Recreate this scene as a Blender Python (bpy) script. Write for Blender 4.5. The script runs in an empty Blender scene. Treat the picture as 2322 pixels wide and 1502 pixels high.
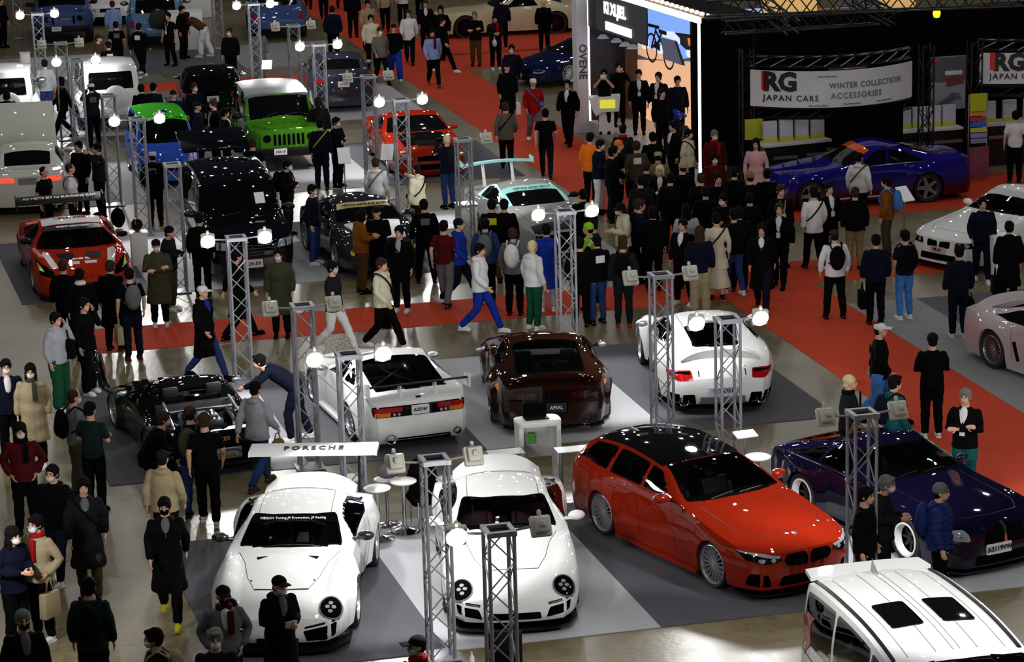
import bpy, bmesh, math, random
import numpy as np
from math import sin, cos, pi, radians as RD, sqrt
from mathutils import Vector, Matrix, Euler, noise
from mathutils.bvhtree import BVHTree
random.seed(7)
SC = bpy.context.scene
COL = SC.collection
# ------------------------------------------------------------------ camera
IW, IH, FPX, TH, CH, ROLL = 2322, 1502, 6000.0, RD(14.2), 12.5, RD(1.6)
def at(x, y, h=0.0):
    """world point where the sight line of pixel (x, y) meets the height h"""
    u, v = x - IW/2, y - IH/2
    u, v = u*cos(ROLL) - v*sin(ROLL), u*sin(ROLL) + v*cos(ROLL)
    dy, dz = FPX*cos(TH) - v*sin(TH), -(FPX*sin(TH) + v*cos(TH))
    k = (h - CH)/dz
    return Vector((u*k, dy*k, h))
def ppm(y):
    return ((y - IH/2)*cos(TH) + FPX*sin(TH))/CH
cam = bpy.data.objects.new('camera', bpy.data.cameras.new('camera'))
COL.objects.link(cam); SC.camera = cam
cam.data.sensor_width = 36; cam.data.lens = 36*FPX/IW
cam.data.clip_end = 500; cam.data.clip_start = 0.5
cam.matrix_world = Matrix.Translation((0, 0, CH)) @ Matrix.Rotation(pi/2 - TH, 4, 'X') @ Matrix.Rotation(-ROLL, 4, 'Z')
SC.view_settings.view_transform = 'Standard'; SC.view_settings.look = 'None'
SC.view_settings.gamma = 1; SC.view_settings.use_curve_mapping = False
SC.view_settings.exposure = 0.0
# ------------------------------------------------------------------ materials
def s2l(c):
    return tuple(((v/255.0)/12.92 if v/255.0 <= .04045 else ((v/255.0 + .055)/1.055)**2.4) for v in c)
MATS = {}
def mat(name, rgb=(128,128,128), rough=.6, metal=0., coat=0., emit=0., trans=0., noise_amt=0., nscale=8., bump=0., bscale=40., spec=.5, lin=None):
    if name in MATS: return MATS[name]
    m = bpy.data.materials.new(name); m.use_nodes = True
    nt = m.node_tree; b = nt.nodes['Principled BSDF']
    c = lin if lin else s2l(rgb)
    b.inputs['Base Color'].default_value = (*c, 1)
    b.inputs['Roughness'].default_value = rough
    b.inputs['Metallic'].default_value = metal
    b.inputs['Coat Weight'].default_value = coat
    b.inputs['Coat Roughness'].default_value = .02
    b.inputs['Specular IOR Level'].default_value = spec
    if trans: b.inputs['Transmission Weight'].default_value = trans
    if emit:
        b.inputs['Emission Color'].default_value = (*c, 1)
        b.inputs['Emission Strength'].default_value = emit
    tc = None
    if noise_amt or bump:
        tc = nt.nodes.new('ShaderNodeTexCoord')
    if noise_amt:
        n = nt.nodes.new('ShaderNodeTexNoise'); n.inputs['Scale'].default_value = nscale; n.inputs['Detail'].default_value = 4
        nt.links.new(tc.outputs['Object'], n.inputs['Vector'])
        mx = nt.nodes.new('ShaderNodeMix'); mx.data_type = 'RGBA'
        mx.inputs[6].default_value = (*[v*(1-noise_amt) for v in c], 1); mx.inputs[7].default_value = (*[min(1, v*(1+noise_amt)) for v in c], 1)
        nt.links.new(n.outputs['Fac'], mx.inputs[0]); nt.links.new(mx.outputs[2], b.inputs['Base Color'])
    if bump:
        n2 = nt.nodes.new('ShaderNodeTexNoise'); n2.inputs['Scale'].default_value = bscale; n2.inputs['Detail'].default_value = 3
        nt.links.new(tc.outputs['Object'], n2.inputs['Vector'])
        bp = nt.nodes.new('ShaderNodeBump'); bp.inputs['Strength'].default_value = bump; bp.inputs['Distance'].default_value = .02
        nt.links.new(n2.outputs['Fac'], bp.inputs['Height']); nt.links.new(bp.outputs[0], b.inputs['Normal'])
    MATS[name] = m
    return m
def glass_mat(name, tint=(.16,.17,.18), rough=.02):
    if name in MATS: return MATS[name]
    m = bpy.data.materials.new(name); m.use_nodes = True; nt = m.node_tree
    for n in list(nt.nodes): nt.nodes.remove(n)
    out = nt.nodes.new('ShaderNodeOutputMaterial'); mix = nt.nodes.new('ShaderNodeMixShader')
    tr = nt.nodes.new('ShaderNodeBsdfTransparent'); tr.inputs[0].default_value = (*tint, 1)
    gl = nt.nodes.new('ShaderNodeBsdfGlossy'); gl.inputs['Roughness'].default_value = rough
    fr = nt.nodes.new('ShaderNodeFresnel'); fr.inputs[0].default_value = 1.5
    nt.links.new(fr.outputs[0], mix.inputs[0]); nt.links.new(tr.outputs[0], mix.inputs[1]); nt.links.new(gl.outputs[0], mix.inputs[2])
    nt.links.new(mix.outputs[0], out.inputs[0]); MATS[name] = m
    return m
def cloth(rgb, kind='cloth'):
    return mat('%s_%02x%02x%02x' % (kind, *rgb), rgb, rough=.9, bump=.5, bscale=9, noise_amt=.15, nscale=5, spec=.08)
def paint(rgb, flake=0., rough=.35, coat=1.):
    return mat('paint_%02x%02x%02x' % tuple(rgb), rgb, rough=.6, coat=coat, metal=flake, spec=0.)
BLACK = mat('gloss_black', (8,8,9), rough=.03, coat=0.)
TRIM = mat('matte_black_trim', (11,11,12), rough=.5, spec=.15)
DARK = mat('dark_void', (4,4,5), rough=.8, spec=.03)
RUBBER = mat('tyre_rubber', (16,16,17), rough=.7)
CHROME = mat('chrome', (210,212,215), rough=.12, metal=1)
SILVER = mat('satin_silver', (150,152,156), rough=.35, metal=.8)
ALU = mat('truss_aluminium', (158,160,168), rough=.4, metal=.45)
RIMS = mat('bright_rim_silver', (176,177,182), rough=.28, metal=.6)
GLASSD = mat('dark_car_glass', (7,8,9), rough=.03, coat=.3)
GLASST = glass_mat('tinted_windscreen_glass', (.40,.42,.43))
WHITE = mat('white_print', (235,235,235), rough=.4)
BLKPRINT = mat('black_print', (8,8,8), rough=.5)
REDLENS = mat('red_lamp_lens', (150,12,14), rough=.1, coat=.6)
AMBER = mat('amber_lamp_lens', (215,110,20), rough=.1, coat=.6)
CLEARLENS = mat('clear_lamp_lens', (170,178,185), rough=.05, coat=1., metal=.3)
INTERIOR = mat('dark_cabin_trim', (22,22,25), rough=.7)
# ------------------------------------------------------------------ mesh helpers
class MB:
    def __init__(s): s.v = []; s.f = []; s.mi = []
    def add(s, vs, fs, m=0):
        o = len(s.v); s.v += [tuple(v) for v in vs]
        s.f += [tuple(i + o for i in f) for f in fs]; s.mi += [m]*len(fs)
        return s
    def box(s, c, d, rot=None, m=0, taper=1.):
        hx, hy, hz = d[0]/2, d[1]/2, d[2]/2
        vs = [Vector((sx*hx*(taper if sz > 0 else 1), sy*hy*(taper if sz > 0 else 1), sz*hz)) for sz in (-1,1) for sx, sy in ((-1,-1),(1,-1),(1,1),(-1,1))]
        if rot is not None: vs = [rot @ v for v in vs]
        vs = [v + Vector(c) for v in vs]
        return s.add(vs, [(3,2,1,0),(4,5,6,7),(0,1,5,4),(1,2,6,5),(2,3,7,6),(3,0,4,7)], m)
    def tube(s, p, q, r, r2=None, n=8, m=0, cap=True):
        p, q = Vector(p), Vector(q); r2 = r if r2 is None else r2
        d = (q - p)
        if d.length < 1e-6: return s
        d.normalize(); a = d.orthogonal().normalized(); b = d.cross(a)
        vs = [p + a*r*cos(2*pi*i/n) + b*r*sin(2*pi*i/n) for i in range(n)] + [q + a*r2*cos(2*pi*i/n) + b*r2*sin(2*pi*i/n) for i in range(n)]
        fs = [(i, (i+1) % n, n + (i+1) % n, n + i) for i in range(n)]
        if cap: fs += [tuple(range(n-1, -1, -1)), tuple(range(n, 2*n))]
        return s.add(vs, fs, m)
    def path(s, pts, r, n=6, m=0):
        for a, b in zip(pts[:-1], pts[1:]): s.tube(a, b, r, n=n, m=m)
        return s
    def lathe(s, prof, n=24, axis='z', c=(0,0,0), m=0, a0=0, a1=2*pi):
        """prof: list of (radius, height)"""
        full = abs(a1 - a0 - 2*pi) < 1e-6; k = n if full else n + 1
        vs = []
        for r, h in prof:
            for i in range(k):
                t = a0 + (a1 - a0)*i/n
                if axis == 'z': p = (r*cos(t), r*sin(t), h)
                elif axis == 'y': p = (r*cos(t), h, r*sin(t))
                else: p = (h, r*cos(t), r*sin(t))
                vs.append((p[0]+c[0], p[1]+c[1], p[2]+c[2]))
        fs = []
        for j in range(len(prof)-1):
            for i in range(n):
                i2 = (i+1) % k
                fs.append((j*k+i, j*k+i2, (j+1)*k+i2, (j+1)*k+i))
        return s.add(vs, fs, m)
    def ell(s, c, r, rot=None, nu=12, nv=8, m=0):
        vs, fs = [], []
        for j in range(nv+1):
            ph = -pi/2 + pi*j/nv
            for i in range(nu):
                t = 2*pi*i/nu
                v = Vector((r[0]*cos(ph)*cos(t), r[1]*cos(ph)*sin(t), r[2]*sin(ph)))
                if rot is not None: v = rot @ v
                vs.append(v + Vector(c))
        for j in range(nv):
            for i in range(nu):
                fs.append((j*nu+i, j*nu+(i+1) % nu, (j+1)*nu+(i+1) % nu, (j+1)*nu+i))
        return s.add(vs, fs, m)
    def prism(s, poly, h0, h1, m=0, axis='z'):
        n = len(poly)
        f = {'z': lambda a, b, h: (a, b, h), 'y': lambda a, b, h: (a, h, b), 'x': lambda a, b, h: (h, a, b)}[axis]
        vs = [f(a, b, h0) for a, b in poly] + [f(a, b, h1) for a, b in poly]
        fs = [tuple(range(n-1, -1, -1)), tuple(range(n, 2*n))] + [(i, (i+1) % n, n+(i+1) % n, n+i) for i in range(n)]
        return s.add(vs, fs, m)
    def mesh(s, name, mats, smooth=True, angle=40, bevel=0):
        me = bpy.data.meshes.new(name); me.from_pydata(s.v, [], s.f)
        for m in (mats if isinstance(mats, (list, tuple)) else [mats]): me.materials.append(m)
        me.polygons.foreach_set('material_index', s.mi)
        bm = bmesh.new(); bm.from_mesh(me)
        bmesh.ops.remove_doubles(bm, verts=bm.verts, dist=1e-5)
        bmesh.ops.recalc_face_normals(bm, faces=bm.faces)
        if bevel:
            es = [e for e in bm.edges if len(e.link_faces) == 2 and e.calc_face_angle(0) > RD(50)]
            bmesh.ops.bevel(bm, geom=es, offset=bevel, segments=2, affect='EDGES', profile=.5)
        if smooth:
            for f in bm.faces: f.smooth = True
            for e in bm.edges:
                if len(e.link_faces) == 2 and e.calc_face_angle(0) > RD(angle): e.smooth = False
        bm.to_mesh(me); bm.free()
        return me
    def obj(s, name, mats, parent=None, **k):
        return link(name, s.mesh(name, mats, **k), parent)
def link(name, data, parent=None, loc=None, rz=None):
    o = bpy.data.objects.new(name, data); COL.objects.link(o)
    if parent is not None: o.parent = parent
    if loc is not None: o.location = loc
    if rz is not None: o.rotation_euler = (0, 0, rz)
    return o
def tag(o, label, cat, group=None, kind=None):
    if label: o['label'] = label
    if cat: o['category'] = cat
    if group: o['group'] = group
    if kind: o['kind'] = kind
    return o
def thing(name, label, cat, loc=(0,0,0), rz=0., group=None):
    return tag(link(name, None, None, loc, rz), label, cat, group)
def struct(o):
    o['kind'] = 'structure'; return o
def copy_tree(o, parent=None):
    c = o.copy(); COL.objects.link(c)
    if parent is not None: c.parent = parent
    for ch in KIDS(o): copy_tree(ch, c)
    return c
def KIDS(o):
    return list(o.children)
def text_mesh(s, size, mats, name='lettering', ext=.004, bold=0., shear=0., space=1., flip=False):
    cu = bpy.data.curves.new('t', 'FONT'); cu.body = s; cu.size = size; cu.extrude = ext; cu.offset = bold
    cu.align_x = 'CENTER'; cu.align_y = 'CENTER'; cu.shear = shear; cu.space_character = space; cu.resolution_u = 2
    o = bpy.data.objects.new('t', cu); COL.objects.link(o)
    dg = bpy.context.evaluated_depsgraph_get(); dg.update()
    me = bpy.data.meshes.new_from_object(o.evaluated_get(dg))
    bpy.data.objects.remove(o); bpy.data.curves.remove(cu)
    me.name = name; me.materials.clear(); me.materials.append(mats)
    if flip:
        for v in me.vertices: v.co.x *= -1
        me.flip_normals()
    return me
def text(s, size, m, parent, mtx, name='lettering', **k):
    """lettering standing on the plane given by mtx (x right, y up, z out of the surface)"""
    o = link(name, text_mesh(s, size, m, name, **k), parent); o.matrix_local = mtx
    return o
def frame(origin, xdir, ydir):
    x = Vector(xdir).normalized(); y = Vector(ydir).normalized(); z = x.cross(y).normalized(); y = z.cross(x)
    M = Matrix((x, y, z)).transposed().to_4x4(); M.translation = Vector(origin)
    return M
def pchip(pts):
    xs = np.array([p[0] for p in pts], float); ys = np.array([p[1] for p in pts], float)
    h = np.diff(xs); d = np.diff(ys)/h; n = len(xs); m = np.zeros(n)
    if n == 2: m[:] = d[0]
    else:
        for i in range(1, n-1):
            if d[i-1]*d[i] > 0:
                w1, w2 = 2*h[i]+h[i-1], h[i]+2*h[i-1]; m[i] = (w1+w2)/(w1/d[i-1]+w2/d[i])
        m[0], m[-1] = d[0], d[-1]
    def f(x):
        x = min(max(x, xs[0]), xs[-1]); i = min(int(np.searchsorted(xs, x, 'right'))-1, n-2); i = max(i, 0)
        t = (x-xs[i])/h[i]; a = ys[i]; b = ys[i+1]
        return float((2*t**3-3*t*t+1)*a + (t**3-2*t*t+t)*h[i]*m[i] + (-2*t**3+3*t*t)*b + (t**3-t*t)*h[i]*m[i+1])
    return f
def rounded(poly, r, n=3):
    """polygon with rounded corners"""
    out = []; k = len(poly)
    for i in range(k):
        p0, p, p1 = Vector(poly[i-1]), Vector(poly[i]), Vector(poly[(i+1) % k])
        a, b = (p0-p), (p1-p); rr = min(r, a.length*.45, b.length*.45)
        if rr < 1e-5: out.append(tuple(p)); continue
        a = p + a.normalized()*rr; b = p + b.normalized()*rr
        for j in range(n+1):
            t = j/n; out.append(tuple(a*(1-t)**2 + p*2*t*(1-t) + b*t*t))
    return out
def inset(poly, d):
    """shrink polygon by d (works for convex-ish outlines)"""
    k = len(poly); A = sum(poly[i-1][0]*poly[i][1]-poly[i][0]*poly[i-1][1] for i in range(k))
    sg = 1 if A > 0 else -1; out = []
    for i in range(k):
        p0, p, p1 = Vector(poly[i-1]), Vector(poly[i]), Vector(poly[(i+1) % k])
        e0 = (p-p0); e1 = (p1-p)
        if e0.length < 1e-7 or e1.length < 1e-7: out.append(tuple(p)); continue
        n0 = Vector((-e0.y, e0.x)).normalized()*sg; n1 = Vector((-e1.y, e1.x)).normalized()*sg
        b = n0+n1; L = max(b.length, .4); b = b.normalized()
        out.append(tuple(p + b*d*min(1.6, 2/L)))
    return out
def fill(poly, step, hole=None):
    """2-D polygon cut into small faces: (verts, faces)"""
    bm = bmesh.new()
    if hole is None:
        bm.faces.new([bm.verts.new((x, y, 0)) for x, y in poly])
    else:
        k = len(poly); a = [bm.verts.new((x, y, 0)) for x, y in poly]; b = [bm.verts.new((x, y, 0)) for x, y in hole]
        for i in range(k):
            try: bm.faces.new((a[i-1], a[i], b[i], b[i-1]))
            except ValueError: pass
    xs = [p[0] for p in poly]; ys = [p[1] for p in poly]
    sx, sy = step if isinstance(step, tuple) else (step, step)
    for ax, lo, hi, st in ((0, min(xs), max(xs), sx), (1, min(ys), max(ys), sy)):
        n = int((hi-lo)/st)
        for i in range(1, n+1):
            c = lo + (hi-lo)*i/(n+1)
            co = (c, 0, 0) if ax == 0 else (0, c, 0); no = (1, 0, 0) if ax == 0 else (0, 1, 0)
            bmesh.ops.bisect_plane(bm, geom=bm.verts[:]+bm.edges[:]+bm.faces[:], plane_co=co, plane_no=no, dist=1e-5)
    bm.verts.index_update()
    vs = [(v.co.x, v.co.y) for v in bm.verts]; fs = [tuple(v.index for v in f.verts) for f in bm.faces]
    bm.free()
    return vs, fs
def inpoly(x, y, poly):
    c = False; j = len(poly)-1
    for i in range(len(poly)):
        xi, yi = poly[i]; xj, yj = poly[j]
        if (yi > y) != (yj > y) and x < (xj-xi)*(y-yi)/(yj-yi+1e-12)+xi: c = not c
        j = i
    return c
# ------------------------------------------------------------------ cars
WHEELS = {}
def wheel_meshes(R, w, style, rimmat, rr=.74):
    k = (round(R,3), round(w,3), style, rimmat.name, rr)
    if k in WHEELS: return WHEELS[k]
    ri = R*rr
    t = MB(); t.lathe([(ri, -w/2+.01), (R*.93, -w/2), (R*.985, -w/2+.02), (R, -w/2+.05), (R, w/2-.05), (R*.985, w/2-.02), (R*.93, w/2), (ri, w/2-.01)], 32, 'y')
    tm = t.mesh('tyre', RUBBER)
    r = MB(); o = w/2          # outer face towards +y
    r.lathe([(ri*1.0, o-.012), (ri*.965, o-.004), (ri*.93, o-.02), (ri*.90, o-.05), (ri*.88, -o+.03)], 32, 'y')
    r.lathe([(0, -.02), (ri*.9, -.02)], 24, 'y', m=1)
    nsp = {'multi': 18, 'five': 5, 'mesh': 12, 'ten': 10, 'deep': 8, 'steel': 6, 'dark': 7}[style]
    zf = o-.03 if style != 'deep' else o-.10
    wid = ri*{5: .24, 6: .2, 7: .17, 8: .14, 10: .12, 12: .07, 18: .045}[nsp]
    for i in range(nsp):
        a = 2*pi*i/nsp; e = Vector((cos(a), 0, sin(a))); q = Vector((-sin(a), 0, cos(a)))
        if style == 'mesh':
            for sg in (-1, 1):
                b = a + sg*.26; e2 = Vector((cos(b), 0, sin(b)))
                r.tube(e*ri*.2 + Vector((0, zf-.01, 0)), e2*ri*.92 + Vector((0, zf-.012, 0)), ri*.028, n=4)
        else:
            p0 = e*ri*.12; p1 = e*ri*.93
            w0, w1 = wid*.75, wid*.5
            if nsp == 5: w0, w1 = wid*.8, wid*.55
            y0, y1 = zf-.012, zf-.004
            vs = [p0-q*w0+Vector((0,y0,0)), p0+q*w0+Vector((0,y0,0)), p1+q*w1+Vector((0,y1,0)), p1-q*w1+Vector((0,y1,0))]
            vs += [v - Vector((0,.035,0)) for v in vs]
            r.add(vs, [(0,1,2,3),(7,6,5,4),(0,3,7,4),(1,5,6,2),(0,4,5,1),(2,6,7,3)])
    r.lathe([(0, zf+.004), (ri*.13, zf+.002), (ri*.17, zf-.02), (ri*.17, zf-.05)], 16, 'y')
    r.lathe([(ri*.3, .0), (ri*.62, .0), (ri*.62, -.018)], 20, 'y', m=2)
    rm = r.mesh('rim', [rimmat, DARK, TRIM])
    WHEELS[k] = (tm, rm); return WHEELS[k]
SEAT = {}
def seat_mesh(col):
    k = col.name
    if k in SEAT: return SEAT[k]
    b = MB()
    def slab(c, d, rot): b.box(c, d, rot)
    slab((0, 0, .1), (.5, .5, .16), None)
    R = Matrix.Rotation(RD(-18), 3, 'Y')
    slab((-.3, 0, .42), (.14, .48, .6), R)
    for s in (-1, 1):
        slab((-.26, s*.22, .4), (.18, .09, .46), R); slab((.02, s*.23, .16), (.46, .09, .16), None)
    slab((-.43, 0, .8), (.1, .26, .17), R)
    SEAT[k] = b.mesh('seat', col, bevel=.035); return SEAT[k]
class Car:
    def __init__(s, name, label, sp, pos, heading, pt, cat='car', seethru=False, seat=None, rim='multi', rimmat=None, group=None, scale=1., glass=None):
        s.sp = sp; s.L = sp['L']; s.paint = pt; s.seethru = seethru
        s.root = thing(name, label, cat, pos, heading, group); s.root.scale = (scale,)*3
        for k in ('zc','zs','zr','ws','wr','cr'): setattr(s, k, pchip(sp.get(k, [(0,0),(s.L,0)])))
        s.sill = sp.get('sill', .2); s.R = sp.get('R', .33); s.Ra = s.R + sp.get('gap', .035)
        s.xf, s.xr = sp['xf'], sp['xr']; s.flare = sp.get('flare', (.02, .02))
        s.nose = pchip(sp.get('nose', [(0,.03),(.3,0),(.6,.03),(1,.15)])); s.tail = pchip(sp.get('tail', [(0,.05),(.4,0),(.8,.03),(1.2,.1)]))
        s.bf, s.br = sp.get('bulge', (.12, .08))
        s.side = pchip(sp.get('side', [(0,.955),(.25,.985),(.55,1.0),(.8,.995),(1,.965)]))
        s.zwc = s.R
        s.W = max(p[1] for p in sp['ws'])
        s.holes = []; s.glassmat = glass or (GLASST if seethru else GLASSD)
        s.make_grid()
        s.build_wheels(rim, rimmat or SILVER)
        s.seatmat = seat
    def zb(s, x):
        for xc in (s.xf, s.xr):
            d = abs(x-xc)
            if d <= s.Ra: return s.zwc + sqrt(max(0, s.Ra**2-d*d))
        return s.sill
    def P(s, x, v):
        """point of the left half of the body: x from the nose, v 0..1 side, 1..2 cabin side, 2..3 top"""
        zs, zr, zc, ws, wr = s.zs(x), s.zr(x), s.zc(x), s.ws(x), s.wr(x)
        if v <= 1:
            zb = min(s.zb(x), zs-.05); z = zb + (zs-zb)*v
            q = (z-s.sill)/(zs-s.sill); y = ws/.965*s.side(q)
            for xc, fl in ((s.xf, s.flare[0]), (s.xr, s.flare[1])):
                d = abs(x-xc)/(s.Ra*1.45)
                if d < 1: y += fl*(1-d*d)**.8*(1 if q < .7 else max(0, 1-(q-.7)/.3)**.7)
        elif v <= 2:
            t = v-1; y = ws+(wr-ws)*t + .018*sin(pi*t); z = zs+(zr-zs)*t + s.cr(x)*sin(pi*t)
        else:
            t = v-2; y = wr*(1-t); z = zc-(zc-zr)*(1-t)**2.3
        return s.warp(x, y, z)
    def warp(s, x, y, z):
        L = s.L; f = max(0, 1-x/.8)**2; g = max(0, 1-(L-x)/.8)**2
        k = 1-min(1, abs(y)/s.W)**2.2
        X = x + f*s.nose(z) - f*s.bf*k - g*s.tail(z) + g*s.br*k
        return Vector((L/2-X, y, z))
    def make_grid(s):
        L = s.L; xs = {0., L}
        n = int(L/.075)
        for i in range(n+1): xs.add(L*i/n)
        for d in (.02, .06, .12): xs |= {d, L-d}
        xs = {x for x in xs if all(abs(abs(x-c)-s.Ra) > .02 and abs(x-c) > s.Ra or abs(x-c) > s.Ra+.02 for c in (s.xf, s.xr))}
        for c in (s.xf, s.xr):
            for i in range(15): xs.add(c - s.Ra*cos(pi*i/14))
            xs |= {c-s.Ra-.002, c+s.Ra+.002}
        s.xs = sorted(xs)
        s.vs_ = [0,.1,.22,.36,.5,.64,.78,.9,1,1.12,1.25,1.4,1.55,1.7,1.85,2,2.08,2.18,2.3,2.45,2.6,2.8,3]
        s.rows = [[s.P(x, v) for v in s.vs_] for x in s.xs]
        V, F, key = [], [], []
        nv = len(s.vs_); nx = len(s.xs)
        for sd in (1, -1):
            o = len(V)
            for r in s.rows:
                lip = r[0].copy(); lip.y = max(0, lip.y-.07)
                V += [Vector((lip.x, lip.y*sd, lip.z))] + [Vector((p.x, p.y*sd, p.z)) for p in r]
            m = nv+1
            for i in range(nx-1):
                for j in range(m-1):
                    a = o+i*m+j; q = (a, a+1, a+m+1, a+m)
                    F.append(q if sd > 0 else q[::-1])
                    vv = -1 if j == 0 else (s.vs_[j-1]+s.vs_[j])/2
                    key.append(((s.xs[i]+s.xs[i+1])/2, vv, sd))
        # end caps
        J2 = s.vs_.index(2)
        for i, inv in ((0, False), (nx-1, True)):
            x = s.xs[i]; r = s.rows[i]
            top = [(p.y, p.z) for p in r[J2:]]; full = top + [(-y, z) for y, z in top[-2::-1]]
            wr = top[0][0]; zr = top[0][1]; K = len(full); o = len(V)
            for j in range(J2+1):
                pj = r[j]
                for (y, z) in full:
                    yy = y/wr*pj.y; zz = pj.z + (z-zr)*(j/J2)**1.5
                    if j == J2: yy, zz = y, z
                    V.append(s.warp(x, yy, zz))
            for j in range(J2):
                for k in range(K-1):
                    a = o+j*K+k; q = (a, a+1, a+K+1, a+K)
                    F.append(q if inv else q[::-1]); key.append((x, -2, 0))
        s.V, s.F, s.key = V, F, key
        s.bvh = BVHTree.FromPolygons([tuple(v) for v in V], F)
    def finish(s, cabin=None, parts_only=False):
        keep = []
        for f, k in zip(s.F, s.key):
            x, v, sd = k; dead = False
            for kind, poly in s.holes:
                if kind == 'top' and v > 2 and inpoly(x, sd*(3-v), poly): dead = True
                if kind == 'side' and 1 < v < 2 and inpoly(x, v-1, poly): dead = True
            if not dead: keep.append((f, k))
        b = MB(); b.add(s.V, [f for f, _ in keep])
        o = b.obj('body_shell', s.paint, s.root, angle=35)
        c = MB(); W = s.W
        c.box((0, 0, s.sill+.11), (s.L*.86, (W-.34)*2, .22))
        c.box(((s.L/2-(s.xf+s.xr)/2), 0, s.sill+.06), ((s.xr-s.xf)-2*s.Ra-.02, (W-.06)*2, .1))
        c.obj('underbody', DARK, s.root)
        if s.seethru:
            x0, x1 = cabin; bm = bmesh.new(); vm = {}
            me = o.data; n = {}
            nb = bmesh.new()
            for v in s.V: nb.verts.new(v)
            nb.verts.ensure_lookup_table()
            for f, k in keep:
                if k[1] > .55 and x0 <= k[0] <= x1: nb.faces.new([nb.verts[i] for i in f])
            bmesh.ops.delete(nb, geom=[v for v in nb.verts if not v.link_faces], context='VERTS')
            nb.normal_update()
            for v in nb.verts:
                v.co -= v.normal*.022 if (v.normal.dot(v.co-Vector((0,0,.6))) > 0) else -v.normal*.022
            for f in nb.faces: f.smooth = True
            me2 = bpy.data.meshes.new('cabin_lining'); nb.to_mesh(me2); nb.free(); me2.materials.append(INTERIOR); link('cabin_lining', me2, s.root)
            a, z = s.L/2-x0, s.L/2-x1
            d = MB(); d.box(((a+z)/2, 0, .36), (a-z, (W-.2)*2, .05)); d.box((a-.25, 0, s.zs(x0)-.09), (.42, (W-.14)*2, .16)); d.box((z+.1, 0, .6), (.1, (W-.2)*2, .5))
            d.box(((a+z)/2+.1, 0, .46), (a-z-.5, .2, .24))
            d.obj('dashboard', INTERIOR, s.root, bevel=.03)
            dr = s.sp.get('seatx', (x0+1.15,))
            for i, sx in enumerate(dr):
                for sd in (-1, 1):
                    q = link('seat', seat_mesh(s.seatmat or INTERIOR), s.root); q.location = (s.L/2-sx, sd*W*.42, s.sp.get('seatz', .2))
            w = MB(); w.lathe([(.175+.014*cos(t), .014*sin(t)) for t in np.linspace(0, 2*pi, 7)], 20, 'x'); w.box((0,0,0), (.02,.33,.04))
            q = w.obj('steering_wheel', TRIM, s.root); q.location = (s.L/2-dr[0]+.48, -W*.42, s.sp.get('seatz', .2)+.5); q.rotation_euler = (0, RD(25), 0)
        return s.root
    # -- surface patches
    def _emit(s, name, pts, fs, m, parent, off, depth=.012, smooth=True, label=None):
        bm = bmesh.new(); vs = [bm.verts.new(p) for p in pts]
        for f in fs:
            try: bm.faces.new([vs[i] for i in f])
            except ValueError: pass
        bmesh.ops.recalc_face_normals(bm, faces=bm.faces)
        bm.normal_update()
        cen = Vector((0, 0, .55)); acc = 0
        for f in bm.faces: acc += f.normal.dot(f.calc_center_median()-cen)
        if acc < 0:
            bmesh.ops.reverse_faces(bm, faces=bm.faces); bm.normal_update()
        nn = {v: v.normal.copy() for v in bm.verts}
        for v in bm.verts: v.co += nn[v]*off
        if depth:
            be = [e for e in bm.edges if len(e.link_faces) == 1]
            r = bmesh.ops.extrude_edge_only(bm, edges=be)
            mp = {}
            for e in be:
                for v in e.verts: mp[tuple(round(c, 6) for c in v.co)] = nn.get(v, Vector((0,0,1)))
            for v in [g for g in r['geom'] if isinstance(g, bmesh.types.BMVert)]:
                v.co -= mp.get(tuple(round(c, 6) for c in v.co), Vector((0,0,0)))*(depth+off)
        for f in bm.faces: f.smooth = smooth
        for e in bm.edges:
            if len(e.link_faces) == 2 and e.calc_face_angle(0) > .7: e.smooth = False
        me = bpy.data.meshes.new(name); bm.to_mesh(me); bm.free(); me.materials.append(m)
        return link(name, me, parent or s.root)
    def top(s, name, poly, m, off=.004, rnd=.06, parent=None, frit=None, hole=False, step=(.06, .12)):
        """poly in (x from nose, lateral -1..1 across the roof)"""
        sc = .62; pp = [(x, a*sc) for x, a in poly]
        if rnd: pp = rounded(pp, rnd)
        def f(u, a):
            a /= sc; p = s.P(u, 3-min(1, abs(a))); return Vector((p.x, p.y*(1 if a > 0 else -1), p.z))
        return s._param(name, pp, f, m, off, parent, frit, hole, step, 'top', sc)
    def sidewin(s, name, poly, m, off=.004, rnd=.05, parent=None, frit=None, hole=False, sides=(1, -1), step=(.07, .1)):
        """poly in (x from nose, 0 shoulder .. 1 roof edge)"""
        sc = .4; pp = [(x, a*sc) for x, a in poly]
        if rnd: pp = rounded(pp, rnd)
        for sd in sides:
            def f(u, a, sd=sd):
                p = s.P(u, 1+min(1, max(0, a/sc))); return Vector((p.x, p.y*sd, p.z))
            r = s._param(name, pp, f, m, off, parent, frit, hole and sd == sides[0], step, 'side', sc)
        return r
    def _param(s, name, pp, f, m, off, parent, frit, hole, step, kind, sc):
        if frit:
            ins = inset(pp, frit)
            vs, fs = fill(ins, step); g = s._emit(name, [f(*v) for v in vs], fs, m, parent, off, depth=0)
            vs, fs = fill(pp, step, ins); fr = s._emit('window_seal', [f(*v) for v in vs], fs, BLACK, g, off, depth=.03)
            fr.parent = g
            if hole and s.seethru: s.holes.append((kind, [(x, a/sc) for x, a in inset(pp, frit*.5)]))
        else:
            vs, fs = fill(pp, step); g = s._emit(name, [f(*v) for v in vs], fs, m, parent, off)
            if hole and s.seethru: s.holes.append((kind, [(x, a/sc) for x, a in inset(pp, .02)]))
        return g
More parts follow.
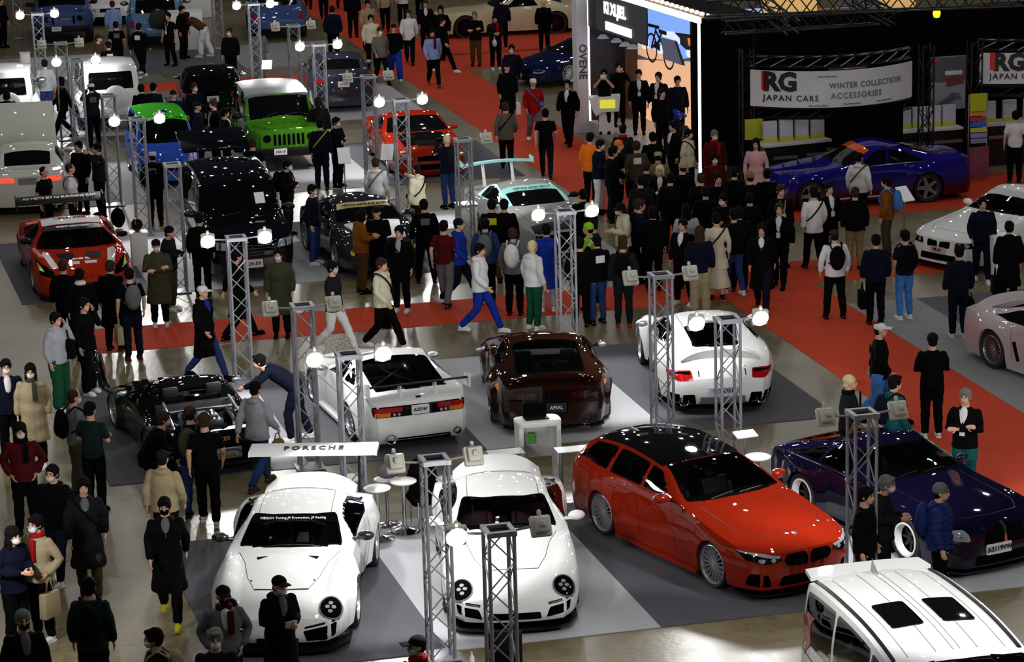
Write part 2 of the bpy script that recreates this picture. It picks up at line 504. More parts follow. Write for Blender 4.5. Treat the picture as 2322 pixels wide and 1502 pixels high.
    def proj(s, name, poly, m, view='front', off=.004, rnd=.0, parent=None, step=.06, tilt=0., mirror=False, depth=.012, ring=None, label=None):
        """poly in (y, z) seen from the front/rear, (x, y) from the top or (x, z) from the side"""
        out = None
        for sg in ((1, -1) if mirror else (1,)):
            pp = rounded(poly, rnd) if rnd else poly
            hole = None
            if ring: hole = inset(pp, ring)
            vs, fs = fill(pp, step, hole)
            pts = [s.ray(a, b, view, tilt, sg) for a, b in vs]
            out = s._emit(name, pts, fs, m, parent, off, depth)
            if label: out['label'] = label
        return out
    def ray(s, a, b, view, tilt=0., sg=1):
        L = s.L
        if view == 'front': o, d = Vector((L/2+1, a*sg, b+tilt*1.)), Vector((-1, 0, -tilt))
        elif view == 'rear': o, d = Vector((-L/2-1, a*sg, b+tilt)), Vector((1, 0, -tilt))
        elif view == 'top': o, d = Vector((L/2-a, b*sg, 4)), Vector((0, 0, -1))
        else: o, d = Vector((L/2-a, 3*sg, b)), Vector((0, -sg, 0))
        h = s.bvh.ray_cast(o, d.normalized())
        if h[0] is None:
            h = s.bvh.find_nearest(o + d.normalized()*(1.2 if view in ('front','rear') else 2.2)); return h[0]
        return h[0]
    def line(s, pts, view='top', w=.009, m=None, name='panel_gap', mirror=False, parent=None, off=.0015):
        out = None
        for sg in ((1, -1) if mirror else (1,)):
            P, F = [], []
            dense = []
            for a, b in zip(pts[:-1], pts[1:]):
                n = max(1, int(math.dist(a, b)/.06))
                dense += [(a[0]+(b[0]-a[0])*i/n, a[1]+(b[1]-a[1])*i/n) for i in range(n)]
            dense.append(pts[-1])
            for i, p in enumerate(dense):
                q0 = dense[max(0, i-1)]; q1 = dense[min(len(dense)-1, i+1)]
                t = Vector((q1[0]-q0[0], q1[1]-q0[1])).normalized(); nn = Vector((-t.y, t.x))*w/2
                for k in (1, -1): P.append(s.ray(p[0]+nn.x*k, p[1]+nn.y*k, view, 0, sg))
            for i in range(len(dense)-1): F.append((2*i, 2*i+1, 2*i+3, 2*i+2))
            out = s._emit(name, P, F, m or TRIM, parent, off, depth=0)
        return out
    def build_wheels(s, style, rimmat):
        w = s.sp.get('tw', .26); trk = s.sp.get('track', s.W-w/2-.015); rr = s.sp.get('rr', .74)
        tm, rm = wheel_meshes(s.R, w, style, rimmat, rr)
        cb = s.sp.get('camber', 0)
        for xc, fl in ((s.xf, s.flare[0]), (s.xr, s.flare[1])):
            for sd in (1, -1):
                o = link('wheel', tm, s.root); o.location = (s.L/2-xc, sd*(min(s.ws(xc)/.965+fl*.6, s.W+fl)-w/2-.01), s.R)
                o.rotation_euler = (RD(cb)*sd, 0, pi if sd < 0 else 0)
                link('rim', rm, o)
    def mirrors(s, x, z, m=None, wy=None, size=1., name='wing_mirror'):
        for sd in (1, -1):
            b = MB(); y = wy or s.ws(x)+.12
            b.ell((0, 0, 0), (.075*size, .12*size, .07*size)); b.box((.02, -.1*size, -.03), (.05, .16*size, .03))
            me = b.mesh(name, m or s.paint)
            o = link(name, me, s.root); o.location = (s.L/2-x, sd*y, z); o.scale = (1, sd, 1)
            g = MB(); g.ell((-.055*size, .01, 0), (.03*size, .1*size, .055*size)); q = g.obj('mirror_glass', SILVER, o)
    def plate(s, txt, z, view='front', y=0, w=.33, h=.165, m=None, tm=None, size=.1, tilt=0):
        m = m or mat('number_plate_white', (205,208,210), rough=.5)
        o = s.proj('number_plate', rounded([(y-w/2, z-h/2), (y+w/2, z-h/2), (y+w/2, z+h/2), (y-w/2, z+h/2)], .012), m, view, off=.022, depth=.03, step=.4)
        c = s.ray(y, z, view); e = .02
        a = s.ray(y, z+.05, view)
        up = (a-c).normalized()
        sx = Vector((0, 1, 0)) if view == 'front' else Vector((0, -1, 0))
        n = sx.cross(up)
        text(txt, size, tm or BLKPRINT, o, frame(c+n*.03, sx, up), bold=.002, ext=.003)
        return o
    def pipes(s, ys, z, r=.045, m=None, x=None, name='exhaust_pipe'):
        for y in ys:
            b = MB(); b.lathe([(r*.85, .1), (r*.85, -.06), (r, -.065), (r, .12)], 16, 'x'); b.lathe([(0, .02), (r*.85, .02)], 16, 'x', m=1)
            o = b.obj(name, [m or CHROME, DARK], s.root); o.location = (-s.L/2+.02 if x is None else x, y, z)
WPAINT = paint((226,227,226))
def circle(cx, cy, rx, ry=None, n=20, rot=0):
    ry = ry or rx
    return [(cx+rx*cos(2*pi*i/n)*cos(rot)-ry*sin(2*pi*i/n)*sin(rot), cy+rx*cos(2*pi*i/n)*sin(rot)+ry*sin(2*pi*i/n)*cos(rot)) for i in range(n)]
SP911 = dict(L=4.5, xf=.98, xr=3.43, R=.34, sill=.19, tw=.28, flare=(.015,.02), bulge=(.2,.14),
    zc=[(0,.52),(.15,.63),(.45,.745),(1.0,.87),(1.42,.945),(1.75,1.09),(2.1,1.225),(2.35,1.28),(2.65,1.30),(3.0,1.28),(3.5,1.16),(3.95,1.0),(4.2,.9),(4.38,.8),(4.5,.66)],
    zs=[(0,.46),(.25,.60),(.6,.74),(1.0,.81),(1.5,.88),(2.5,.92),(3.3,.94),(3.9,.88),(4.3,.78),(4.5,.60)],
    zr=[(0,.50),(.25,.63),(.6,.76),(1.0,.84),(1.6,.92),(1.9,1.05),(2.25,1.19),(2.6,1.235),(3.0,1.21),(3.5,1.07),(4.0,.92),(4.35,.79),(4.5,.64)],
    cr=[(0,0),(.3,.03),(.7,.07),(1.1,.06),(1.5,.0),(3.0,0),(3.6,.01),(4.5,0)],
    ws=[(0,.66),(.18,.80),(.45,.875),(.98,.89),(1.5,.86),(2.2,.86),(2.8,.885),(3.43,.925),(4.0,.90),(4.3,.83),(4.5,.68)],
    wr=[(0,.52),(.5,.56),(1.0,.60),(1.35,.68),(1.6,.75),(1.9,.70),(2.3,.61),(2.7,.585),(3.1,.575),(3.6,.57),(4.1,.58),(4.5,.5)],
    nose=[(.1,.10),(.3,.0),(.45,.02),(.6,.09),(.9,.2)], tail=[(.1,.16),(.35,.02),(.55,.0),(.75,.04),(.95,.12)], seatx=(2.35,))
def car_911(name, label, pos, hd, seat=None, rs=False, rear=False, **k):
    sp = dict(SP911)
    if rs: sp['flare'] = (.075,.085)
    if rear: sp['flare'] = (.07,.075)
    c = Car(name, label, sp, pos, hd, WPAINT, seethru=True, seat=seat, rim='ten', rimmat=k.get('rimmat', RIMS))
    ws = c.top('windscreen', [(1.45,0),(1.47,-.45),(1.60,-.93),(2.22,-.9),(2.10,-.45),(2.08,0),(2.10,.45),(2.22,.9),(1.60,.93),(1.47,.45)], c.glassmat, frit=.03, hole=True, rnd=.05)
    c.sidewin('side_window', [(1.78,.07),(3.0,.07),(3.42,.45),(3.1,.8),(2.6,.9),(2.15,.9)], c.glassmat, frit=.03, hole=True)
    c.top('rear_window', [(3.15,0),(3.17,-.8),(3.85,-.66),(3.9,0),(3.85,.66),(3.17,.8)], c.glassmat, frit=.04, hole=True)
    c.finish((1.5, 3.6))
    if not rear:
        # headlights
        for sg in (1, -1):
            P = lambda poly: [(a*sg, b) for a, b in poly]
            h = c.proj('headlight', P(circle(.675,.66,.135,.20,24)), BLACK, tilt=.75, off=.012, depth=.03)
            c.proj('headlight_ring', P(circle(.675,.66,.15,.222,24)), mat('pale_grey_trim', (110,110,114)), tilt=.75, off=.016, ring=.018, parent=h)
            for dy, dz in ((0,.085),(.04,.01),(-.04,.01),(0,-.075)):
                c.proj('lamp_cell', P(circle(.675+dy,.66+dz,.03,.034,10)), CLEARLENS, tilt=.75, off=.018, parent=h)
        if rs:
            c.proj('air_intake', [(.40,.16),(.74,.24),(.76,.42),(.34,.36)], DARK, rnd=.03, mirror=True)
            c.proj('air_intake', [(-.26,.17),(.26,.17),(.28,.27),(-.28,.27)], DARK, rnd=.03)
            c.line([(.36,.40),(.62,.44),(.79,.44)], 'front', w=.03, mirror=True, name='vent_slot')
            c.proj('hood_scoop', [(1.16,.40),(1.24,.27),(1.24,.42)], DARK, 'top', mirror=True)
            c.proj('hood_pin', circle(.62,.42,.015,.015,8), BLACK, 'top', mirror=True)
            c.line([(.42,-.36),(.38,0),(.42,.36)], 'top', w=.03, name='nose_slot')
        else:
            c.proj('grille', [(-.36,.23),(.36,.23),(.34,.33),(-.34,.33)], DARK, rnd=.02)
            c.proj('air_intake', [(.42,.24),(.74,.30),(.76,.42),(.47,.38)], DARK, rnd=.03, mirror=True)
            c.line([(.45,.43),(.70,.46),(.79,.44)], 'front', w=.035, mirror=True, name='running_lamp', m=BLACK)
            c.line([(.45,.43),(.68,.455)], 'front', w=.014, mirror=True, name='running_lamp', m=SILVER, off=.006)
            c.line([(.42,-.36),(.39,0),(.42,.36)], 'top', w=.014)
        c.line([(.42,.36),(.7,.48),(1.1,.56),(1.44,.68)], 'top', w=.007, mirror=True)
        # splitter
        b = MB(); pts = []
        for i in range(13):
            y = -.86+1.72*i/12; p = c.ray(y*.95, .24, 'front'); pts.append((p.x+(.05 if rs else .015), y*(1.06 if rs else 1)))
        poly = [(x, y) for x, y in pts] + [(x-.35, y) for x, y in pts[::-1]]
        b.prism(poly, .075, .115); b.obj('front_splitter', TRIM if rs else BLACK, c.root)
    c.mirrors(1.85, .98, m=(mat('carbon_black',(25,25,28),rough=.25,coat=.6) if rs else None), wy=1.0)
    for y, a in ((.28, 12), (-.2, 12)):
        b = MB(); p0, p1 = c.P(1.52, 3-.3), c.P(1.62, 3-.6)
        q = [Vector((c.P(1.47+.02*t, 3-abs(t)).x+.0, t*.62, c.P(1.5, 3-abs(t)).z+.012)) for t in ((-.55, -.2, .1) if y > 0 else (.0, .35, .7))]
        b.path(q, .009, 5); b.obj('wiper', TRIM, c.root)
    c.line([(2.1,.5),(2.7,.49),(3.2,.46)], 'top', w=.008, mirror=True)
    c.line([(1.65,.2),(1.62,.6),(1.72,.87)], 'side', w=.008, mirror=True)
    c.line([(2.85,.2),(2.9,.5),(2.95,.9)], 'side', w=.008, mirror=True)
    return c
def ducktail(c, x0=3.98, z=.95, h=.13, w=.62, lip=.2, m=None):
    b = MB(); V = []; n = 14; F = []
    for i in range(n+1):
        t = -1+2*i/n; y = w*t; e = (1-abs(t)**3)
        p = c.P(x0, 3-min(1, abs(t)*.98)); q = c.P(x0+lip+.05, 3-min(1, abs(t)*.98))
        V += [(p.x, y, p.z-.02), (q.x-.02, y, p.z+h*e), (q.x-.08, y, p.z+h*e-.03), (q.x+.02, y, q.z-.03)]
    for i in range(n):
        for k in range(4):
            F.append((4*i+k, 4*i+(k+1) % 4, 4*i+4+(k+1) % 4, 4*i+4+k))
    F += [(0,1,2,3), (4*n+3, 4*n+2, 4*n+1, 4*n)]
    b.add(V, F); return b.obj('ducktail_spoiler', m or c.paint, c.root)
def wing(c, x, z, W, ch=.28, m=None, th=.035, end=(.3,.12), endm=None, posts=(.5,), postm=None, zb=.8, name='rear_wing', aoa=6, postx=None, curve=0.):
    m = m or c.paint; b = MB(); V, F = [], []; n = 8
    prof = [(-.5,.0),(-.42,.6),(-.1,1.),(.3,.55),(.5,.1),(.3,-.1),(-.1,-.35),(-.42,-.35)]
    for i in range(n+1):
        y = W*(-1+2*i/n); zz = z - curve*(abs(y)/W)**2
        for a, t in prof:
            px, pz = -a*ch, t*th
            V.append((c.L/2-x-px*-1*cos(RD(aoa)) if False else c.L/2-x+(-a*ch)*cos(RD(aoa)), y, zz+pz+a*ch*sin(RD(aoa))))
    k = len(prof)
    for i in range(n):
        for j in range(k): F.append((k*i+j, k*i+(j+1) % k, k*(i+1)+(j+1) % k, k*(i+1)+j))
    F += [tuple(range(k)), tuple(range(k*n+k-1, k*n-1, -1))]
    b.add(V, F); w = b.obj(name, m, c.root)
    for sg in (1, -1):
        e = MB(); y = sg*W
        e.prism([(c.L/2-x+end[0]/2, z-end[1]*.75), (c.L/2-x-end[0]/2, z-end[1]*.6), (c.L/2-x-end[0]/2, z+end[1]*.5), (c.L/2-x+end[0]*.4, z+end[1]*.35)], y-.012, y+.012, axis='y')
        e.obj('end_plate', endm or m, w)
        for p in posts:
            q = MB(); px = postx if postx is not None else x-.12
            q.prism([(c.L/2-px+.09, zb), (c.L/2-px-.09, zb), (c.L/2-x-.07, z+.005), (c.L/2-x+.05, z+.01)], sg*p-.012, sg*p+.012, axis='y')
            q.obj('wing_support', postm or m, w)
        if 0 in posts: pass
    return w
def mk(L, W, H, xf, xr, R=.33, hz=.62, cowl=(1.35,.95), head=(2.05,1.3), rear=(3.2,1.25), deck=(3.9,.98), tz=.78, belt=None, tumble=.24, hoodw=.78, roofk=.06, base=.16, **k):
    """body profile from the handful of points that set a car's outline"""
    cx, cz = cowl; hx, hh = head; rx, rz = rear; dx, dz = deck; B = belt if belt is not None else cz-.05
    zc = [(0,hz),(.1,hz+.07),(.35,hz+.14*(cz-hz)/.3 if cz-hz < .3 else hz+.16),(cx*.6,cz-.07),(cx,cz),(cx*.5+hx*.5,cz*.46+hh*.54),(hx,hh),((hx+rx)/2,H),(rx,rz)]
    if dx-rx > .25: zc += [(rx*.45+dx*.55,rz*.42+dz*.58)]
    zc += [(dx,dz)]
    if L-dx > .2: zc += [(L-.1,tz+.05)]
    if L > dx+.001: zc += [(L,tz)]
    zs = [(0,hz-.05),(.15,hz+.02),(.6,min(B,hz+.14)-.03),(cx,min(B,cz)-.05),(cx+.3,B-.02),((hx+rx)/2,B),(min(dx,L-.3),min(B+.02,dz-.03 if dz > B else dz-.04))]
    zs += [(L-.1,tz-.0),(L,tz-.05)] if L-dx > .2 else [(L,min(B+.02, tz-.06))]
    ax = cx+base
    zr = [(0,hz-.02),(.15,hz+.05),(.6,min(B,hz+.14)-.0),(cx,cz-.045),(ax,max(B+.02,cz-.03)),(hx+.1,hh-roofk),((hx+rx)/2,H-roofk*.9),(rx-.02,rz-roofk)]
    zr += [(dx+.02,dz-.03)] if L-dx > .2 else []
    zr += [(L-.1,tz+.03)] if L-dx > .2 else []
    zr += [(L,tz-.02 if L-dx > .2 else dz-.03)]
    w = W/2
    ws = [(0,w*.74),(.12,w*.88),(.4,w*.955),(xf,w*.965),((xf+xr)/2,w*.96),(xr,w*.97),(L-.35,w*.94),(L-.1,w*.88),(L,w*.78)]
    wr = [(0,w*.6),(.4,w*hoodw),(cx,w*(hoodw+.06)),(ax,w*.9),(hx+.05,w-tumble),((hx+rx)/2,w-tumble-.01),(rx,w-tumble-.02),(dx,w*.74 if L-dx > .2 else w-tumble-.01)]
    if L > dx+.02: wr += [(L,w*.62 if L-dx > .2 else w-tumble-.02)]
    sp = dict(L=L, xf=xf, xr=xr, R=R, zc=zc, zs=zs, zr=zr, ws=ws, wr=wr, cx=cx, hx=hx, rx=rx, dx=dx, base=base)
    sp.update(k); return sp
def glazing(c, sides, rear=True, hole=True, wsm=None, roof=None, rw=.86, frit=.028):
    sp = c.sp; cx, hx, rx, dx, bs = sp['cx'], sp['hx'], sp['rx'], sp['dx'], sp['base']
    c.top('windscreen', [(cx+.03,0),(cx+.05,-.5),(cx+bs-.01,-.93),(hx+.06,-.93),(hx-.02,-.5),(hx-.05,0),(hx-.02,.5),(hx+.06,.93),(cx+bs-.01,.93),(cx+.05,.5)], wsm or c.glassmat, frit=frit, hole=hole, rnd=.04)
    for i, q in enumerate(sides):
        c.sidewin('side_window', q, c.glassmat, frit=frit*.8, hole=hole, rnd=.04)
    if rear: c.top('rear_window', [(rx+.08,0),(rx+.09,-rw),(dx-.1,-rw*.96),(dx-.06,0),(dx-.1,rw*.96),(rx+.09,rw)], c.glassmat, frit=frit, hole=hole)
def doors(c, xs, z0=.28, z1=.9, handles=True):
    for x in xs: c.line([(x, z0),(x+.02,.55),(x+.03,z1)], 'side', w=.008, mirror=True)
    if handles:
        for x in xs[1:]: c.line([(x-.28,z1-.08),(x-.1,z1-.075)], 'side', w=.028, mirror=True, name='door_handle', m=c.paint, off=.02)
def hoodline(c, y=.62, x0=.2):
    cx = c.sp['cx']
    c.line([(cx,y+.02),(x0+.3,y),(x0+.06,y-.14),(x0,0)], 'top', w=.008, mirror=True)
def wipers(c):
    cx = c.sp['cx']
    for ts in ((-.55,-.3,-.05), (.05,.3,.55)):
        b = MB(); q = []
        for t in ts:
            p = c.P(cx+.06+.1*abs(ts[0]-t), 3-abs(t)); q.append(Vector((p.x, p.y*(1 if t > 0 else -1), p.z+.012)))
        b.path(q, .009, 5); b.obj('wiper', TRIM, c.root)
def anchor(px, h, local, hd):
    """ground position of a car whose local point (x, y) stands at pixel px at height h"""
    p = at(px[0], px[1], h); a = RD(hd)
    return (p.x-(local[0]*cos(a)-local[1]*sin(a)), p.y-(local[0]*sin(a)+local[1]*cos(a)), CARPET_T)
CARPET_T = .012
def lip(c, m=TRIM, x=.03, z=.09, w=1.03, side='front', t=.03):
    pts = []
    for i in range(13):
        y = c.W*(-.93+1.86*i/12); p = c.ray(y, z+.14, side); pts.append((p.x+(x if side == 'front' else -x), y*w))
    s = -.3 if side == 'front' else .3
    b = MB(); b.prism(pts+[(a+s, y) for a, y in pts[::-1]], z-t/2, z+t/2)
    return b.obj('front_splitter' if side == 'front' else 'rear_diffuser', m, c.root)
def skirt(c, m=TRIM, z=.12):
    for sg in (1, -1):
        b = MB(); x0 = c.L/2-c.xf-c.Ra-.03; x1 = c.L/2-c.xr+c.Ra+.03
        b.box(((x0+x1)/2, sg*(c.W+.0), z), (x0-x1, .07, .05)); b.obj('side_skirt', m, c.root)
C_RED = paint((134,31,12)); C_RACE = paint((168,40,15))
# ---- red estate
def car_wagon(pos, hd):
    sp = mk(4.65,1.86,1.44,.80,3.61,R=.335,hz=.68,cowl=(1.42,1.0),head=(2.3,1.37),rear=(4.2,1.36),deck=(4.6,1.0),tz=.92,belt=.98,tumble=.27,sill=.15,tw=.25,flare=(.035,.04),bulge=(.2,.06),seatx=(2.25,3.1),rr=.84,
            nose=[(.1,.06),(.35,.0),(.55,.0),(.8,.06)], gap=.012)
    c = Car('estate_car', 'glossy red estate car with black roof and thin spoked chrome wheels', sp, pos, RD(hd), C_RED, seethru=True, rim='multi', rimmat=RIMS)
    glazing(c, [[(1.74,.08),(2.55,.08),(2.55,.9),(2.3,.9)], [(2.62,.08),(3.42,.08),(3.36,.9),(2.62,.9)], [(3.52,.1),(4.3,.25),(4.05,.9),(3.46,.9)]])
    c.top('roof_panel', [(2.38,-1),(2.30,-.5),(2.28,0),(2.30,.5),(2.38,1),(4.12,1),(4.12,-1)], BLACK, off=.006, rnd=.03)
    for sg in (1,-1):
        P = lambda poly: [(a*sg, b) for a, b in poly]
        c.proj('kidney_grille', P([(.025,.47),(.34,.48),(.40,.56),(.34,.64),(.07,.65),(.02,.58)]), DARK, rnd=.03, off=.01)
        h = c.proj('headlight', P([(.42,.56),(.62,.53),(.84,.58),(.88,.68),(.60,.64),(.44,.62)]), BLACK, off=.008)
        c.proj('running_lamp', P([(.46,.60),(.62,.62),(.86,.675),(.88,.70),(.60,.655),(.45,.635)]), CLEARLENS, off=.013, parent=h)
        for a in (.55,.70): c.proj('lamp_cell', P(circle(a,.585,.035,.03,10)), CLEARLENS, off=.013, parent=h)
        c.proj('air_intake', P([(.56,.20),(.84,.22),(.82,.40),(.62,.38)]), DARK, rnd=.04)
    c.proj('air_intake', [(-.46,.20),(.46,.20),(.42,.34),(-.42,.34)], DARK, rnd=.03)
    c.proj('bonnet_badge', circle(.14,0,.04,.04,14), CHROME, 'top')
    doors(c, (1.7,2.62,3.5)); hoodline(c,.66,.22); wipers(c); lip(c, BLACK); skirt(c, C_RED)
    c.line([(1.0,.72),(1.25,.80),(2.6,.86),(4.3,.90)], 'side', w=.01, mirror=True, name='crease', m=C_RED, off=.008)
    c.line([(1.62,.62),(1.78,.62)], 'side', w=.02, mirror=True, name='side_badge', m=CHROME)
    c.mirrors(1.88,1.03,wy=1.02,size=1.05); c.finish((1.5,4.4)); return c
# ---- dark blue fastback with kidney grille
def car_blue(pos, hd):
    pt = paint((10,8,32))
    sp = mk(4.5,1.86,1.27,.92,3.42,R=.34,hz=.64,cowl=(1.72,.92),head=(2.5,1.22),rear=(3.1,1.22),deck=(4.25,.92),tz=.78,belt=.89,tumble=.27,sill=.13,tw=.27,flare=(.05,.07),bulge=(.14,.1),seatx=(2.5,),roofk=.05,gap=.02)
    c = Car('fastback_car', 'dark navy fastback with twin kidney grille and white lipped wheels', sp, pos, RD(hd), pt, seethru=True, rim='deep', rimmat=mat('dark_gunmetal', (22,22,24), rough=.3, metal=.5))
    glazing(c, [[(2.0,.08),(3.05,.08),(3.0,.88),(2.5,.88)], [(3.12,.1),(3.8,.3),(3.45,.75),(3.08,.88)]])
    c.sidewin('chrome_window_trim', [(1.97,.0),(3.9,.0),(3.9,.045),(1.97,.05)], CHROME, rnd=0)
    c.proj('kidney_grille', [(-.36,.42),(-.03,.42),(-.03,.68),(-.30,.66)], DARK, rnd=.05, mirror=True, off=.012)
    c.proj('grille_bar', [(-.02,.42),(.02,.42),(.02,.70),(-.02,.70)], CHROME, off=.016)
    c.proj('headlight', [(.56,.52),(.84,.54),(.86,.66),(.60,.66)], CLEARLENS, rnd=.03, mirror=True, off=.01)
    c.proj('air_intake', [(-.5,.16),(.5,.16),(.48,.30),(-.48,.30)], DARK, rnd=.03)
    c.plate('A3119VW', .37, 'front', y=-.12, w=.42, h=.15, size=.1)
    for sg in (1, -1):
        o = link('white_wheel_lip', None, c.root)
        bpy.data.objects.remove(o)
    for ch in [o for o in c.root.children if o.name.startswith('wheel')]:
        b = MB(); b.lathe([(.20,.04),(.245,.11),(.25,.137),(.225,.139),(.20,.05)], 32, 'y'); b.obj('white_rim_lip', mat('white_enamel', (225,225,225), rough=.3), ch)
    doors(c, (1.85,3.05)); hoodline(c,.62,.2); wipers(c); lip(c, BLACK, z=.08); skirt(c, pt, .11)
    c.mirrors(2.1,.93,wy=1.0,size=.85); c.finish((1.85,4.0)); return c
# ---- brown fastback, seen from behind
def car_brown(pos, hd):
    pt = paint((36,17,9))
    sp = mk(4.3,1.84,1.29,.88,3.38,R=.345,hz=.60,cowl=(1.75,.9),head=(2.35,1.22),rear=(2.66,1.25),deck=(4.0,.95),tz=.84,belt=.9,tumble=.28,sill=.14,tw=.31,flare=(.13,.17),bulge=(.12,.08),seatx=(2.5,),gap=.02,camber=-3)
    c = Car('widebody_coupe', 'dark brown widebody coupe seen from behind with ducktail', sp, pos, RD(hd), pt, seethru=True, rim='deep', rimmat=CHROME)
    glazing(c, [[(2.0,.08),(3.0,.08),(3.3,.45),(2.8,.88),(2.45,.88)]], rw=.9)
    ducktail(c, 3.98, h=.07, w=.70, lip=.2)
    c.proj('tail_panel', [(-.66,.60),(.66,.60),(.66,.76),(-.66,.76)], BLACK, 'rear', rnd=.03)
    c.proj('tail_lamp', [(.30,.62),(.62,.62),(.62,.73),(.30,.73)], mat('smoked_red_lens',(50,6,8),rough=.1,coat=.6), 'rear', mirror=True, rnd=.02, off=.01)
    c.proj('number_plate_recess', [(-.24,.38),(.24,.38),(.24,.57),(-.24,.57)], DARK, 'rear', rnd=.02)
    c.plate('APIAL', .475, 'rear', y=-.04, w=.34, h=.16, m=mat('dark_plate',(30,32,34),rough=.4), tm=WHITE, size=.085)
    c.proj('side_reflector', circle(3.95,.76,.1,.06,14), AMBER, 'side', mirror=True)
    for y in (-.62,-.38,.38,.62):
        c.line([(y,.22),(y*.98,.36)], 'rear', w=.018, name='diffuser_fin')
    c.pipes((-.5,.5), .2, .05)
    doors(c, (1.85,3.05)); c.mirrors(2.05,.93,wy=1.05,size=.85); lip(c, BLACK, side='rear', z=.12); c.finish((1.85,3.7)); return c
# ---- white coupe with long tail wing, seen from behind
def car_rx(pos, hd):
    sp = mk(4.35,1.80,1.26,.88,3.31,R=.325,hz=.58,cowl=(1.62,.90),head=(2.25,1.20),rear=(2.70,1.23),deck=(4.02,.93),tz=.85,belt=.88,tumble=.26,sill=.13,tw=.26,flare=(.06,.07),bulge=(.1,.05),seatx=(2.4,),gap=.02,
            tail=[(.12,.16),(.26,.03),(.44,.0),(.52,.045),(.6,.05),(.8,.06),(.95,.09)])
    c = Car('wedge_coupe', 'white wedge coupe seen from behind with black-bladed rear wing', sp, pos, RD(hd), WPAINT, seethru=True, rim='mesh', rimmat=SILVER)
    glazing(c, [[(1.9,.08),(2.75,.08),(2.72,.88),(2.35,.88)], [(2.85,.1),(3.35,.25),(3.1,.7),(2.83,.85)]], rw=.96)
    c.proj('tail_panel', [(-.78,.60),(.78,.60),(.80,.78),(-.80,.78)], BLACK, 'rear', rnd=.05)
    for sg in (1,-1):
        P = lambda poly: [(a*sg, b) for a, b in poly]
        t = c.proj('tail_lamp', P([(.30,.68),(.76,.68),(.77,.76),(.30,.76)]), REDLENS, 'rear', off=.009, rnd=.015)
        c.proj('indicator_lens', P([(.50,.61),(.76,.61),(.76,.675),(.50,.675)]), AMBER, 'rear', off=.009, parent=t)
        for a in (.36,.44): c.proj('reversing_lamp', P(circle(a,.64,.025,.025,10)), CLEARLENS, 'rear', off=.009, parent=t)
        c.line([(.88*sg,.28),(.80*sg,.42)], 'rear', w=.03, name='bumper_vent')
    c.plate('A33747', .69, 'rear', y=0, w=.30, h=.15, size=.075)
    c.proj('rear_badge', [(-.04,.87),(.05,.87),(.05,.89),(-.04,.89)], TRIM, 'rear')
    c.pipes((.52,), .24, .085); c.pipes((-.62,), .26, .06, m=TRIM)
    c.proj('bumper_opening', [(-.55,.12),(.42,.12),(.40,.24),(-.50,.24)], DARK, 'rear', rnd=.02)
    w = wing(c, 4.22, 1.09, .86, ch=.24, m=DARK, end=(.30,.20), endm=WPAINT, posts=(.3,), postm=WPAINT, zb=.88, th=.03, postx=4.17, aoa=14)
    for y in (.35,-.2):
        b = MB(); b.tube((c.L/2-2.75,y,1.1),(c.L/2-3.5,y-.5,.85),.02,n=6)
    b = MB(); b.tube((c.L/2-2.9,.45,.7),(c.L/2-2.75,-.45,1.12),.02); b.tube((c.L/2-2.9,-.45,.7),(c.L/2-2.75,.45,1.12),.02); b.obj('roll_cage', SILVER, c.root)
    doors(c, (1.75,2.8)); c.line([(1.25,.62),(3.0,.62)], 'side', w=.008, mirror=True); skirt(c, WPAINT, .11)
    c.mirrors(1.95,.92,wy=.98,size=.9); c.finish((1.75,3.7)); return c
# ---- 911 seen from behind gets its tail details here
def tail_911(c):
    for sg in (1,-1):
        P = lambda poly: [(a*sg, b) for a, b in poly]
        t = c.proj('tail_lamp', P([(.50,.63),(.74,.60),(.90,.68),(.90,.75),(.52,.76)]), REDLENS, 'rear', rnd=.03, off=.01)
        c.proj('lamp_smoked_band', P([(.54,.70),(.86,.71),(.86,.73),(.54,.74)]), BLACK, 'rear', off=.014, parent=t)
        c.line([(.40*sg,.62),(.40*sg,.80)], 'rear', w=.02, name='duct_slot')
        c.pipes((.66*sg,), .25, .085)
        c.proj('exhaust_cutout', P([(.44,.14),(.90,.14),(.88,.36),(.48,.38)]), DARK, 'rear', rnd=.03)
    c.plate('9P7 D51', .44, 'rear', w=.5, h=.12, m=mat('plate_lilac',(175,185,215),rough=.4), size=.1)
    c.proj('diffuser', [(-.40,.16),(.40,.16),(.38,.33),(-.38,.33)], mat('grey_diffuser',(110,112,115),rough=.4), 'rear', rnd=.02, off=.01)
    for z in (.18,.22): c.line([(-.36,z),(.36,z)], 'rear', w=.012, name='diffuser_blade', m=SILVER, off=.02)
    for x in (3.92,3.97,4.02): c.line([(x,-.42),(x+.02,0),(x,.42)], 'top', w=.012, name='grille_slat')
    lip(c, TRIM, side='rear', z=.1, w=.9)
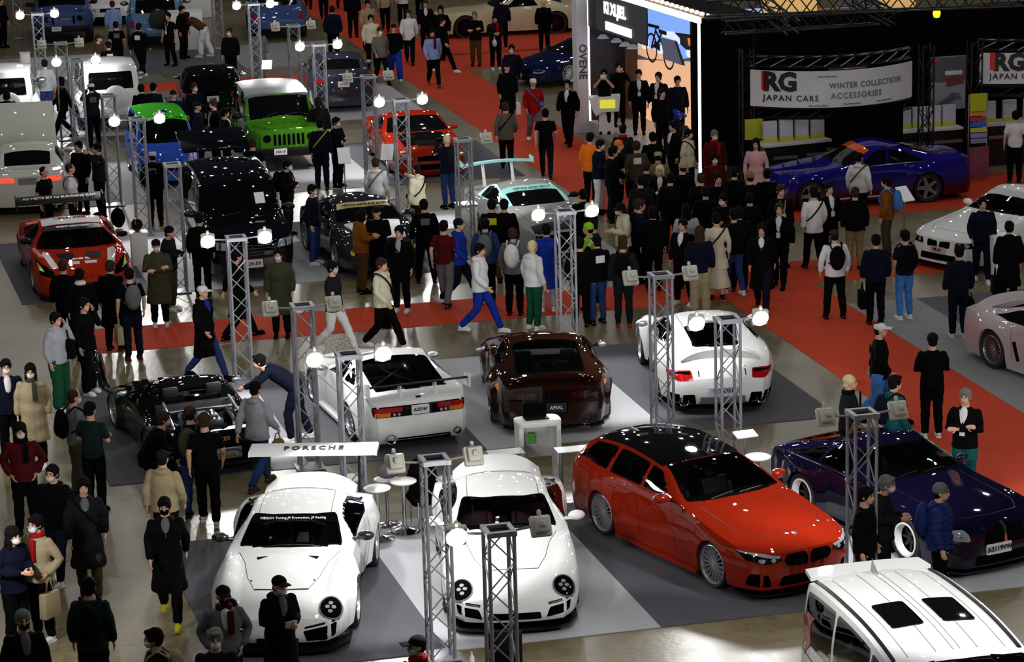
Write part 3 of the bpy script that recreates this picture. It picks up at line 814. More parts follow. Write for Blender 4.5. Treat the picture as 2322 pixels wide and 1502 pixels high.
# ---- big people carriers
def car_mpv(name, label, pos, hd, pt, white=True):
    sp = mk(4.95,1.85,1.92,1.0,4.0,R=.36,hz=.95,cowl=(1.15,1.18),head=(1.95,1.80),rear=(4.75,1.86),deck=(4.93,1.2),tz=1.0,belt=1.12,tumble=.11,sill=.18,tw=.24,flare=(.015,.015),bulge=(.12,.04),seatx=(2.2,3.3),seatz=.75,base=.3,roofk=.07,gap=.02,
            nose=[(.1,.05),(.4,0),(.8,.02),(1.1,.15)])
    c = Car(name, label, sp, pos, RD(hd), pt, cat='van', seethru=white, rim='five', rimmat=CHROME)
    glazing(c, [[(1.62,.05),(2.5,.05),(2.5,.88),(2.1,.88)], [(2.56,.05),(3.6,.05),(3.6,.9),(2.56,.9)], [(3.68,.05),(4.72,.05),(4.66,.88),(3.68,.9)]], rear=False)
    c.proj('rear_window', [(-.7,1.25),(.7,1.25),(.62,1.72),(-.62,1.72)], c.glassmat if not white else GLASSD, 'rear', rnd=.06)
    if white:
        for sg in (1,-1):
            c.top('sunroof', [(2.75,.14*sg),(3.45,.14*sg),(3.45,.62*sg),(2.75,.62*sg)], BLACK, off=.012, rnd=.05)
            c.top('roof_rail', [(2.1,.88*sg),(4.7,.88*sg),(4.7,.93*sg),(2.1,.93*sg)], TRIM, off=.02, rnd=0)
        for a in (-.7,-.05,.05,.7,-.3,.3): c.top('roof_rib', [(2.1,a-.006),(4.6,a-.006),(4.6,a+.006),(2.1,a+.006)], mat('roof_groove',(120,120,120)), off=.002, rnd=0)
        b = MB(); b.add([(-2.2,-.03,1.86),(-2.2,.03,1.86),(-1.98,0,1.88),(-2.22,0,2.02)], [(0,1,3),(1,2,3),(2,0,3),(0,2,1)]); b.obj('shark_fin_aerial', mat('grey_paint',(150,150,150),rough=.3), c.root)
        b = MB(); b.prism([(-2.25,-.76),(-2.55,-.72),(-2.60,-.3),(-2.60,.3),(-2.55,.72),(-2.25,.76)], 1.80, 1.85); b.obj('roof_spoiler', pt, c.root)
        c.proj('tail_lamp', [(.66,.95),(.9,.98),(.86,1.5),(.78,1.5),(.74,1.08)], REDLENS, 'rear', mirror=True, off=.01)
        c.sidewin('window_chrome_strip', [(1.7,.0),(4.75,.0),(4.75,.05),(1.7,.05)], BLACK, rnd=0)
    else:
        for i in range(7):
            a = -.72+.24*i; c.top('roof_rib', [(2.2,a-.02),(4.5,a-.02),(4.5,a+.02),(2.2,a+.02)], pt, off=.006, rnd=0)
        for sg in (1,-1): c.top('roof_rail', [(2.1,.94*sg),(4.6,.94*sg),(4.6,.99*sg),(2.1,.99*sg)], CHROME, off=.03, rnd=0)
        for i in range(5): c.line([(-.5,.52+.07*i),(.5,.52+.07*i)], 'front', w=.012, name='grille_bar', m=mat('dim_chrome',(60,62,66),rough=.3,metal=.6))
        c.proj('headlight', [(.5,.72),(.88,.74),(.86,.9),(.55,.88)], CLEARLENS, mirror=True, rnd=.03)
        c.plate('24-59', .42, 'front', w=.36, h=.17, size=.11)
        t = MB(); t.box((0,0,0),(1.3,1.55,.10)); q = t.obj('tailgate', pt, c.root, bevel=.03); q.location = (-3.0,0,2.12); q.rotation_euler = (0,RD(10),0)
        g = MB(); g.box((-.05,0,.053),(.6,1.1,.01)); g.obj('tailgate_window', GLASSD, q)
        wipers(c)
        b = MB(); b.box((0,0,0),(.01,.21,.30)); q = b.obj('price_sheet', WHITE, c.root); p = c.P(1.55, 3-.55); q.location = (p.x+.03, .42, p.z+.05); q.rotation_euler = (0,RD(-50),0)
    doors(c, (1.55,2.53,3.64), .3, 1.08); c.line([(1.3,.95),(4.7,1.0)], 'side', w=.012, mirror=True)
    c.mirrors(1.75,1.2,wy=1.06,size=1.3); c.finish((1.35,4.8)); return c
# ---- black mid-engined car with its tail taken off
def car_open(pos, hd):
    pt = paint((10,10,11), rough=.12)
    sp = mk(4.25,1.80,1.12,.85,3.35,R=.34,hz=.5,cowl=(1.3,.78),head=(1.95,1.07),rear=(2.45,1.09),deck=(2.9,.72),tz=.66,belt=.74,tumble=.3,sill=.12,tw=.30,flare=(.12,.13),bulge=(.15,.05),seatx=(2.2,),roofk=.04,gap=.02)
    c = Car('sports_car', 'low black sports car with engine bay uncovered beside white barriers', sp, pos, RD(hd), pt, seethru=True, rim='multi', rimmat=SILVER)
    glazing(c, [[(1.6,.08),(2.35,.08),(2.4,.88),(2.05,.88)]], rw=.8)
    # open engine bay: hole in the rear deck with machinery inside
    c.holes.append(('top', [(2.95,-.8),(3.95,-.8),(3.95,.8),(2.95,.8)]))
    c.finish((1.4,2.9))
    e = thing('engine_bay', None, None); e.parent = c.root
    b = MB(); b.box((-1.3,0,.42),(1.0,1.2,.1)); b.box((-1.2,0,.58),(.5,.55,.26)); b.box((-1.2,0,.74),(.34,.4,.08)); b.obj('engine_block', mat('engine_grey',(60,62,65),rough=.3,metal=.7), e, bevel=.015)
    b = MB()
    for y in (-.3,-.1,.1,.3): b.path([(-1.1,y,.7),(-1.25,y*1.3,.82),(-1.4,y*1.5,.66)], .035, 8)
    b.obj('intake_pipe', CHROME, e)
    b = MB(); b.tube((-.75,.6,.66),(-1.8,.35,.62),.028); b.tube((-.75,-.6,.66),(-1.8,-.35,.62),.028); b.tube((-.75,.55,.9),(-1.75,.6,.64),.025); b.tube((-.75,-.55,.9),(-1.75,-.6,.64),.025); b.tube((-.72,-.6,.72),(-.72,.6,.72),.025)
    b.obj('brace_bar', SILVER, e)
    b = MB(); b.box((-1.97,0,.70),(.16,1.5,.02)); b.obj('rear_cross_panel', mat('pale_grey_metal',(205,207,205),rough=.3), e)
    c.proj('number_plate', [(-.22,.55),(.22,.55),(.22,.65),(-.22,.65)], DARK, 'rear', off=.01)
    p = c.ray(0,.6,'rear'); text('SFT KESI', .09, mat('yellow_print',(200,180,30)), c.root, frame(p+Vector((-.03,0,0)),(0,-1,0),(0,0,1)), name='plate_lettering')
    c.proj('rear_opening', [(-.6,.2),(.6,.2),(.6,.5),(-.6,.5)], DARK, 'rear')
    b = MB()
    for y in (-.35,.35): b.tube((-2.0,y,.4),(-2.18,y*.6,.3),.06,n=12)
    b.lathe([(.18,-.35),(.18,.35)],14,'y',c=(-2.02,0,.36)); b.obj('silencer', CHROME, c.root)
    lip(c, BLACK, side='rear', z=.1); c.mirrors(1.75,.85,wy=.98,size=.9)
    # raised door swung upward
    b = MB(); V = [(-.1,0,0),(1.0,0,.05),(1.05,0,.5),(.7,0,.62),(.0,0,.55)]
    b.prism([(x, z) for x, _, z in V], -.04, .04, axis='y'); q = b.obj('raised_door', pt, c.root, bevel=.02); q.location = (1.15,1.02,.72); q.rotation_euler = (RD(-35),RD(-62),RD(8)); q.scale = (.62,.9,.8)
    b = MB(); b.prism([(.1,.25),(.8,.28),(.65,.52),(.15,.5)], -.05, .05, axis='y'); b.obj('door_glass', BLACK, q)
    return c
# ---- racing car
def car_race(pos, hd):
    sp = mk(4.6,2.0,1.2,.98,3.68,R=.345,hz=.5,cowl=(1.25,.78),head=(2.2,1.14),rear=(2.9,1.16),deck=(4.0,.9),tz=.8,belt=.78,tumble=.36,sill=.1,tw=.31,flare=(.05,.06),bulge=(.22,.05),seatx=(2.3,),roofk=.04,gap=.02,hoodw=.6)
    sp['cr'] = [(0,0),(.3,.03),(.9,.09),(1.4,.03),(1.8,0),(4.6,0)]
    c = Car('race_car', 'red and white racing car with black rear wing and bonnet vents', sp, pos, RD(hd), C_RACE, seethru=True, rim='five', rimmat=SILVER, seat=mat('red_leather_bright',(150,20,18)))
    glazing(c, [[(1.7,.08),(2.9,.08),(2.8,.88),(2.3,.88)], [(3.0,.1),(3.6,.35),(3.2,.7),(2.95,.85)]])
    c.top('white_roof', [(2.26,-.98),(2.19,0),(2.26,.98),(3.1,.98),(3.1,-.98)], WPAINT, off=.005)
    c.top('sun_strip', [(2.02,-.9),(1.94,-.45),(1.92,0),(1.94,.45),(2.02,.9),(2.2,.9),(2.14,.45),(2.12,0),(2.14,-.45),(2.2,-.9)], TRIM, off=.01, rnd=0)
    for sg in (1,-1):
        P = lambda poly: [(a, b*sg) for a, b in poly]
        c.proj('bonnet_vent', P([(.62,.14),(1.05,.12),(1.08,.48),(.66,.40)]), DARK, 'top', rnd=.02)
        c.proj('white_stripe', P([(.28,.50),(1.25,.62),(1.3,.74),(.9,.76),(.3,.64)]), WPAINT, 'top')
        c.proj('headlight', [(.58*sg,.46),(.9*sg,.52),(.92*sg,.72),(.62*sg,.56)], BLACK, rnd=.02, off=.01)
        c.proj('headlight_film', [(.8*sg,.56),(.9*sg,.58),(.9*sg,.68)], mat('yellow_green_film',(170,190,40),rough=.2), off=.015)
    def lay(t, x, y, size, m, nm='lettering', rz=-90):
        me = text_mesh(t, size, m, nm, bold=.004); o = link(nm, me, c.root)
        q = c.ray(x, y, 'top'); q2 = c.ray(x-.1, y, 'top'); up = (c.ray(x+.1, y, 'top')-q2).normalized(); rt = Vector((0,1,0))
        o.matrix_local = frame(q+up.cross(rt).normalized()*-.006, rt, -up if False else (q-c.ray(x-.1,y,'top'))*1.0) if False else frame(q+Vector((0,0,.012)), (0,1,0), (c.ray(x+.05,y,'top')-c.ray(x-.05,y,'top')))
    lay('BABI EL', .62, 0, .11, WHITE); lay('I MILIU AICA', 2.5, 0, .12, REDLENS); lay('GREAT HEATWAVE', 2.05, 0, .08, WHITE)
    for sg in (1,-1):
        q = c.proj('number_square', [(.36,.06*sg),(.50,.05*sg),(.52,.30*sg),(.38,.30*sg)], WPAINT, 'top', off=.006)
    c.proj('air_intake', [(-.7,.14),(.7,.14),(.6,.36),(-.6,.36)], DARK, rnd=.03)
    w = wing(c, 4.6, 1.22, .95, ch=.34, m=TRIM, end=(.36,.22), endm=TRIM, posts=(.35,), postm=TRIM, th=.03, aoa=24)
    text('AD MEITE BIT NI BLEVININE KAIT', .11, WHITE, w, frame((c.L/2-4.6+.02,0,1.268),(0,1,0),(-.914,0,.407)), ext=.003)
    lip(c, BLACK, x=.07, z=.08, w=1.06); c.mirrors(1.85,.9,wy=1.02,m=TRIM); c.finish((1.35,4.0)); return c
# ---- everyday cars further back
def car_generic(name, label, sp, pos, hd, pt, sides, kind='front', rim='five', cat='car', rimmat=None, seethru=False, rearwin=True, plate=None, lampz=None, grille=True, glass=None, **k):
    c = Car(name, label, sp, pos, RD(hd), pt, cat=cat, rim=rim, rimmat=rimmat, seethru=seethru, glass=glass)
    glazing(c, sides, rear=rearwin)
    hz = sp['zc'][0][1]; z = lampz or hz-.06
    if kind == 'front':
        c.proj('headlight', [(.5,z-.06),(.84,z-.03),(.86,z+.06),(.54,z+.06)], CLEARLENS, mirror=True, rnd=.02)
        if grille:
            c.proj('grille', [(-.38,z-.1),(.38,z-.1),(.36,z+.03),(-.36,z+.03)], DARK, rnd=.02)
            c.proj('air_intake', [(-.6,.2),(.6,.2),(.55,.34),(-.55,.34)], DARK, rnd=.02)
        hoodline(c, .62, .2); wipers(c)
        if plate: c.plate(plate, .42, 'front')
    else:
        c.proj('tail_lamp', [(.5,z-.07),(.85,z-.06),(.85,z+.05),(.52,z+.06)], k.get('tail', REDLENS), 'rear', mirror=True, rnd=.02)
        if plate: c.plate(plate, z-.12, 'rear')
    sp2 = c.sp; doors(c, (sp2['cx']+.3, (sp2['cx']+sp2['dx'])/2+.1), .3, sp2['zs'][4][1]-.05)
    c.mirrors(sp2['cx']+.42, sp2['zs'][4][1]+.06, wy=c.W+.08)
    c.finish((sp2['cx']+.1, sp2['dx']-.1)); return c
def spare(c, m, x=-.0, z=.95, r=.36):
    b = MB(); b.lathe([(0,0),(r*.8,0),(r*.97,-.03),(r,-.1),(r,-.2),(0,-.2)], 28, 'x'); o = b.obj('spare_wheel_cover', m, c.root)
    o.location = (-c.L/2-.14+x,-.12,z); o.rotation_euler = (0,0,0); o.scale = (-1,1,1)
# ------------------------------------------------------------------ people
SKIN = mat('skin', (196,150,124), rough=.55)
SKIN2 = mat('skin_tan', (172,126,98), rough=.55)
def V(*a): return Vector(a)
# a standing figure 1.72 m tall, facing -Y (x is its left). Joints per pose.
def pose(**k):
    J = dict(pelvis=V(0,0,.93), chest=V(0,0,1.27), neck=V(0,.01,1.45), head=V(0,-.02,1.60), lean=0.,
        hipL=V(.09,0,.90), kneeL=V(.10,-.02,.49), footL=V(.11,.03,.09), hipR=V(-.09,0,.90), kneeR=V(-.10,-.02,.49), footR=V(-.11,.03,.09),
        shL=V(.168,.0,1.385), elL=V(.24,.03,1.13), wrL=V(.245,-.05,.90), shR=V(-.168,.0,1.385), elR=V(-.24,.03,1.13), wrR=V(-.245,-.05,.90))
    J.update(k); return J
POSES = dict(
 stand=pose(),
 stance=pose(kneeL=V(.13,-.03,.49), footL=V(.17,.04,.09), kneeR=V(-.12,0,.49), footR=V(-.16,.06,.09), elL=V(.27,.06,1.14), wrL=V(.27,-.03,.92), head=V(.01,-.03,1.60)),
 phone=pose(elL=V(.23,.0,1.14), wrL=V(.09,-.24,1.16), elR=V(-.23,.0,1.14), wrR=V(-.07,-.25,1.14), head=V(0,-.06,1.585)),
 pockets=pose(elL=V(.29,.08,1.14), wrL=V(.19,-.06,.97), elR=V(-.29,.08,1.14), wrR=V(-.19,-.06,.97), footL=V(.13,.0,.09)),
 photo=pose(elL=V(.25,-.14,1.27), wrL=V(.07,-.27,1.50), elR=V(-.25,-.14,1.27), wrR=V(-.06,-.27,1.50)),
 folded=pose(elL=V(.25,-.04,1.13), wrL=V(-.05,-.20,1.15), elR=V(-.25,-.04,1.13), wrR=V(.06,-.17,1.19)),
 call=pose(elL=V(.28,-.08,1.20), wrL=V(.12,-.10,1.50), footR=V(-.13,-.05,.09), kneeR=V(-.11,-.07,.49)),
 walk=pose(pelvis=V(0,0,.90), hipL=V(.09,0,.87), hipR=V(-.09,0,.87), kneeL=V(.10,-.19,.50), footL=V(.10,-.36,.10), kneeR=V(-.10,.04,.47), footR=V(-.10,.37,.14), elL=V(.24,.10,1.15), wrL=V(.24,.17,.92), elR=V(-.24,-.03,1.13), wrR=V(-.22,-.21,.95)),
 stroll=pose(kneeL=V(.10,-.10,.50), footL=V(.10,-.17,.09), kneeR=V(-.10,.02,.48), footR=V(-.10,.21,.11), elL=V(.25,.07,1.14), wrL=V(.25,.04,.91), elR=V(-.25,.0,1.13), wrR=V(-.23,-.14,.92)),
 bend=pose(chest=V(0,-.24,1.16), neck=V(0,-.40,1.27), head=V(0,-.52,1.36), shL=V(.19,-.34,1.24), shR=V(-.19,-.34,1.24), elL=V(.24,-.55,1.07), wrL=V(.16,-.76,.97), elR=V(-.24,-.50,1.03), wrR=V(-.18,-.70,.92), hipL=V(.09,.06,.89), hipR=V(-.09,.06,.89), kneeL=V(.10,-.08,.49), footL=V(.12,-.05,.09), kneeR=V(-.10,.12,.48), footR=V(-.12,.26,.1), pelvis=V(0,.05,.93)),
 crouch=pose(pelvis=V(0,.10,.62), hipL=V(.09,.1,.60), hipR=V(-.09,.1,.60), chest=V(0,-.06,.92), neck=V(0,-.15,1.10), head=V(0,-.21,1.24), shL=V(.19,-.12,1.05), shR=V(-.19,-.12,1.05), kneeL=V(.14,-.30,.56), footL=V(.12,-.16,.09), kneeR=V(-.14,-.16,.34), footR=V(-.12,.14,.10), elL=V(.25,-.30,.84), wrL=V(.17,-.46,.66), elR=V(-.24,-.2,.82), wrR=V(-.20,-.38,.72)),
 point=pose(elR=V(-.27,-.24,1.30), wrR=V(-.30,-.50,1.36), elL=V(.24,.03,1.13)),
)
def ring_tube(b, pts, n=12):
    """pts: (centre, rx, ry, x-axis, y-axis) rings joined into a closed tube"""
    vs = []; fs = []
    for c, rx, ry, ax, ay in pts:
        for i in range(n):
            t = 2*pi*i/n; vs.append(c+ax*rx*cos(t)+ay*ry*sin(t))
    for j in range(len(pts)-1):
        for i in range(n): fs.append((j*n+i, j*n+(i+1) % n, (j+1)*n+(i+1) % n, (j+1)*n+i))
    fs += [tuple(range(n-1,-1,-1)), tuple((len(pts)-1)*n+i for i in range(n))]
    b.add(vs, fs)
def limb(b, P, R, n=10):
    """tapering limb through points P with radii R, slightly rounded at the ends"""
    pts = []
    for i, (p, r) in enumerate(zip(P, R)):
        d = (P[min(i+1, len(P)-1)]-P[max(i-1, 0)]).normalized()
        a = d.cross(V(0,1,0)) if abs(d.y) < .9 else d.cross(V(0,0,1))
        a.normalize(); c = d.cross(a)
        if i == 0: pts.append((p-d*r*.6, r*.55, r*.55, a, c))
        pts.append((p, r, r, a, c))
        if i < len(P)-1:
            q = P[i+1]; m = p.lerp(q, .35); rr = r+(R[i+1]-r)*.25 + r*.06; d2 = (q-p).normalized()
            a2 = d2.cross(V(0,1,0)) if abs(d2.y) < .9 else d2.cross(V(0,0,1)); a2.normalize(); pts.append((m, rr, rr, a2, d2.cross(a2)))
        else: pts.append((p+d*r*.6, r*.5, r*.5, a, c))
    ring_tube(b, pts, n)
def torso(b, J, off=0., low=0., flare=0., waist=.0):
    X = V(1,0,0)
    p, c, nk = J['pelvis'], J['chest'], J['neck']
    up = (nk-p).normalized(); Y = up.cross(X).normalized()
    def rg(t, rx, ry, base=None):
        q = (p.lerp(c, t) if t <= 1 else c.lerp(nk, t-1)) if base is None else base
        return (q, rx+off, ry+off, X, Y)
    rs = []
    if low:
        n = max(2, int(low/.12))
        for i in range(n, 0, -1):
            k = i/n; q = p-V(0,0,1)*low*k; rs.append((q, .165+off+flare*k, .125+off+flare*k*.9, X, Y))
    rs += [rg(-.02,.166,.13), rg(.2,.166,.13), rg(.5,.15-waist,.113), rg(.8,.165,.12), rg(1.0,.178,.122), rg(1.25,.178,.112), rg(1.5,.160,.098), rg(1.72,.118,.08), rg(1.88,.085,.066), rg(1.97,.06,.06)]
    ring_tube(b, rs, 16)
def hand(b, w, e, sgn, grip=False):
    """palm, four fingers and a thumb continuing the forearm"""
    d = (w-e).normalized()
    side = V(sgn,0,0)-d*d.x*sgn
    if side.length < .2: side = V(0,0,1)
    side.normalize(); nrm = d.cross(side).normalized()
    if nrm.y < 0: nrm = -nrm
    # palm faces the body's front/inside; fingers spread along nrm when the arm hangs
    w2 = w+d*.015
    ring_tube(b, [(w2, .022, .018, nrm, side), (w2+d*.03, .034, .016, nrm, side), (w2+d*.075, .038, .015, nrm, side), (w2+d*.088, .033, .012, nrm, side)], 8)
    for i, (o, L) in enumerate(((-.028,.062),(-.010,.072),(.010,.068),(.027,.052))):
        p0 = w2+d*.08+nrm*o; curl = -side*.35*(1.6 if grip else 1); k1 = p0+(d+curl*.4).normalized()*L*.5; k2 = k1+(d+curl*1.6).normalized()*L*.5
        limb(b, [p0, k1, k2], [.0095,.0088,.0078], 6)
    p0 = w2+d*.025-nrm*.028; k1 = p0+(d*.6-nrm*.8-side*.2).normalized()*.035; k2 = k1+(d*.95-nrm*.2-side*.4).normalized()*.03
    limb(b, [p0, k1, k2], [.011,.0105,.009], 6)
def head_geo(b, h, nk):
    for c, r in (((0,.008,.02),(.077,.096,.098)), ((0,-.028,-.045),(.058,.062,.066)), ((0,-.045,-.085),(.034,.036,.026)), ((0,-.093,-.022),(.0125,.017,.021)), ((0,-.088,.006),(.009,.012,.026)), ((0,-.084,-.06),(.024,.012,.009)), ((.077,.012,-.015),(.010,.017,.028)), ((-.077,.012,-.015),(.010,.017,.028))):
        b.ell(h+V(*c), r, nu=14, nv=10)
    limb(b, [nk-V(0,0,.05), h+V(0,.025,-.06)], [.062,.054], 10)
def remesh(mb, name, mats, vox, smooth=2, wrinkle=0., seed=0, wf=9.):
    me = mb.mesh(name, mats, smooth=False)
    o = link(name, me); m = o.modifiers.new('r', 'REMESH'); m.mode = 'VOXEL'; m.voxel_size = vox; m.use_smooth_shade = True
    if smooth:
        s = o.modifiers.new('s', 'SMOOTH'); s.iterations = smooth; s.factor = .6
    dg = bpy.context.evaluated_depsgraph_get(); dg.update()
    me2 = bpy.data.meshes.new_from_object(o.evaluated_get(dg)); bpy.data.objects.remove(o); bpy.data.meshes.remove(me)
    me2.name = name
    if wrinkle:
        n = len(me2.vertices); co = np.empty(n*3); me2.vertices.foreach_get('co', co); co = co.reshape(-1,3)
        nor = np.empty(n*3); me2.vertices.foreach_get('normal', nor); nor = nor.reshape(-1,3)
        ph = seed*1.7
        w = np.sin(co[:,2]*wf*3+np.sin(co[:,0]*11+ph)*1.8+np.sin(co[:,1]*13+ph)*1.5)+.6*np.sin(co[:,0]*23+co[:,2]*wf*2.2+ph*2+np.sin(co[:,1]*17))
        co += nor*(w*wrinkle)[:,None]; me2.vertices.foreach_set('co', co.ravel()); me2.update()
    for p in me2.polygons: p.use_smooth = True
    me2.materials.clear()
    for m in (mats if isinstance(mats, list) else [mats]): me2.materials.append(m)
    return me2
PM = {}
def pm(kind, ps):
    """mesh of one garment or body in one pose (built once, then shared)"""
    k = (kind, ps)
    if k in PM: return PM[k]
    J = POSES[ps]; b = MB(); sd = len(PM)
    if kind == 'body':
        torso(b, J, 0); head_geo(b, J['head'], J['neck'])
        for s, g in (('L',1),('R',-1)):
            limb(b, [J['sh'+s], J['el'+s], J['wr'+s]], [.052,.040,.027]); hand(b, J['wr'+s], J['el'+s], g)
            limb(b, [J['hip'+s], J['knee'+s], J['foot'+s]], [.082,.056,.038])
            f = J['foot'+s]; limb(b, [f-V(0,-.03,.04), f-V(0,.10,.06)], [.036,.028])
        me = remesh(b, 'person', SKIN, .0085, 1)
        e = MB(); h = J['head']
        for s_ in (1,-1):
            e.ell(h+V(.031*s_,-.083,.008), (.013,.008,.006), nu=8, nv=6); e.box(h+V(.032*s_,-.088,.028), (.034,.01,.007))
        e.box(h+V(0,-.0915,-.06), (.032,.008,.005))
        em = e.mesh('e', BLKPRINT); bm = bmesh.new(); bm.from_mesh(me); n0 = len(bm.faces); bm.from_mesh(em); bm.faces.ensure_lookup_table()
        for f in bm.faces[n0:]: f.material_index = 1
        bm.to_mesh(me); bm.free(); me.materials.append(BLKPRINT)
    elif kind in ('jacket','hoodie','coat','puffer','tee','cardigan'):
        off = {'jacket':.026,'hoodie':.03,'coat':.032,'puffer':.05,'tee':.012,'cardigan':.022}[kind]
        low = {'jacket':.10,'hoodie':.08,'coat':.46,'puffer':.08,'tee':.06,'cardigan':.14}[kind]
        if ps == 'crouch': low = .02
        torso(b, J, off, low, .05 if kind == 'coat' else .012)
        for s, g in (('L',1),('R',-1)):
            sh, el, wr = J['sh'+s], J['el'+s], J['wr'+s]; a = off*.55
            if kind == 'tee': limb(b, [sh, sh.lerp(el,.75)], [.060,.056])
            else: limb(b, [sh, el, el.lerp(wr,.93)], [.056+a,.048+a,.038+a*.8])
        if kind in ('hoodie','puffer','coat'):
            nk = J['neck']; b.ell(nk+V(0,.055,-.02), (.115,.08,.055), nu=14); b.ell(nk+V(0,.0,-.0), (.085,.075,.035), nu=14)
        elif kind != 'tee':
            nk = J['neck']; b.ell(nk+V(0,.01,-.01), (.075,.068,.03), nu=14)
        me = remesh(b, kind, SKIN, .014, 3, {'jacket':.0035,'hoodie':.0045,'coat':.005,'puffer':.005,'tee':.003,'cardigan':.003}[kind], sd, 30 if kind == 'puffer' else 9)
    elif kind in ('trousers','jeans','wide'):
        a = {'trousers':.016,'jeans':.010,'wide':.034}[kind]
        X = V(1,0,0); p = J['pelvis']; Y = V(0,1,0)
        ring_tube(b, [(p+V(0,0,.08), .152+a*.4, .115+a*.4, X, Y), (p, .158+a*.4, .12+a*.4, X, Y), (p-V(0,0,.09), .156+a*.4, .118+a*.4, X, Y)], 16)
        for s in 'LR':
            h, kn, f = J['hip'+s], J['knee'+s], J['foot'+s]; f2 = kn.lerp(f, .96)
            limb(b, [h, kn, f2], [.088+a, .062+a, (.047+a) if kind != 'wide' else .09])
        me = remesh(b, kind, SKIN, .014, 3, .003, sd, 14)
    elif kind == 'skirt':
        X, Y = V(1,0,0), V(0,1,0); p = J['pelvis']
        ring_tube(b, [(p+V(0,0,.08), .15,.115,X,Y), (p-V(0,0,.1), .18,.145,X,Y), (p-V(0,0,.4), .22,.19,X,Y), (p-V(0,0,.68), .27,.24,X,Y)], 20)
        me = remesh(b, kind, SKIN, .014, 2, .006, sd, 2)
    elif kind == 'dress':
        X, Y = V(1,0,0), V(0,1,0); torso(b, J, .012, .3, .07, .015)
        for s in 'LR': limb(b, [J['sh'+s], J['el'+s], J['el'+s].lerp(J['wr'+s],.9)], [.062,.05,.04])
        me = remesh(b, kind, SKIN, .014, 2, .003, sd)
    elif kind in ('shoeL','shoeR'):
        f = J['foot'+kind[-1]]; z = f.z-.085
        b.ell(f+V(0,-.09,-.045), (.047,.10,.042), nu=12); b.ell(f+V(0,.0,-.03), (.042,.06,.055), nu=12); b.ell(f+V(0,-.14,-.055), (.044,.06,.03), nu=12)
        b.box((f.x, f.y-.065, f.z-.079), (.082,.255,.022))
        me = remesh(b, 'shoe', SKIN, .009, 1)
    elif kind in ('short','long','bob','bun','cap','beanie','buzz','bucket'):
        h = J['head']
        if kind in ('short','buzz','long','bob','bun'):
            g = {'buzz':.006,'short':.016,'long':.017,'bob':.018,'bun':.014}[kind]
            b.ell(h+V(0,.022,.033), (.078+g,.092+g*.9,.090+g), nu=16, nv=12)
            b.ell(h+V(0,.05,-.03), (.070+g*.8,.058+g*.6,.065), nu=14)
            if kind == 'short': b.ell(h+V(.0,-.06,.085), (.06,.045,.028), nu=12)
            if kind == 'bob':
                for s in (1,-1): b.ell(h+V(.078*s,.01,-.05), (.02,.055,.075))
                b.ell(h+V(0,.06,-.07), (.082,.05,.07)); b.ell(h+V(0,-.065,.07), (.065,.035,.03))
            if kind == 'long':
                for s in (1,-1): b.ell(h+V(.07*s,.02,-.09), (.03,.055,.13))
                b.ell(h+V(0,.085,-.16), (.095,.045,.2)); b.ell(h+V(0,-.065,.07), (.065,.035,.03))
            if kind == 'bun': b.ell(h+V(0,.115,.06), (.04,.04,.04))
            me = remesh(b, 'hair', SKIN, .010, 1, .0022, sd, 20)
        else:
            b.ell(h+V(0,.018,.048), (.092,.104,.075 if kind == 'cap' else .088), nu=18, nv=12)
            if kind == 'beanie': b.ell(h+V(0,.02,.02), (.094,.106,.04), nu=18)
            if kind == 'cap': b.box(h+V(0,-.125,.035), (.14,.11,.012)); b.ell(h+V(0,-.11,.04), (.075,.07,.014), nu=14)
            if kind == 'bucket': b.lathe([(.09,.03),(.15,-.01),(.15,-.02),(.09,.02)], 18, c=tuple(h+V(0,.01,.01)))
            me = remesh(b, {'cap':'cap','beanie':'beanie','bucket':'sun_hat'}[kind], SKIN, .010, 1)
    elif kind == 'mask':
        h = J['head']; b.ell(h+V(0,-.052,-.055), (.060,.052,.050), nu=14, nv=10)
        for s in (1,-1): b.box(h+V(.068*s,-.02,-.03), (.006,.09,.008))
        me = b.mesh('face_mask', SKIN)
    elif kind == 'eyes':
        h = J['head']
        for s in (1,-1):
            b.ell(h+V(.031*s,-.083,.008), (.013,.008,.006), nu=8, nv=6); b.box(h+V(.032*s,-.088,.028), (.034,.01,.007))
        me = b.mesh('eyes', SKIN)
    elif kind == 'backpack':
        c = J['chest']; up = (J['neck']-J['pelvis']).normalized(); Y = up.cross(V(1,0,0)).normalized()*-1
        if Y.y < 0: Y = -Y
        R = Matrix((V(1,0,0), Y, up)).transposed()
        b.ell(c+Y*.22-up*.05, (.155,.10,.24), rot=R, nu=14, nv=10); b.ell(c+Y*.29-up*.12, (.11,.05,.12), rot=R, nu=12)
        for s in (1,-1):
            q = [c+V(.10*s,0,0)+Y*.15+up*.12, c+V(.115*s,0,0)+Y*.02+up*.215, c+V(.115*s,0,0)-Y*.10+up*.13, c+V(.125*s,0,0)-Y*.15-up*.02, c+V(.15*s,0,0)-Y*.06-up*.14, c+V(.13*s,0,0)+Y*.14-up*.18]
            b.path(q, .020, 6)
        me = remesh(b, 'backpack', SKIN, .014, 2, .002, sd)
    elif kind == 'crossbody':
        c = J['chest']
        q = []
        for i in range(13):
            t = 2*pi*i/12; q.append(c+V(cos(t)*.19, sin(t)*.165, cos(t)*-.22 if True else 0)+V(0,0,-.02))
        b.path(q, .016, 6); b.ell(c+V(.20,-.06,-.24), (.07,.10,.08), nu=12)
        me = b.mesh('shoulder_bag', SKIN)
    elif kind == 'tote':
        w = J['wrL']; b.path([w+V(0,-.06,-.25), w+V(0,-.03,-.09), w+V(0,.03,-.09), w+V(0,.07,-.25)], .008, 6)
        b.box(w+V(0,.0,-.42), (.12,.32,.34), taper=.92)
        me = b.mesh('tote_bag', SKIN, bevel=.015)
    elif kind == 'handbag':
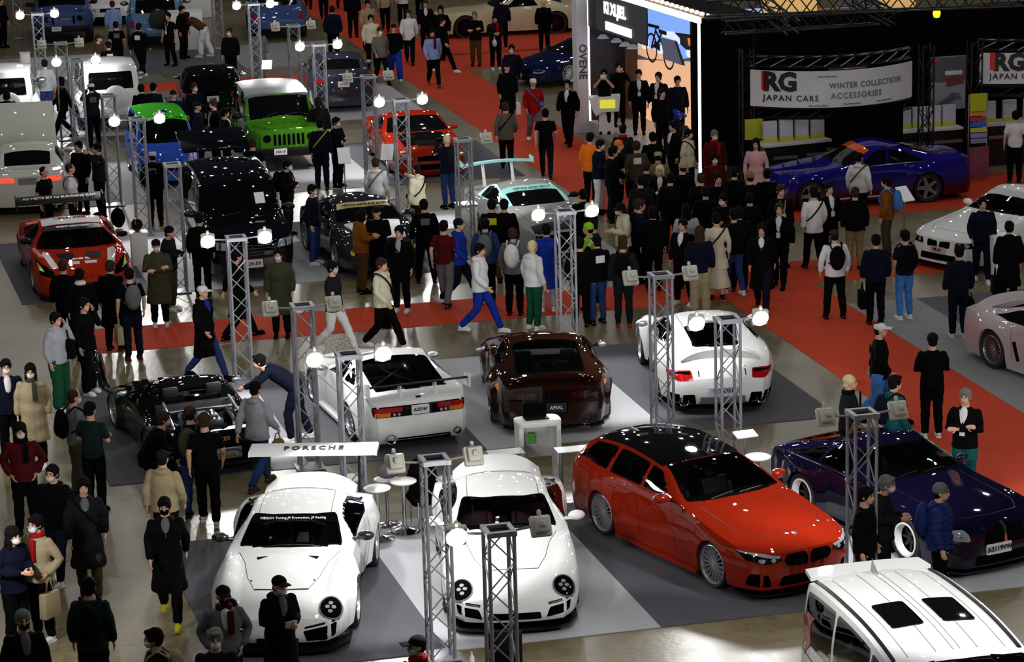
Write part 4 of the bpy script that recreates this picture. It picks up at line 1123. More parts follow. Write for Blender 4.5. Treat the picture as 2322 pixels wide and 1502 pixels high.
        w = J['wrR']; b.path([w+V(0,-.08,-.17), w+V(0,-.03,-.08), w+V(0,.03,-.08), w+V(0,.08,-.17)], .010, 6)
        b.ell(w+V(0,.0,-.28), (.07,.17,.12), nu=14)
        me = b.mesh('handbag', SKIN)
    elif kind == 'phonething':
        a, c = J['wrL'], J['wrR']; d = (a-J['elL']).normalized(); b.box((a+c)/2+d*.07+V(0,-.02,.02), (.15,.02,.08)); me = b.mesh('phone', SKIN, bevel=.004)
    elif kind == 'camera':
        a, c = J['wrL'], J['wrR']; q = (a+c)/2+V(0,.0,.06); b.box(q, (.14,.06,.09)); b.lathe([(.0,0),(.035,0),(.035,.1),(.0,.1)], 14, 'y', c=tuple(q+V(0,-.13,0))); me = b.mesh('camera', SKIN, bevel=.006)
    elif kind == 'lanyard':
        c = J['chest']; b.path([c+V(.06,-.10,.15), c+V(.02,-.158,-.02), c+V(.0,-.165,-.12)], .006, 5); b.path([c+V(-.06,-.10,.15), c+V(-.02,-.158,-.02), c+V(.0,-.165,-.12)], .006, 5)
        b.box(c+V(0,-.172,-.17), (.08,.006,.11)); me = b.mesh('lanyard', SKIN)
    elif kind == 'shirt':
        c = J['chest']; nk = J['neck']; up = (nk-J['pelvis']).normalized(); Y = up.cross(V(1,0,0)).normalized()
        if Y.y > 0: Y = -Y
        R = Matrix((V(1,0,0), -Y, up)).transposed()
        b.ell(c+Y*.072+up*.01, (.078,.084,.19), rot=R, nu=12, nv=10); me = b.mesh('shirt_front', SKIN)
    elif kind == 'scarf':
        b.lathe([(.065,.0),(.10,.02),(.105,.06),(.07,.09),(.055,.05)], 18, c=tuple(J['neck']-V(0,0,.04))); b.box(J['chest']+V(.05,-.17,.03), (.08,.03,.3)); me = b.mesh('scarf', SKIN, bevel=.01)
    elif kind == 'backprint':
        c = J['chest']; b.box(c+V(0,.155,.02), (.18,.006,.14)); me = b.mesh('back_print', SKIN)
    PM[k] = me; return me
K = dict(nb=(30,42,92), bk=(5,5,6), ch=(22,23,26), nv=(13,16,32), gr=(92,94,98), lg=(150,152,158), wh=(205,205,205), cr=(196,190,166), be=(148,134,104), br=(74,52,30), ol=(56,58,40), rd=(140,16,18), dr=(70,14,18), bl=(20,44,138), sb=(60,110,175), gn=(24,70,46), dn=(34,52,96), kh=(112,98,64), pk=(205,160,165), tl=(20,82,80), or_=(222,110,26), yl=(188,178,30), br2=(120,70,20), ltb=(120,140,185), ex=(18,36,34), bz=(168,140,100), gh=(90,84,76), lm=(130,180,30))
FLOORED = []
def person(px, ps, face, top, bot, shoe='bk', hair=('short','bk'), label='', ex=(), hs=1., h=0., flip=False, skin=None, grp=None):
    """feet on the floor point of pixel px; face: 0 towards the camera, 90 to the picture's right, 180 away"""
    p = at(px[0], px[1], h) if len(px) == 2 else at(px[1], px[2], h+1.70*hs)
    p.z = h; FLOORED.append((p.x, p.y, label))
    root = link('person', pm('body', ps)); root.location = p; s = hs
    root.scale = (-s if flip else s, s, s); root.rotation_euler = (0, 0, RD(face))
    tag(root, label, 'person', grp)
    def slot(o, m):
        o.material_slots[0].link = 'OBJECT'; o.material_slots[0].material = m
    slot(root, SKIN2 if skin else SKIN)
    def part(kind, m, name=None):
        me = pm(kind, ps); o = link(name or me.name.split('.')[0], me, root); slot(o, m); return o
    part(top[0], cloth(K[top[1]]))
    if bot: part(bot[0], cloth(K[bot[1]]))
    for sd in 'LR': part('shoe'+sd, cloth(K[shoe], 'leather'))
    if hair:
        hc = {'bk':(14,12,12),'br':(52,36,26),'bd':(196,180,140),'gy':(110,108,104),'wt':(190,188,180)}.get(hair[1]) or K[hair[1]]
        if hair[0] in ('cap','beanie','bucket'): part('buzz', cloth((18,15,14), 'hair')); part(hair[0], cloth(hc))
        else: part(hair[0], cloth(hc, 'hair'))
    for e in ex:
        n, c = e if isinstance(e, tuple) else (e, {'mask':'wh','lanyard':'wh','shirt':'wh'}.get(e, 'bk'))
        part(n, cloth(K[c]))
    return root
# ------------------------------------------------------------------ hall plan: a along the rows, b into the hall
AN = RD(13.2)
def G(a, b, h=0.):
    a = a + (b-38)*(-.037+(a-6)*.0027)
    return Vector((a*cos(AN)-b*sin(AN), a*sin(AN)+b*cos(AN), h))
AV = Vector((cos(AN), sin(AN), 0)); BV = Vector((-sin(AN), cos(AN), 0))
def concrete():
    m = bpy.data.materials.new('polished_concrete'); m.use_nodes = True; nt = m.node_tree; L = nt.links.new; N = nt.nodes.new
    b = nt.nodes['Principled BSDF']; tc = N('ShaderNodeTexCoord')
    n1 = N('ShaderNodeTexNoise'); n1.inputs['Scale'].default_value = .35; n1.inputs['Detail'].default_value = 6
    n2 = N('ShaderNodeTexNoise'); n2.inputs['Scale'].default_value = 5; n2.inputs['Detail'].default_value = 8; n2.inputs['Distortion'].default_value = 1.2
    n3 = N('ShaderNodeTexVoronoi'); n3.inputs['Scale'].default_value = 2.6
    for n in (n1, n2, n3): L(tc.outputs['Object'], n.inputs[0])
    r1 = N('ShaderNodeValToRGB'); r1.color_ramp.elements[0].position = .3; r1.color_ramp.elements[1].position = .7
    r1.color_ramp.elements[0].color = (*s2l((92,83,54)), 1); r1.color_ramp.elements[1].color = (*s2l((128,118,86)), 1)
    L(n1.outputs['Fac'], r1.inputs[0])
    r2 = N('ShaderNodeValToRGB'); r2.color_ramp.elements[0].position = .36; r2.color_ramp.elements[1].position = .62; r2.color_ramp.elements[0].color = (.72,.70,.66,1); r2.color_ramp.elements[1].color = (1,1,1,1)
    L(n2.outputs['Fac'], r2.inputs[0])
    mx = N('ShaderNodeMix'); mx.data_type = 'RGBA'; mx.blend_type = 'MULTIPLY'; mx.inputs[0].default_value = .8
    L(r1.outputs[0], mx.inputs[6]); L(r2.outputs[0], mx.inputs[7])
    r3 = N('ShaderNodeValToRGB'); r3.color_ramp.elements[0].position = .055; r3.color_ramp.elements[1].position = .10; r3.color_ramp.elements[0].color = (.25,.2,.17,1); r3.color_ramp.elements[1].color = (1,1,1,1)
    L(n3.outputs['Distance'], r3.inputs[0])
    m2 = N('ShaderNodeMix'); m2.data_type = 'RGBA'; m2.blend_type = 'MULTIPLY'; m2.inputs[0].default_value = .6
    L(mx.outputs[2], m2.inputs[6]); L(r3.outputs[0], m2.inputs[7]); L(m2.outputs[2], b.inputs['Base Color'])
    rr = N('ShaderNodeMapRange'); rr.inputs[3].default_value = .24; rr.inputs[4].default_value = .42; L(n2.outputs['Fac'], rr.inputs[0]); L(rr.outputs[0], b.inputs['Roughness'])
    bp = N('ShaderNodeBump'); n5 = N('ShaderNodeTexNoise'); n5.inputs['Scale'].default_value = 11; n5.inputs['Detail'].default_value = 5; L(tc.outputs['Object'], n5.inputs[0]); bp.inputs['Strength'].default_value = .35; bp.inputs['Distance'].default_value = .012; L(n5.outputs['Fac'], bp.inputs['Height']); L(bp.outputs[0], b.inputs['Normal'])
    return m
fl = MB(); fl.box((5, 75, -.1), (90, 150, .2)); struct(fl.obj('floor', concrete(), smooth=False))
def carpetmat(name, rgb, r=.8, sp=.25): return mat(name, rgb, rough=r, noise_amt=.10, nscale=30, bump=.15, bscale=120, spec=sp)
CG_D = carpetmat('dark_grey_carpet', (80,80,87)); CG_L = carpetmat('light_grey_carpet', (172,173,178)); CG_M = carpetmat('mid_grey_carpet', (128,130,130)); CRED = carpetmat('red_carpet', (184,64,38), .9, .1)
NC = [0]
def carpet(poly, m, t=CARPET_T, z=0.):
    NC[0] += 1
    b = MB(); b.prism([(p.x, p.y) for p in poly], z+.0005, z+t)
    return struct(b.obj('carpet_%d' % NC[0], m, smooth=False))
def rect(a0, a1, b0, b1, m, **k): return carpet([G(a0,b0), G(a1,b0), G(a1,b1), G(a0,b1)], m, **k)
# rows of stands: dark and light pieces in turn
for b0, b1, cols in ((31.8,37.35,[(3.3,6.25,CG_D),(6.25,9.2,CG_L),(9.2,12.15,CG_D),(12.15,15.95,CG_L)]),
                     (40.5,46.4,[(3.0,5.6,CG_D),(5.6,6.2,CG_L),(6.2,9.1,CG_D),(9.1,12.2,CG_L),(12.2,15.15,CG_D)]),
                     (53.6,59.8,[(3.0,5.6,CG_D),(5.6,9.25,CG_L),(9.25,12.2,CG_D),(12.2,15.3,CG_L)]),
                     (63.4,69.6,[(.2,3.2,CG_L),(3.2,6.2,CG_D),(6.2,9.2,CG_M),(9.2,12.2,CG_L),(12.2,15.6,CG_D)]),
                     (73.4,79.6,[(3.0,6.2,CG_M),(6.2,9.2,CG_L),(9.2,12.2,CG_D),(12.2,15.4,CG_L)]),
                     (84.5,90,[(3.0,6.2,CG_M),(6.2,9.2,CG_L),(9.2,12.2,CG_D),(12.2,15.4,CG_M)])):
    for i, (a0, a1, m) in enumerate(cols): rect(a0, a1, b0, b1, m)
rect(16.05, 18.1, 20, 118, CRED, t=.008)
rect(3.35, 16.05, 49.05, 50.95, CRED, t=.008)
rect(3.6, 5.0, 51.0, 53.0, CG_L)  # pale piece stands in for a pool of lamp light on the concrete
rect(-3, 16.05, 81.0, 82.6, CRED, t=.008)
rect(18.1, 24, 81.4, 84.6, CRED, t=.008)
rect(18.1, 34, 49.9, 51.9, CRED, t=.008)
rect(18.1, 34, 55.8, 59.4, CRED, t=.008)
rect(18.1, 19.5, 38, 47.9, CG_M); rect(19.5, 30, 44.5, 47.9, CG_D); rect(19.5, 30, 38, 44.5, CG_M)
rect(18.3, 26, 84.7, 90, CRED, t=.05)
# far end of the hall seen over the stage wall
rect(30, 31.6, 70, 130, CRED, t=.008); rect(26, 44, 96, 98.5, CRED, t=.008); rect(33, 40, 99, 108, CG_M)
# ------------------------------------------------------------------ lighting towers
LENS_ON = mat('lit_flood_lens', lin=(1,.98,.95), emit=45., rough=.3)
LENS_OFF = mat('flood_lens', (190,190,185), rough=.2)
HOUS = mat('flood_housing', (206,205,192), rough=.45)
def truss_bits(b, n, h, w, r=.024, rb=.010, z0=.04):
    """the diagonal lacing of a square truss of side w"""
    c = w/2
    for k in range(n):
        za, zb = z0+(h-z0)*k/n, z0+(h-z0)*(k+1)/n
        for i, (p, q) in enumerate((((-c,-c),(c,-c)), ((c,-c),(c,c)), ((c,c),(-c,c)), ((-c,c),(-c,-c)))):
            if (k+i) % 2: p, q = q, p
            b.tube((p[0],p[1],za), (q[0],q[1],zb), rb, n=5)
TW = {}
def tower(top, lamps, label, h=2.7, w=.30, rz=None, ht=None, sc=1.):
    """a square aluminium truss post with two flood lamps; lamps: None, 'f' towards the viewer's side or 'b' away, upper case when lit"""
    p = at(top[0], top[1], h); rz = AN if rz is None else rz
    root = thing('lighting_tower', label, 'lighting tower', (p.x, p.y, CARPET_T), rz, 'truss lighting towers around the stands')
    if not TW:
        c = w/2
        b = MB(); b.tube((0,0,.02),(0,0,h-.05),.024, n=8); TW['ch'] = b.mesh('upright', ALU)
        b = MB(); truss_bits(b, 8, h-.06, w); TW['br'] = b.mesh('cross_bracing', ALU)
        b = MB()
        b.box((0,0,.012), (.46,.46,.02)); TW['ba'] = b.mesh('base_plate', ALU, bevel=.004)
        b = MB()
        for s in (1,-1): b.box((s*(c+.0),0,h-.03),(.06,w+.08,.06)); b.box((0,s*c,h-.03),(w+.0,.06,.06))
        b.box((0,0,h-.05),(w-.05,w-.05,.012),m=1); TW['tp'] = b.mesh('top_frame', [ALU, TRIM])
        b = MB(); b.tube((0,0,0),(.30,0,.03),.016); TW['arm'] = b.mesh('lamp_arm', ALU)
        b = MB()
        b.prism([(-.085,-.085),(.085,-.085),(.085,.085),(-.085,.085)], -.12, -.02, axis='y'); b.prism([(-.12,-.12),(.12,-.12),(.12,.12),(-.12,.12)], -.03, .055, axis='y'); b.box((0,-.0,.15),(.05,.05,.08)); b.box((0,-.14,0),(.07,.05,.07)); TW['hs'] = b.mesh('floodlight', HOUS, bevel=.022)
        b = MB(); b.lathe([(0,.066),(.10,.065),(.118,.058),(.118,.05)], 24, 'y'); TW['ln'] = b.mesh('lens', LENS_ON)
    for sx in (1,-1):
        for sy in (1,-1):
            o = link('upright', TW['ch'], root); o.location = (sx*w/2, sy*w/2, 0)
    link('cross_bracing', TW['br'], root); link('base_plate', TW['ba'], root); link('top_frame', TW['tp'], root)
    for i, sx in enumerate((-1, 1)):
        k = lamps[i] if lamps else None
        if not k or k == '-': continue
        a = link('lamp_arm', TW['arm'], root); a.location = (sx*(w/2+.02), 0, h-.05); a.rotation_euler = (0, 0, 0 if sx > 0 else pi)
        f = link('floodlight', TW['hs'], root); f.location = (sx*(w/2+.36), 0, h-.03)
        back = k.lower() == 'b'
        # +y of the housing is the beam
        f.rotation_euler = Euler((RD(-38), 0, (0 if back else pi)+sx*RD(14)*(1 if back else -1)*-1), 'XYZ'); f.scale = (1.05,)*3
        f.rotation_euler = Euler((RD(-18 if k.isupper() else -30), 0, (0 if back else pi)), 'XYZ')
        ln = link('lens', TW['ln'], f); ln.material_slots[0].link = 'OBJECT'; ln.material_slots[0].material = LENS_ON if k.isupper() else LENS_OFF
        if k.isupper() or k == 'b':
            SPOTS.append((root, Vector((sx*(w/2+.36), 0, h-.03)), back, k))
    return root
SPOTS = []
for t in [((985,1040),'bb','truss tower between the two white coupes, floodlights turned away'),
          ((1130,1200),'Fb','truss tower in front of the white coupe with dark red seats'),
          ((1955,935),'bb','truss tower in front of the navy fastback'),
          ((790,803),'FF','truss tower beside the white wedge coupe, near the round stools'),
          ((685,692),'bb','truss tower between the man in navy leaning over and the white wedge coupe'),
          ((535,538),'FF','lit truss tower in front of the black people carrier'),
          ((1650,722),'FF','lit truss tower right behind the white coupe with red tail lamps'),
          ((1498,622),'bb','truss tower left of the white coupe with red tail lamps'),
          ((1280,478),'FF','lit truss tower behind the brown coupe'),
          ((390,372),'--','bare truss tower left of the black people carrier'),
          ((310,268),'FF','lit truss tower before the blue and green small car'),
          ((245,215),'--','bare truss tower left of the blue and green small car'),
          ((172,135),'FF','lit truss tower left of the white off-roader with a spare wheel'),
          ((137,97),'bb','truss tower below the dark blue off-roader'),
          ((84,30),'FF','lit truss tower left of the dark blue off-roader'),
          ((665,57),'bb','truss tower right of the blue off-roader at the back'),
          ((722,100),'FF','lit truss tower in front of the dark grey saloon'),
          ((835,172),'bb','truss tower left of the orange coupe'),
          ((908,225),'FF','lit truss tower in front of the orange coupe'),
          ((1050,315),'-b','truss tower left of the silver coupe with mint trim'),
          ((31,-85),'--','truss tower standing at the far left by the white off-roader'),
          ((487,-70),'--','narrow truss tower left of the blue car at the back'),
          ((574,8),'FF','lit truss tower before the blue car at the back')]: tower(*t)
# ------------------------------------------------------------------ small furniture
WPL = mat('white_plastic', (225,225,222), rough=.35)
def bar_table(px, h, r, label, name='bar_table', cat='table', z=.74, group=None):
    p = at(px[0], px[1], h)
    t = thing(name, label, cat, (p.x, p.y, CARPET_T), 0, group)
    b = MB(); b.lathe([(0,.0),(r*.8,.0),(r,.025),(r,.04),(r*.9,.05),(0,.052)], 28); o = b.obj('table_top' if z > .6 else 'seat', WPL, t); o.location.z = h-.05
    b = MB(); b.lathe([(.03,.02),(.03,h-.06)], 14); b.obj('stem', CHROME, t)
    b = MB(); b.lathe([(0,.0),(.23,.0),(.235,.015),(.17,.03),(.06,.06),(.03,.10)], 28); b.obj('base', CHROME, t)
    return t
bar_table((855,1107),.80,.20,'white round bar table, the one nearest the left white coupe')
bar_table((914,1091),.80,.20,'white round bar table between two others behind the truss tower')
bar_table((1014,1086),.74,.17,'white round bar table half behind the truss tower by the white coupe')
bar_table((1718,1036),.80,.20,'white round bar table behind the red estate car')
def stool(px, rot, label, sh=.78, colr=None):
    p = at(px[0], px[1], sh)
    t = thing('bar_stool', label, 'stool', (p.x, p.y, 0), RD(rot))
    m = colr or mat('grey_upholstery', (74,72,80), rough=.6)
    b = MB(); b.ell((0,0,sh-.06),(.19,.18,.03)); b.obj('seat', WPL, t)
    b = MB(); b.ell((0,.17,sh+.12),(.19,.035,.13)); b.obj('backrest', m, t)
    b = MB(); b.lathe([(.025,.02),(.025,sh-.08)], 12); b.lathe([(0,0),(.22,0),(.22,.012),(.05,.04),(.025,.06)], 22); b.obj('pedestal', CHROME, t)
stool((875,1078), 200, 'grey-backed bar stool behind the white round tables')
# black coat over a chair by the tower
p = at(965,1125,.45); t = thing('draped_chair', 'chair under a black coat behind the truss tower by the white coupe', 'chair', (p.x, p.y, 0), RD(20))
b = MB(); b.box((0,0,.45),(.42,.42,.05)); b.obj('seat', TRIM, t)
for sx in (1,-1):
    for sy in (1,-1):
        b = MB(); b.tube((sx*.18,sy*.18,0),(sx*.17,sy*.17,.45),.015); b.obj('leg', CHROME, t)
b = MB(); b.ell((0,.14,.70),(.25,.13,.33)); b.ell((0,.1,.45),(.27,.2,.2)); t2 = link('coat', remesh(b, 'coat', cloth(K['bk']), .02, 3, .01, 3)); t2.location = (p.x,p.y,0); tag(t2, 'black coat hung over the chair behind the truss tower', 'coat'); t2.rotation_euler=(0,0,RD(20))
# reception desk with laptop
p = at(1222,1090,0); t = thing('reception_desk', 'white reception desk behind the white coupe with dark red seats', 'desk', (p.x, p.y, CARPET_T), RD(13))
b = MB()
b.prism(rounded([(-.36,-.22),(.36,-.22),(.36,.22),(-.36,.22)],.14), .92, 1.0); b.obj('desk_top', WPL, t, bevel=.01)
for sx in (-.30,.30):
    b = MB(); b.box((sx,0,.46),(.07,.34,.92)); b.obj('side_panel', WPL, t)
b = MB(); b.box((.0,.12,.62),(.5,.02,.55)); b.obj('back_panel', mat('frosted_panel',(190,192,192),rough=.3), t)
lp = thing('laptop', 'black laptop open on the white reception desk', 'laptop', (p.x-.02, p.y+.02, 1.013), RD(13))
b = MB(); b.box((0,0,.01),(.38,.22,.015)); b.obj('keyboard', TRIM, lp)
b = MB(); b.box((0,.12,.11),(.38,.015,.2),rot=Matrix.Rotation(RD(-12),3,'X')); b.obj('screen', BLACK, lp)
b = MB(); b.box((-.10,0,.70),(.10,.12,.16)); o = b.obj('green_box', mat('green_card',(80,150,50)), None); o.location=(p.x,p.y,0); tag(o,'small green box inside the white reception desk','box')
for i, px in enumerate(((1150,1150),(1303,1143))):
    q = at(px[0], px[1], 0); t = thing('glass_side_table', ('clear glass counter left of the reception desk','clear glass counter right of the reception desk')[i], 'table', (q.x, q.y, CARPET_T), RD(13))
    b = MB(); b.box((0,0,.86),(.55,.3,.015)); b.obj('glass_top', mat('frosted_top',(150,156,156),rough=.25), t)
    for sx in (-.2,.2): b = MB(); b.tube((sx,0,0),(sx,0,.855),.03); b.obj('post', SILVER, t)
# sign stands
def lectern(px, h, label, size=(.30,.42), rot=0, m=None, tilt=35):
    p = at(px[0], px[1], h); t = thing('sign_stand', label, 'sign', (p.x, p.y, 0), RD(rot))
    b = MB(); b.tube((0,.02,0),(0,.02,h-.06),.014); b.lathe([(0,0),(.16,0),(.16,.012),(0,.02)],18,c=(0,.02,0)); b.obj('pole', SILVER, t)
    b = MB(); b.box((0,0,0),(size[0],size[1],.02),rot=Matrix.Rotation(RD(tilt),3,'X')); o = b.obj('sign_board', m or mat('white_sign_face',(240,240,240),rough=.4), t); o.location.z = h
lectern((780,353),1.15,'white information board on a pole beside the black-jacketed visitors',rot=10,tilt=55)
lectern((878,345),1.15,'white information board on a pole in front of the orange coupe',rot=-10,tilt=55)
lectern((605,147),1.1,'white tilted sign on a thin pole beyond the green off-roader',rot=0,tilt=30)
lectern((2052,440),1.1,'white tilted sign on a pole in front of the purple coupe',rot=30,tilt=40)
lectern((1690,985),1.05,'small grey tilted tray on a pole behind the white round bar table',rot=20,size=(.34,.2),tilt=15)
# podiums and boxes
def podium(px, size, label, m=None, rot=13, name='display_plinth', h0=0., top=None):
    p = at(px[0], px[1], 0); t = thing(name, label, 'plinth', (p.x, p.y, CARPET_T), RD(rot))
    b = MB(); b.box((0,0,size[2]/2),size); b.obj('body', m or WPL, t, bevel=.008)
    b = MB(); b.box((0,0,size[2]+.012),(size[0]+.03,size[1]+.03,.02)); b.obj('top_board', top or WPL, t)
    return t
podium((1060,578),(.42,.36,1.12),'grey display plinth beneath the silver coupe with mint trim',mat('grey_panel',(130,130,124),rough=.5))
podium((1012,590),(.5,.4,.7),'white display plinth beside the grey one')
podium((2268,640),(.5,.45,.95),'white plinth beside the white saloon at the right edge')
podium((318,600),(.35,.35,.7),'white pedestal holding a shiny black helmet')
podium((787,1148),(.42,.36,.42),'low grey plinth at the foot of the truss tower by the stools',mat('plinth_grey',(150,152,155),rough=.5))
p = at(316,600,0); b = MB(); b.ell((0,0,.14),(.13,.15,.15)); b.box((0,-.13,.13),(.18,.06,.08)); o = b.obj('helmet', BLACK); o.location=(p.x,p.y,.74); tag(o,'glossy black crash helmet on the white pedestal','helmet')
# black bags hung on a tower
p = at(266,470,.5); b = MB(); b.ell((0,0,.25),(.17,.12,.24)); b.ell((0,.08,.2),(.13,.07,.15)); b.path([(0,0,.46),(.02,0,.56),(0,0,.62)],.012)
o = link('rucksack', remesh(b,'rucksack',cloth(K['bk']),.015,2,.003)); o.location = (p.x,p.y,.0); tag(o,'black rucksack standing at the foot of the truss tower by the white saloon','bag')
# swivel chair at the lower edge
p = at(1140,1500,.6); t = thing('office_chair', 'black office chair at the lower edge in front of the white coupe', 'chair', (p.x, p.y-.3, 0), RD(-10))
b = MB(); b.ell((0,0,.46),(.25,.24,.06)); b.obj('seat', TRIM, t)
b = MB(); b.box((0,.22,.78),(.42,.06,.5)); b.obj('backrest', TRIM, t, bevel=.03)
b = MB(); b.tube((0,0,.08),(0,0,.42),.03)
for i in range(5): b.tube((0,0,.10),(.28*cos(i*1.257),.28*sin(i*1.257),.04),.02)
b.obj('base', BLACK, t)
p = at(1070,1499,.1); b = MB(); b.lathe([(0,0),(.035,0),(.035,.15),(.012,.18),(.012,.22),(0,.22)],14); o = b.obj('spray_bottle', WPL); o.location=(p.x,p.y,0); tag(o,'small white bottle on the floor at the lower edge','bottle')
for px, l in (((2124,16),'yellow hanging lamp over the far black wall'),):
    pass

for px, sz, l in (((424,112),(1.1,.5,1.3),'tall white counter behind the bending person in white trousers'),((450,40),(1.2,.4,1.2),'white counter between the pale blue off-roader and the far truss'),((62,205),(.3,.3,1.15),'slim white pillar left of the person in light grey shirt')):
    podium(px, sz, l, name='white_counter')
# ------------------------------------------------------------------ stage box and the black wall beside it
S0 = at(1337, 300, 0); S1 = at(1587, 412, 0); SD = (S1-S0).normalized(); SL = (S1-S0).length; SN = Vector((-SD.y, SD.x, 0))   # SN points into the stage
SH = 3.95
LEDW = mat('white_light_edge', lin=(1,1,1), emit=3.5)
BWALL = mat('black_drape', (6,6,7), rough=.95, spec=.05); NVP = mat('dark_blue_panel', (34,35,44), rough=.6); WPAN = mat('white_panel', (205,205,212), rough=.5)
def wallbox(p0, p1, z0, z1, t, m, name, side=1):
    d = (p1-p0).normalized(); n = Vector((-d.y, d.x, 0))*side*t
    b = MB(); b.prism([(p0.x,p0.y),(p1.x,p1.y),(p1.x+n.x,p1.y+n.y),(p0.x+n.x,p0.y+n.y)], z0, z1)
    return b.obj(name, m, smooth=False)
DEP = 1.5
stage = thing('stage', 'open white-edged stage with a bicycle picture along the red aisle', 'stage', (0,0,0))
def sp(o): o.parent = stage; return o
b = MB(); q = [S0, S1, S1+SN*DEP, S0+SN*DEP]; b.prism([(v.x, v.y) for v in q], 0.0, .32); sp(b.obj('stage_floor', mat('white_stage_floor',(190,196,198),rough=.35)))
sp(wallbox(S0+SN*DEP, S1+SN*DEP, .0, SH, .15, NVP, 'back_wall', 1))
A2 = Vector((-SN.x, -SN.y, 0))
sp(wallbox(S0-SD*.02, S0+SN*DEP-SD*.02, .0, SH, .15, NVP, 'side_panel', 1))
b = MB(); q = [S0+SN*.5, S1+SN*.5, S1+SN*(DEP+.2), S0+SN*(DEP+.2)]; b.prism([(v.x, v.y) for v in q], SH, SH+.05); sp(b.obj('roof_deck', BWALL))
# left tower: white tall fin facing the viewer
T0 = S0-SN*.32; sp(wallbox(T0, S0, 0, SH+3.5, .35, WPAN, 'white_fin', 1)); sp(wallbox(S0, S0+SN*.05, .0, SH+3.5, .37, LEDW, 'light_edge', 1))
M = frame(T0.lerp(S0,.5)+Vector((0,-.012,1.95))-SD*-.0, (0,0,-1), AV); text('OVENE', .30, mat('grey_print',(60,60,64)), stage, M, name='fin_lettering', bold=.006)
# right post and top edge
sp(wallbox(S1, S1+SN*.05, .0, SH+.06, .06, LEDW, 'light_edge', 1))
def edge(z0, z1, m, name, inn=0., t=.08, a=0., bb=1.): 
    p0 = S0+SN*inn+(S1-S0)*a; p1 = S0+SN*inn+(S1-S0)*bb
    return sp(wallbox(p0, p1, z0, z1, t, m, name, 1))
edge(SH-.06, SH+.08, LEDW, 'light_edge'); edge(SH-1.05, SH-.06, NVP, 'fascia', .02, .05, .0, .55)
b = MB(); q = [S0+SN*.08, S1+SN*.08, S1+SN*.55, S0+SN*.55]; b.prism([(v.x, v.y) for v in q], SH, SH+.07); sp(b.obj('roof_ledge', mat('ledge_beige',(128,112,78),rough=.6)))
BULB = mat('bulb_glass', lin=(1,.82,.5), emit=4.)
for i in range(24):
    c = S0+SN*.30+(S1-S0)*((i+.5)/24); b = MB(); b.ell((0,0,0),(.06,.06,.05),nu=10,nv=6); o = b.obj('bulb', BULB, stage); o.location = (c.x, c.y, SH+.10)
def onfas(t, z, inn): return S0+(S1-S0)*t+SN*inn+Vector((0,0,z))
text('KI XLJIEL', .42, mat('lit_white_letter', lin=(1,1,1), emit=1.6), stage, frame(onfas(.27,SH-.40,-.01), SD, (0,0,1)), bold=.02, name='sign_lettering')
b = MB(); b.box((0,0,0),(1.9,.02,.22)); o = b.obj('sign_strip', mat('lit_white_letter'), stage); o.matrix_local = frame(onfas(.30,SH-.86,.0), SD, (0,0,1)) @ Matrix.Rotation(pi/2,4,'X')
for t_, inn in ((.05,.3),(.16,.35),(.26,.3),(.33,.3)):
    c = onfas(t_, SH-1.35, inn); b = MB(); b.lathe([(.0,.12),(.08,.10),(.16,0)],16); b.lathe([(0,.005),(.15,.005)],16,m=1); o = b.obj('pendant_lamp', [WPL, LEDW], stage); o.location = c
# picture wall: sky, desert and a bicycle, printed on a lit panel
def scrmat(name, lin, e=1.0): return mat(name, lin=lin, emit=e)
SKY = scrmat('picture_sky', (.22,.42,.95), .9); SAND = scrmat('picture_sand', (.85,.48,.27), .8); HILL = scrmat('picture_hill', (.10,.10,.16), .5); CLD = scrmat('picture_cloud', (.75,.83,.98), .9); ROCK = mat('brown_rock_panel',(88,58,38),rough=.8,bump=.8,bscale=6); RSIL = mat('picture_black', (12,12,16), rough=.5); ORG = scrmat('picture_orange',(.85,.22,.05),.8); GRYB = scrmat('picture_board', (.10,.11,.16), .6)
PW = S0+SN*(DEP-.03); PD = S1-S0
def pic(poly, m, lay, name='picture_panel'):
    """poly in (t along the wall 0..1, height)"""
    pts = [PW+PD*t+Vector((0,0,z))-SN*lay for t, z in poly]; bk = [p+SN*.012 for p in pts]; n = len(pts)
    b = MB(); b.add(pts+bk, [tuple(range(n)), tuple(range(2*n-1,n-1,-1))]+[(i, n+i, n+(i+1)%n, (i+1)%n) for i in range(n)])
    return b.obj(name, m, PICT, smooth=False)
PICT = thing('picture_wall', 'lit wall picture of a bicycle over a desert inside the stage', 'picture', (0,0,0))
def wp(x, y, lay=0.):
    """where the sight line of pixel (x, y) meets the picture wall, as (t, height)"""
    C0 = Vector((0,0,CH)); d = at(x,y,0)-C0; o = PW-SN*lay; k = (o-C0).dot(SN)/d.dot(SN); q = C0+d*k
    return ((q-PW).dot(SD)/SL, q.z)
def px_(l): return [wp(*q) for q in l]
pic([(-.02,.33),(1,.33),(1,2.35),(-.02,2.35)], SAND, .02); pic([(-.02,2.3),(1,2.3),(1,SH-.02),(-.02,SH-.02)], SKY, .02); pic(px_([(1440,120),(1470,132),(1520,138),(1585,128),(1585,150),(1440,150)]), HILL, .03); pic(px_([(1440,135),(1500,137),(1585,140),(1585,200),(1440,200)]), SAND, .035)
for c in ((1465,98,9,14),(1500,112,10,10),(1570,120,12,12)): pic(px_([(c[0]+c[2]*cos(2*pi*i/14), c[1]+c[3]*sin(2*pi*i/14)) for i in range(14)]), CLD, .028)
pic(px_([(1500,70),(1585,80),(1585,116),(1558,112),(1545,100),(1541,92)]), NVP, .034); pic(px_([(1562,86),(1580,88),(1580,105),(1565,103)]), ORG, .04)
pic(px_([(1500,70),(1530,72),(1544,86),(1545,100),(1535,92),(1505,82)]), CLD, .04)
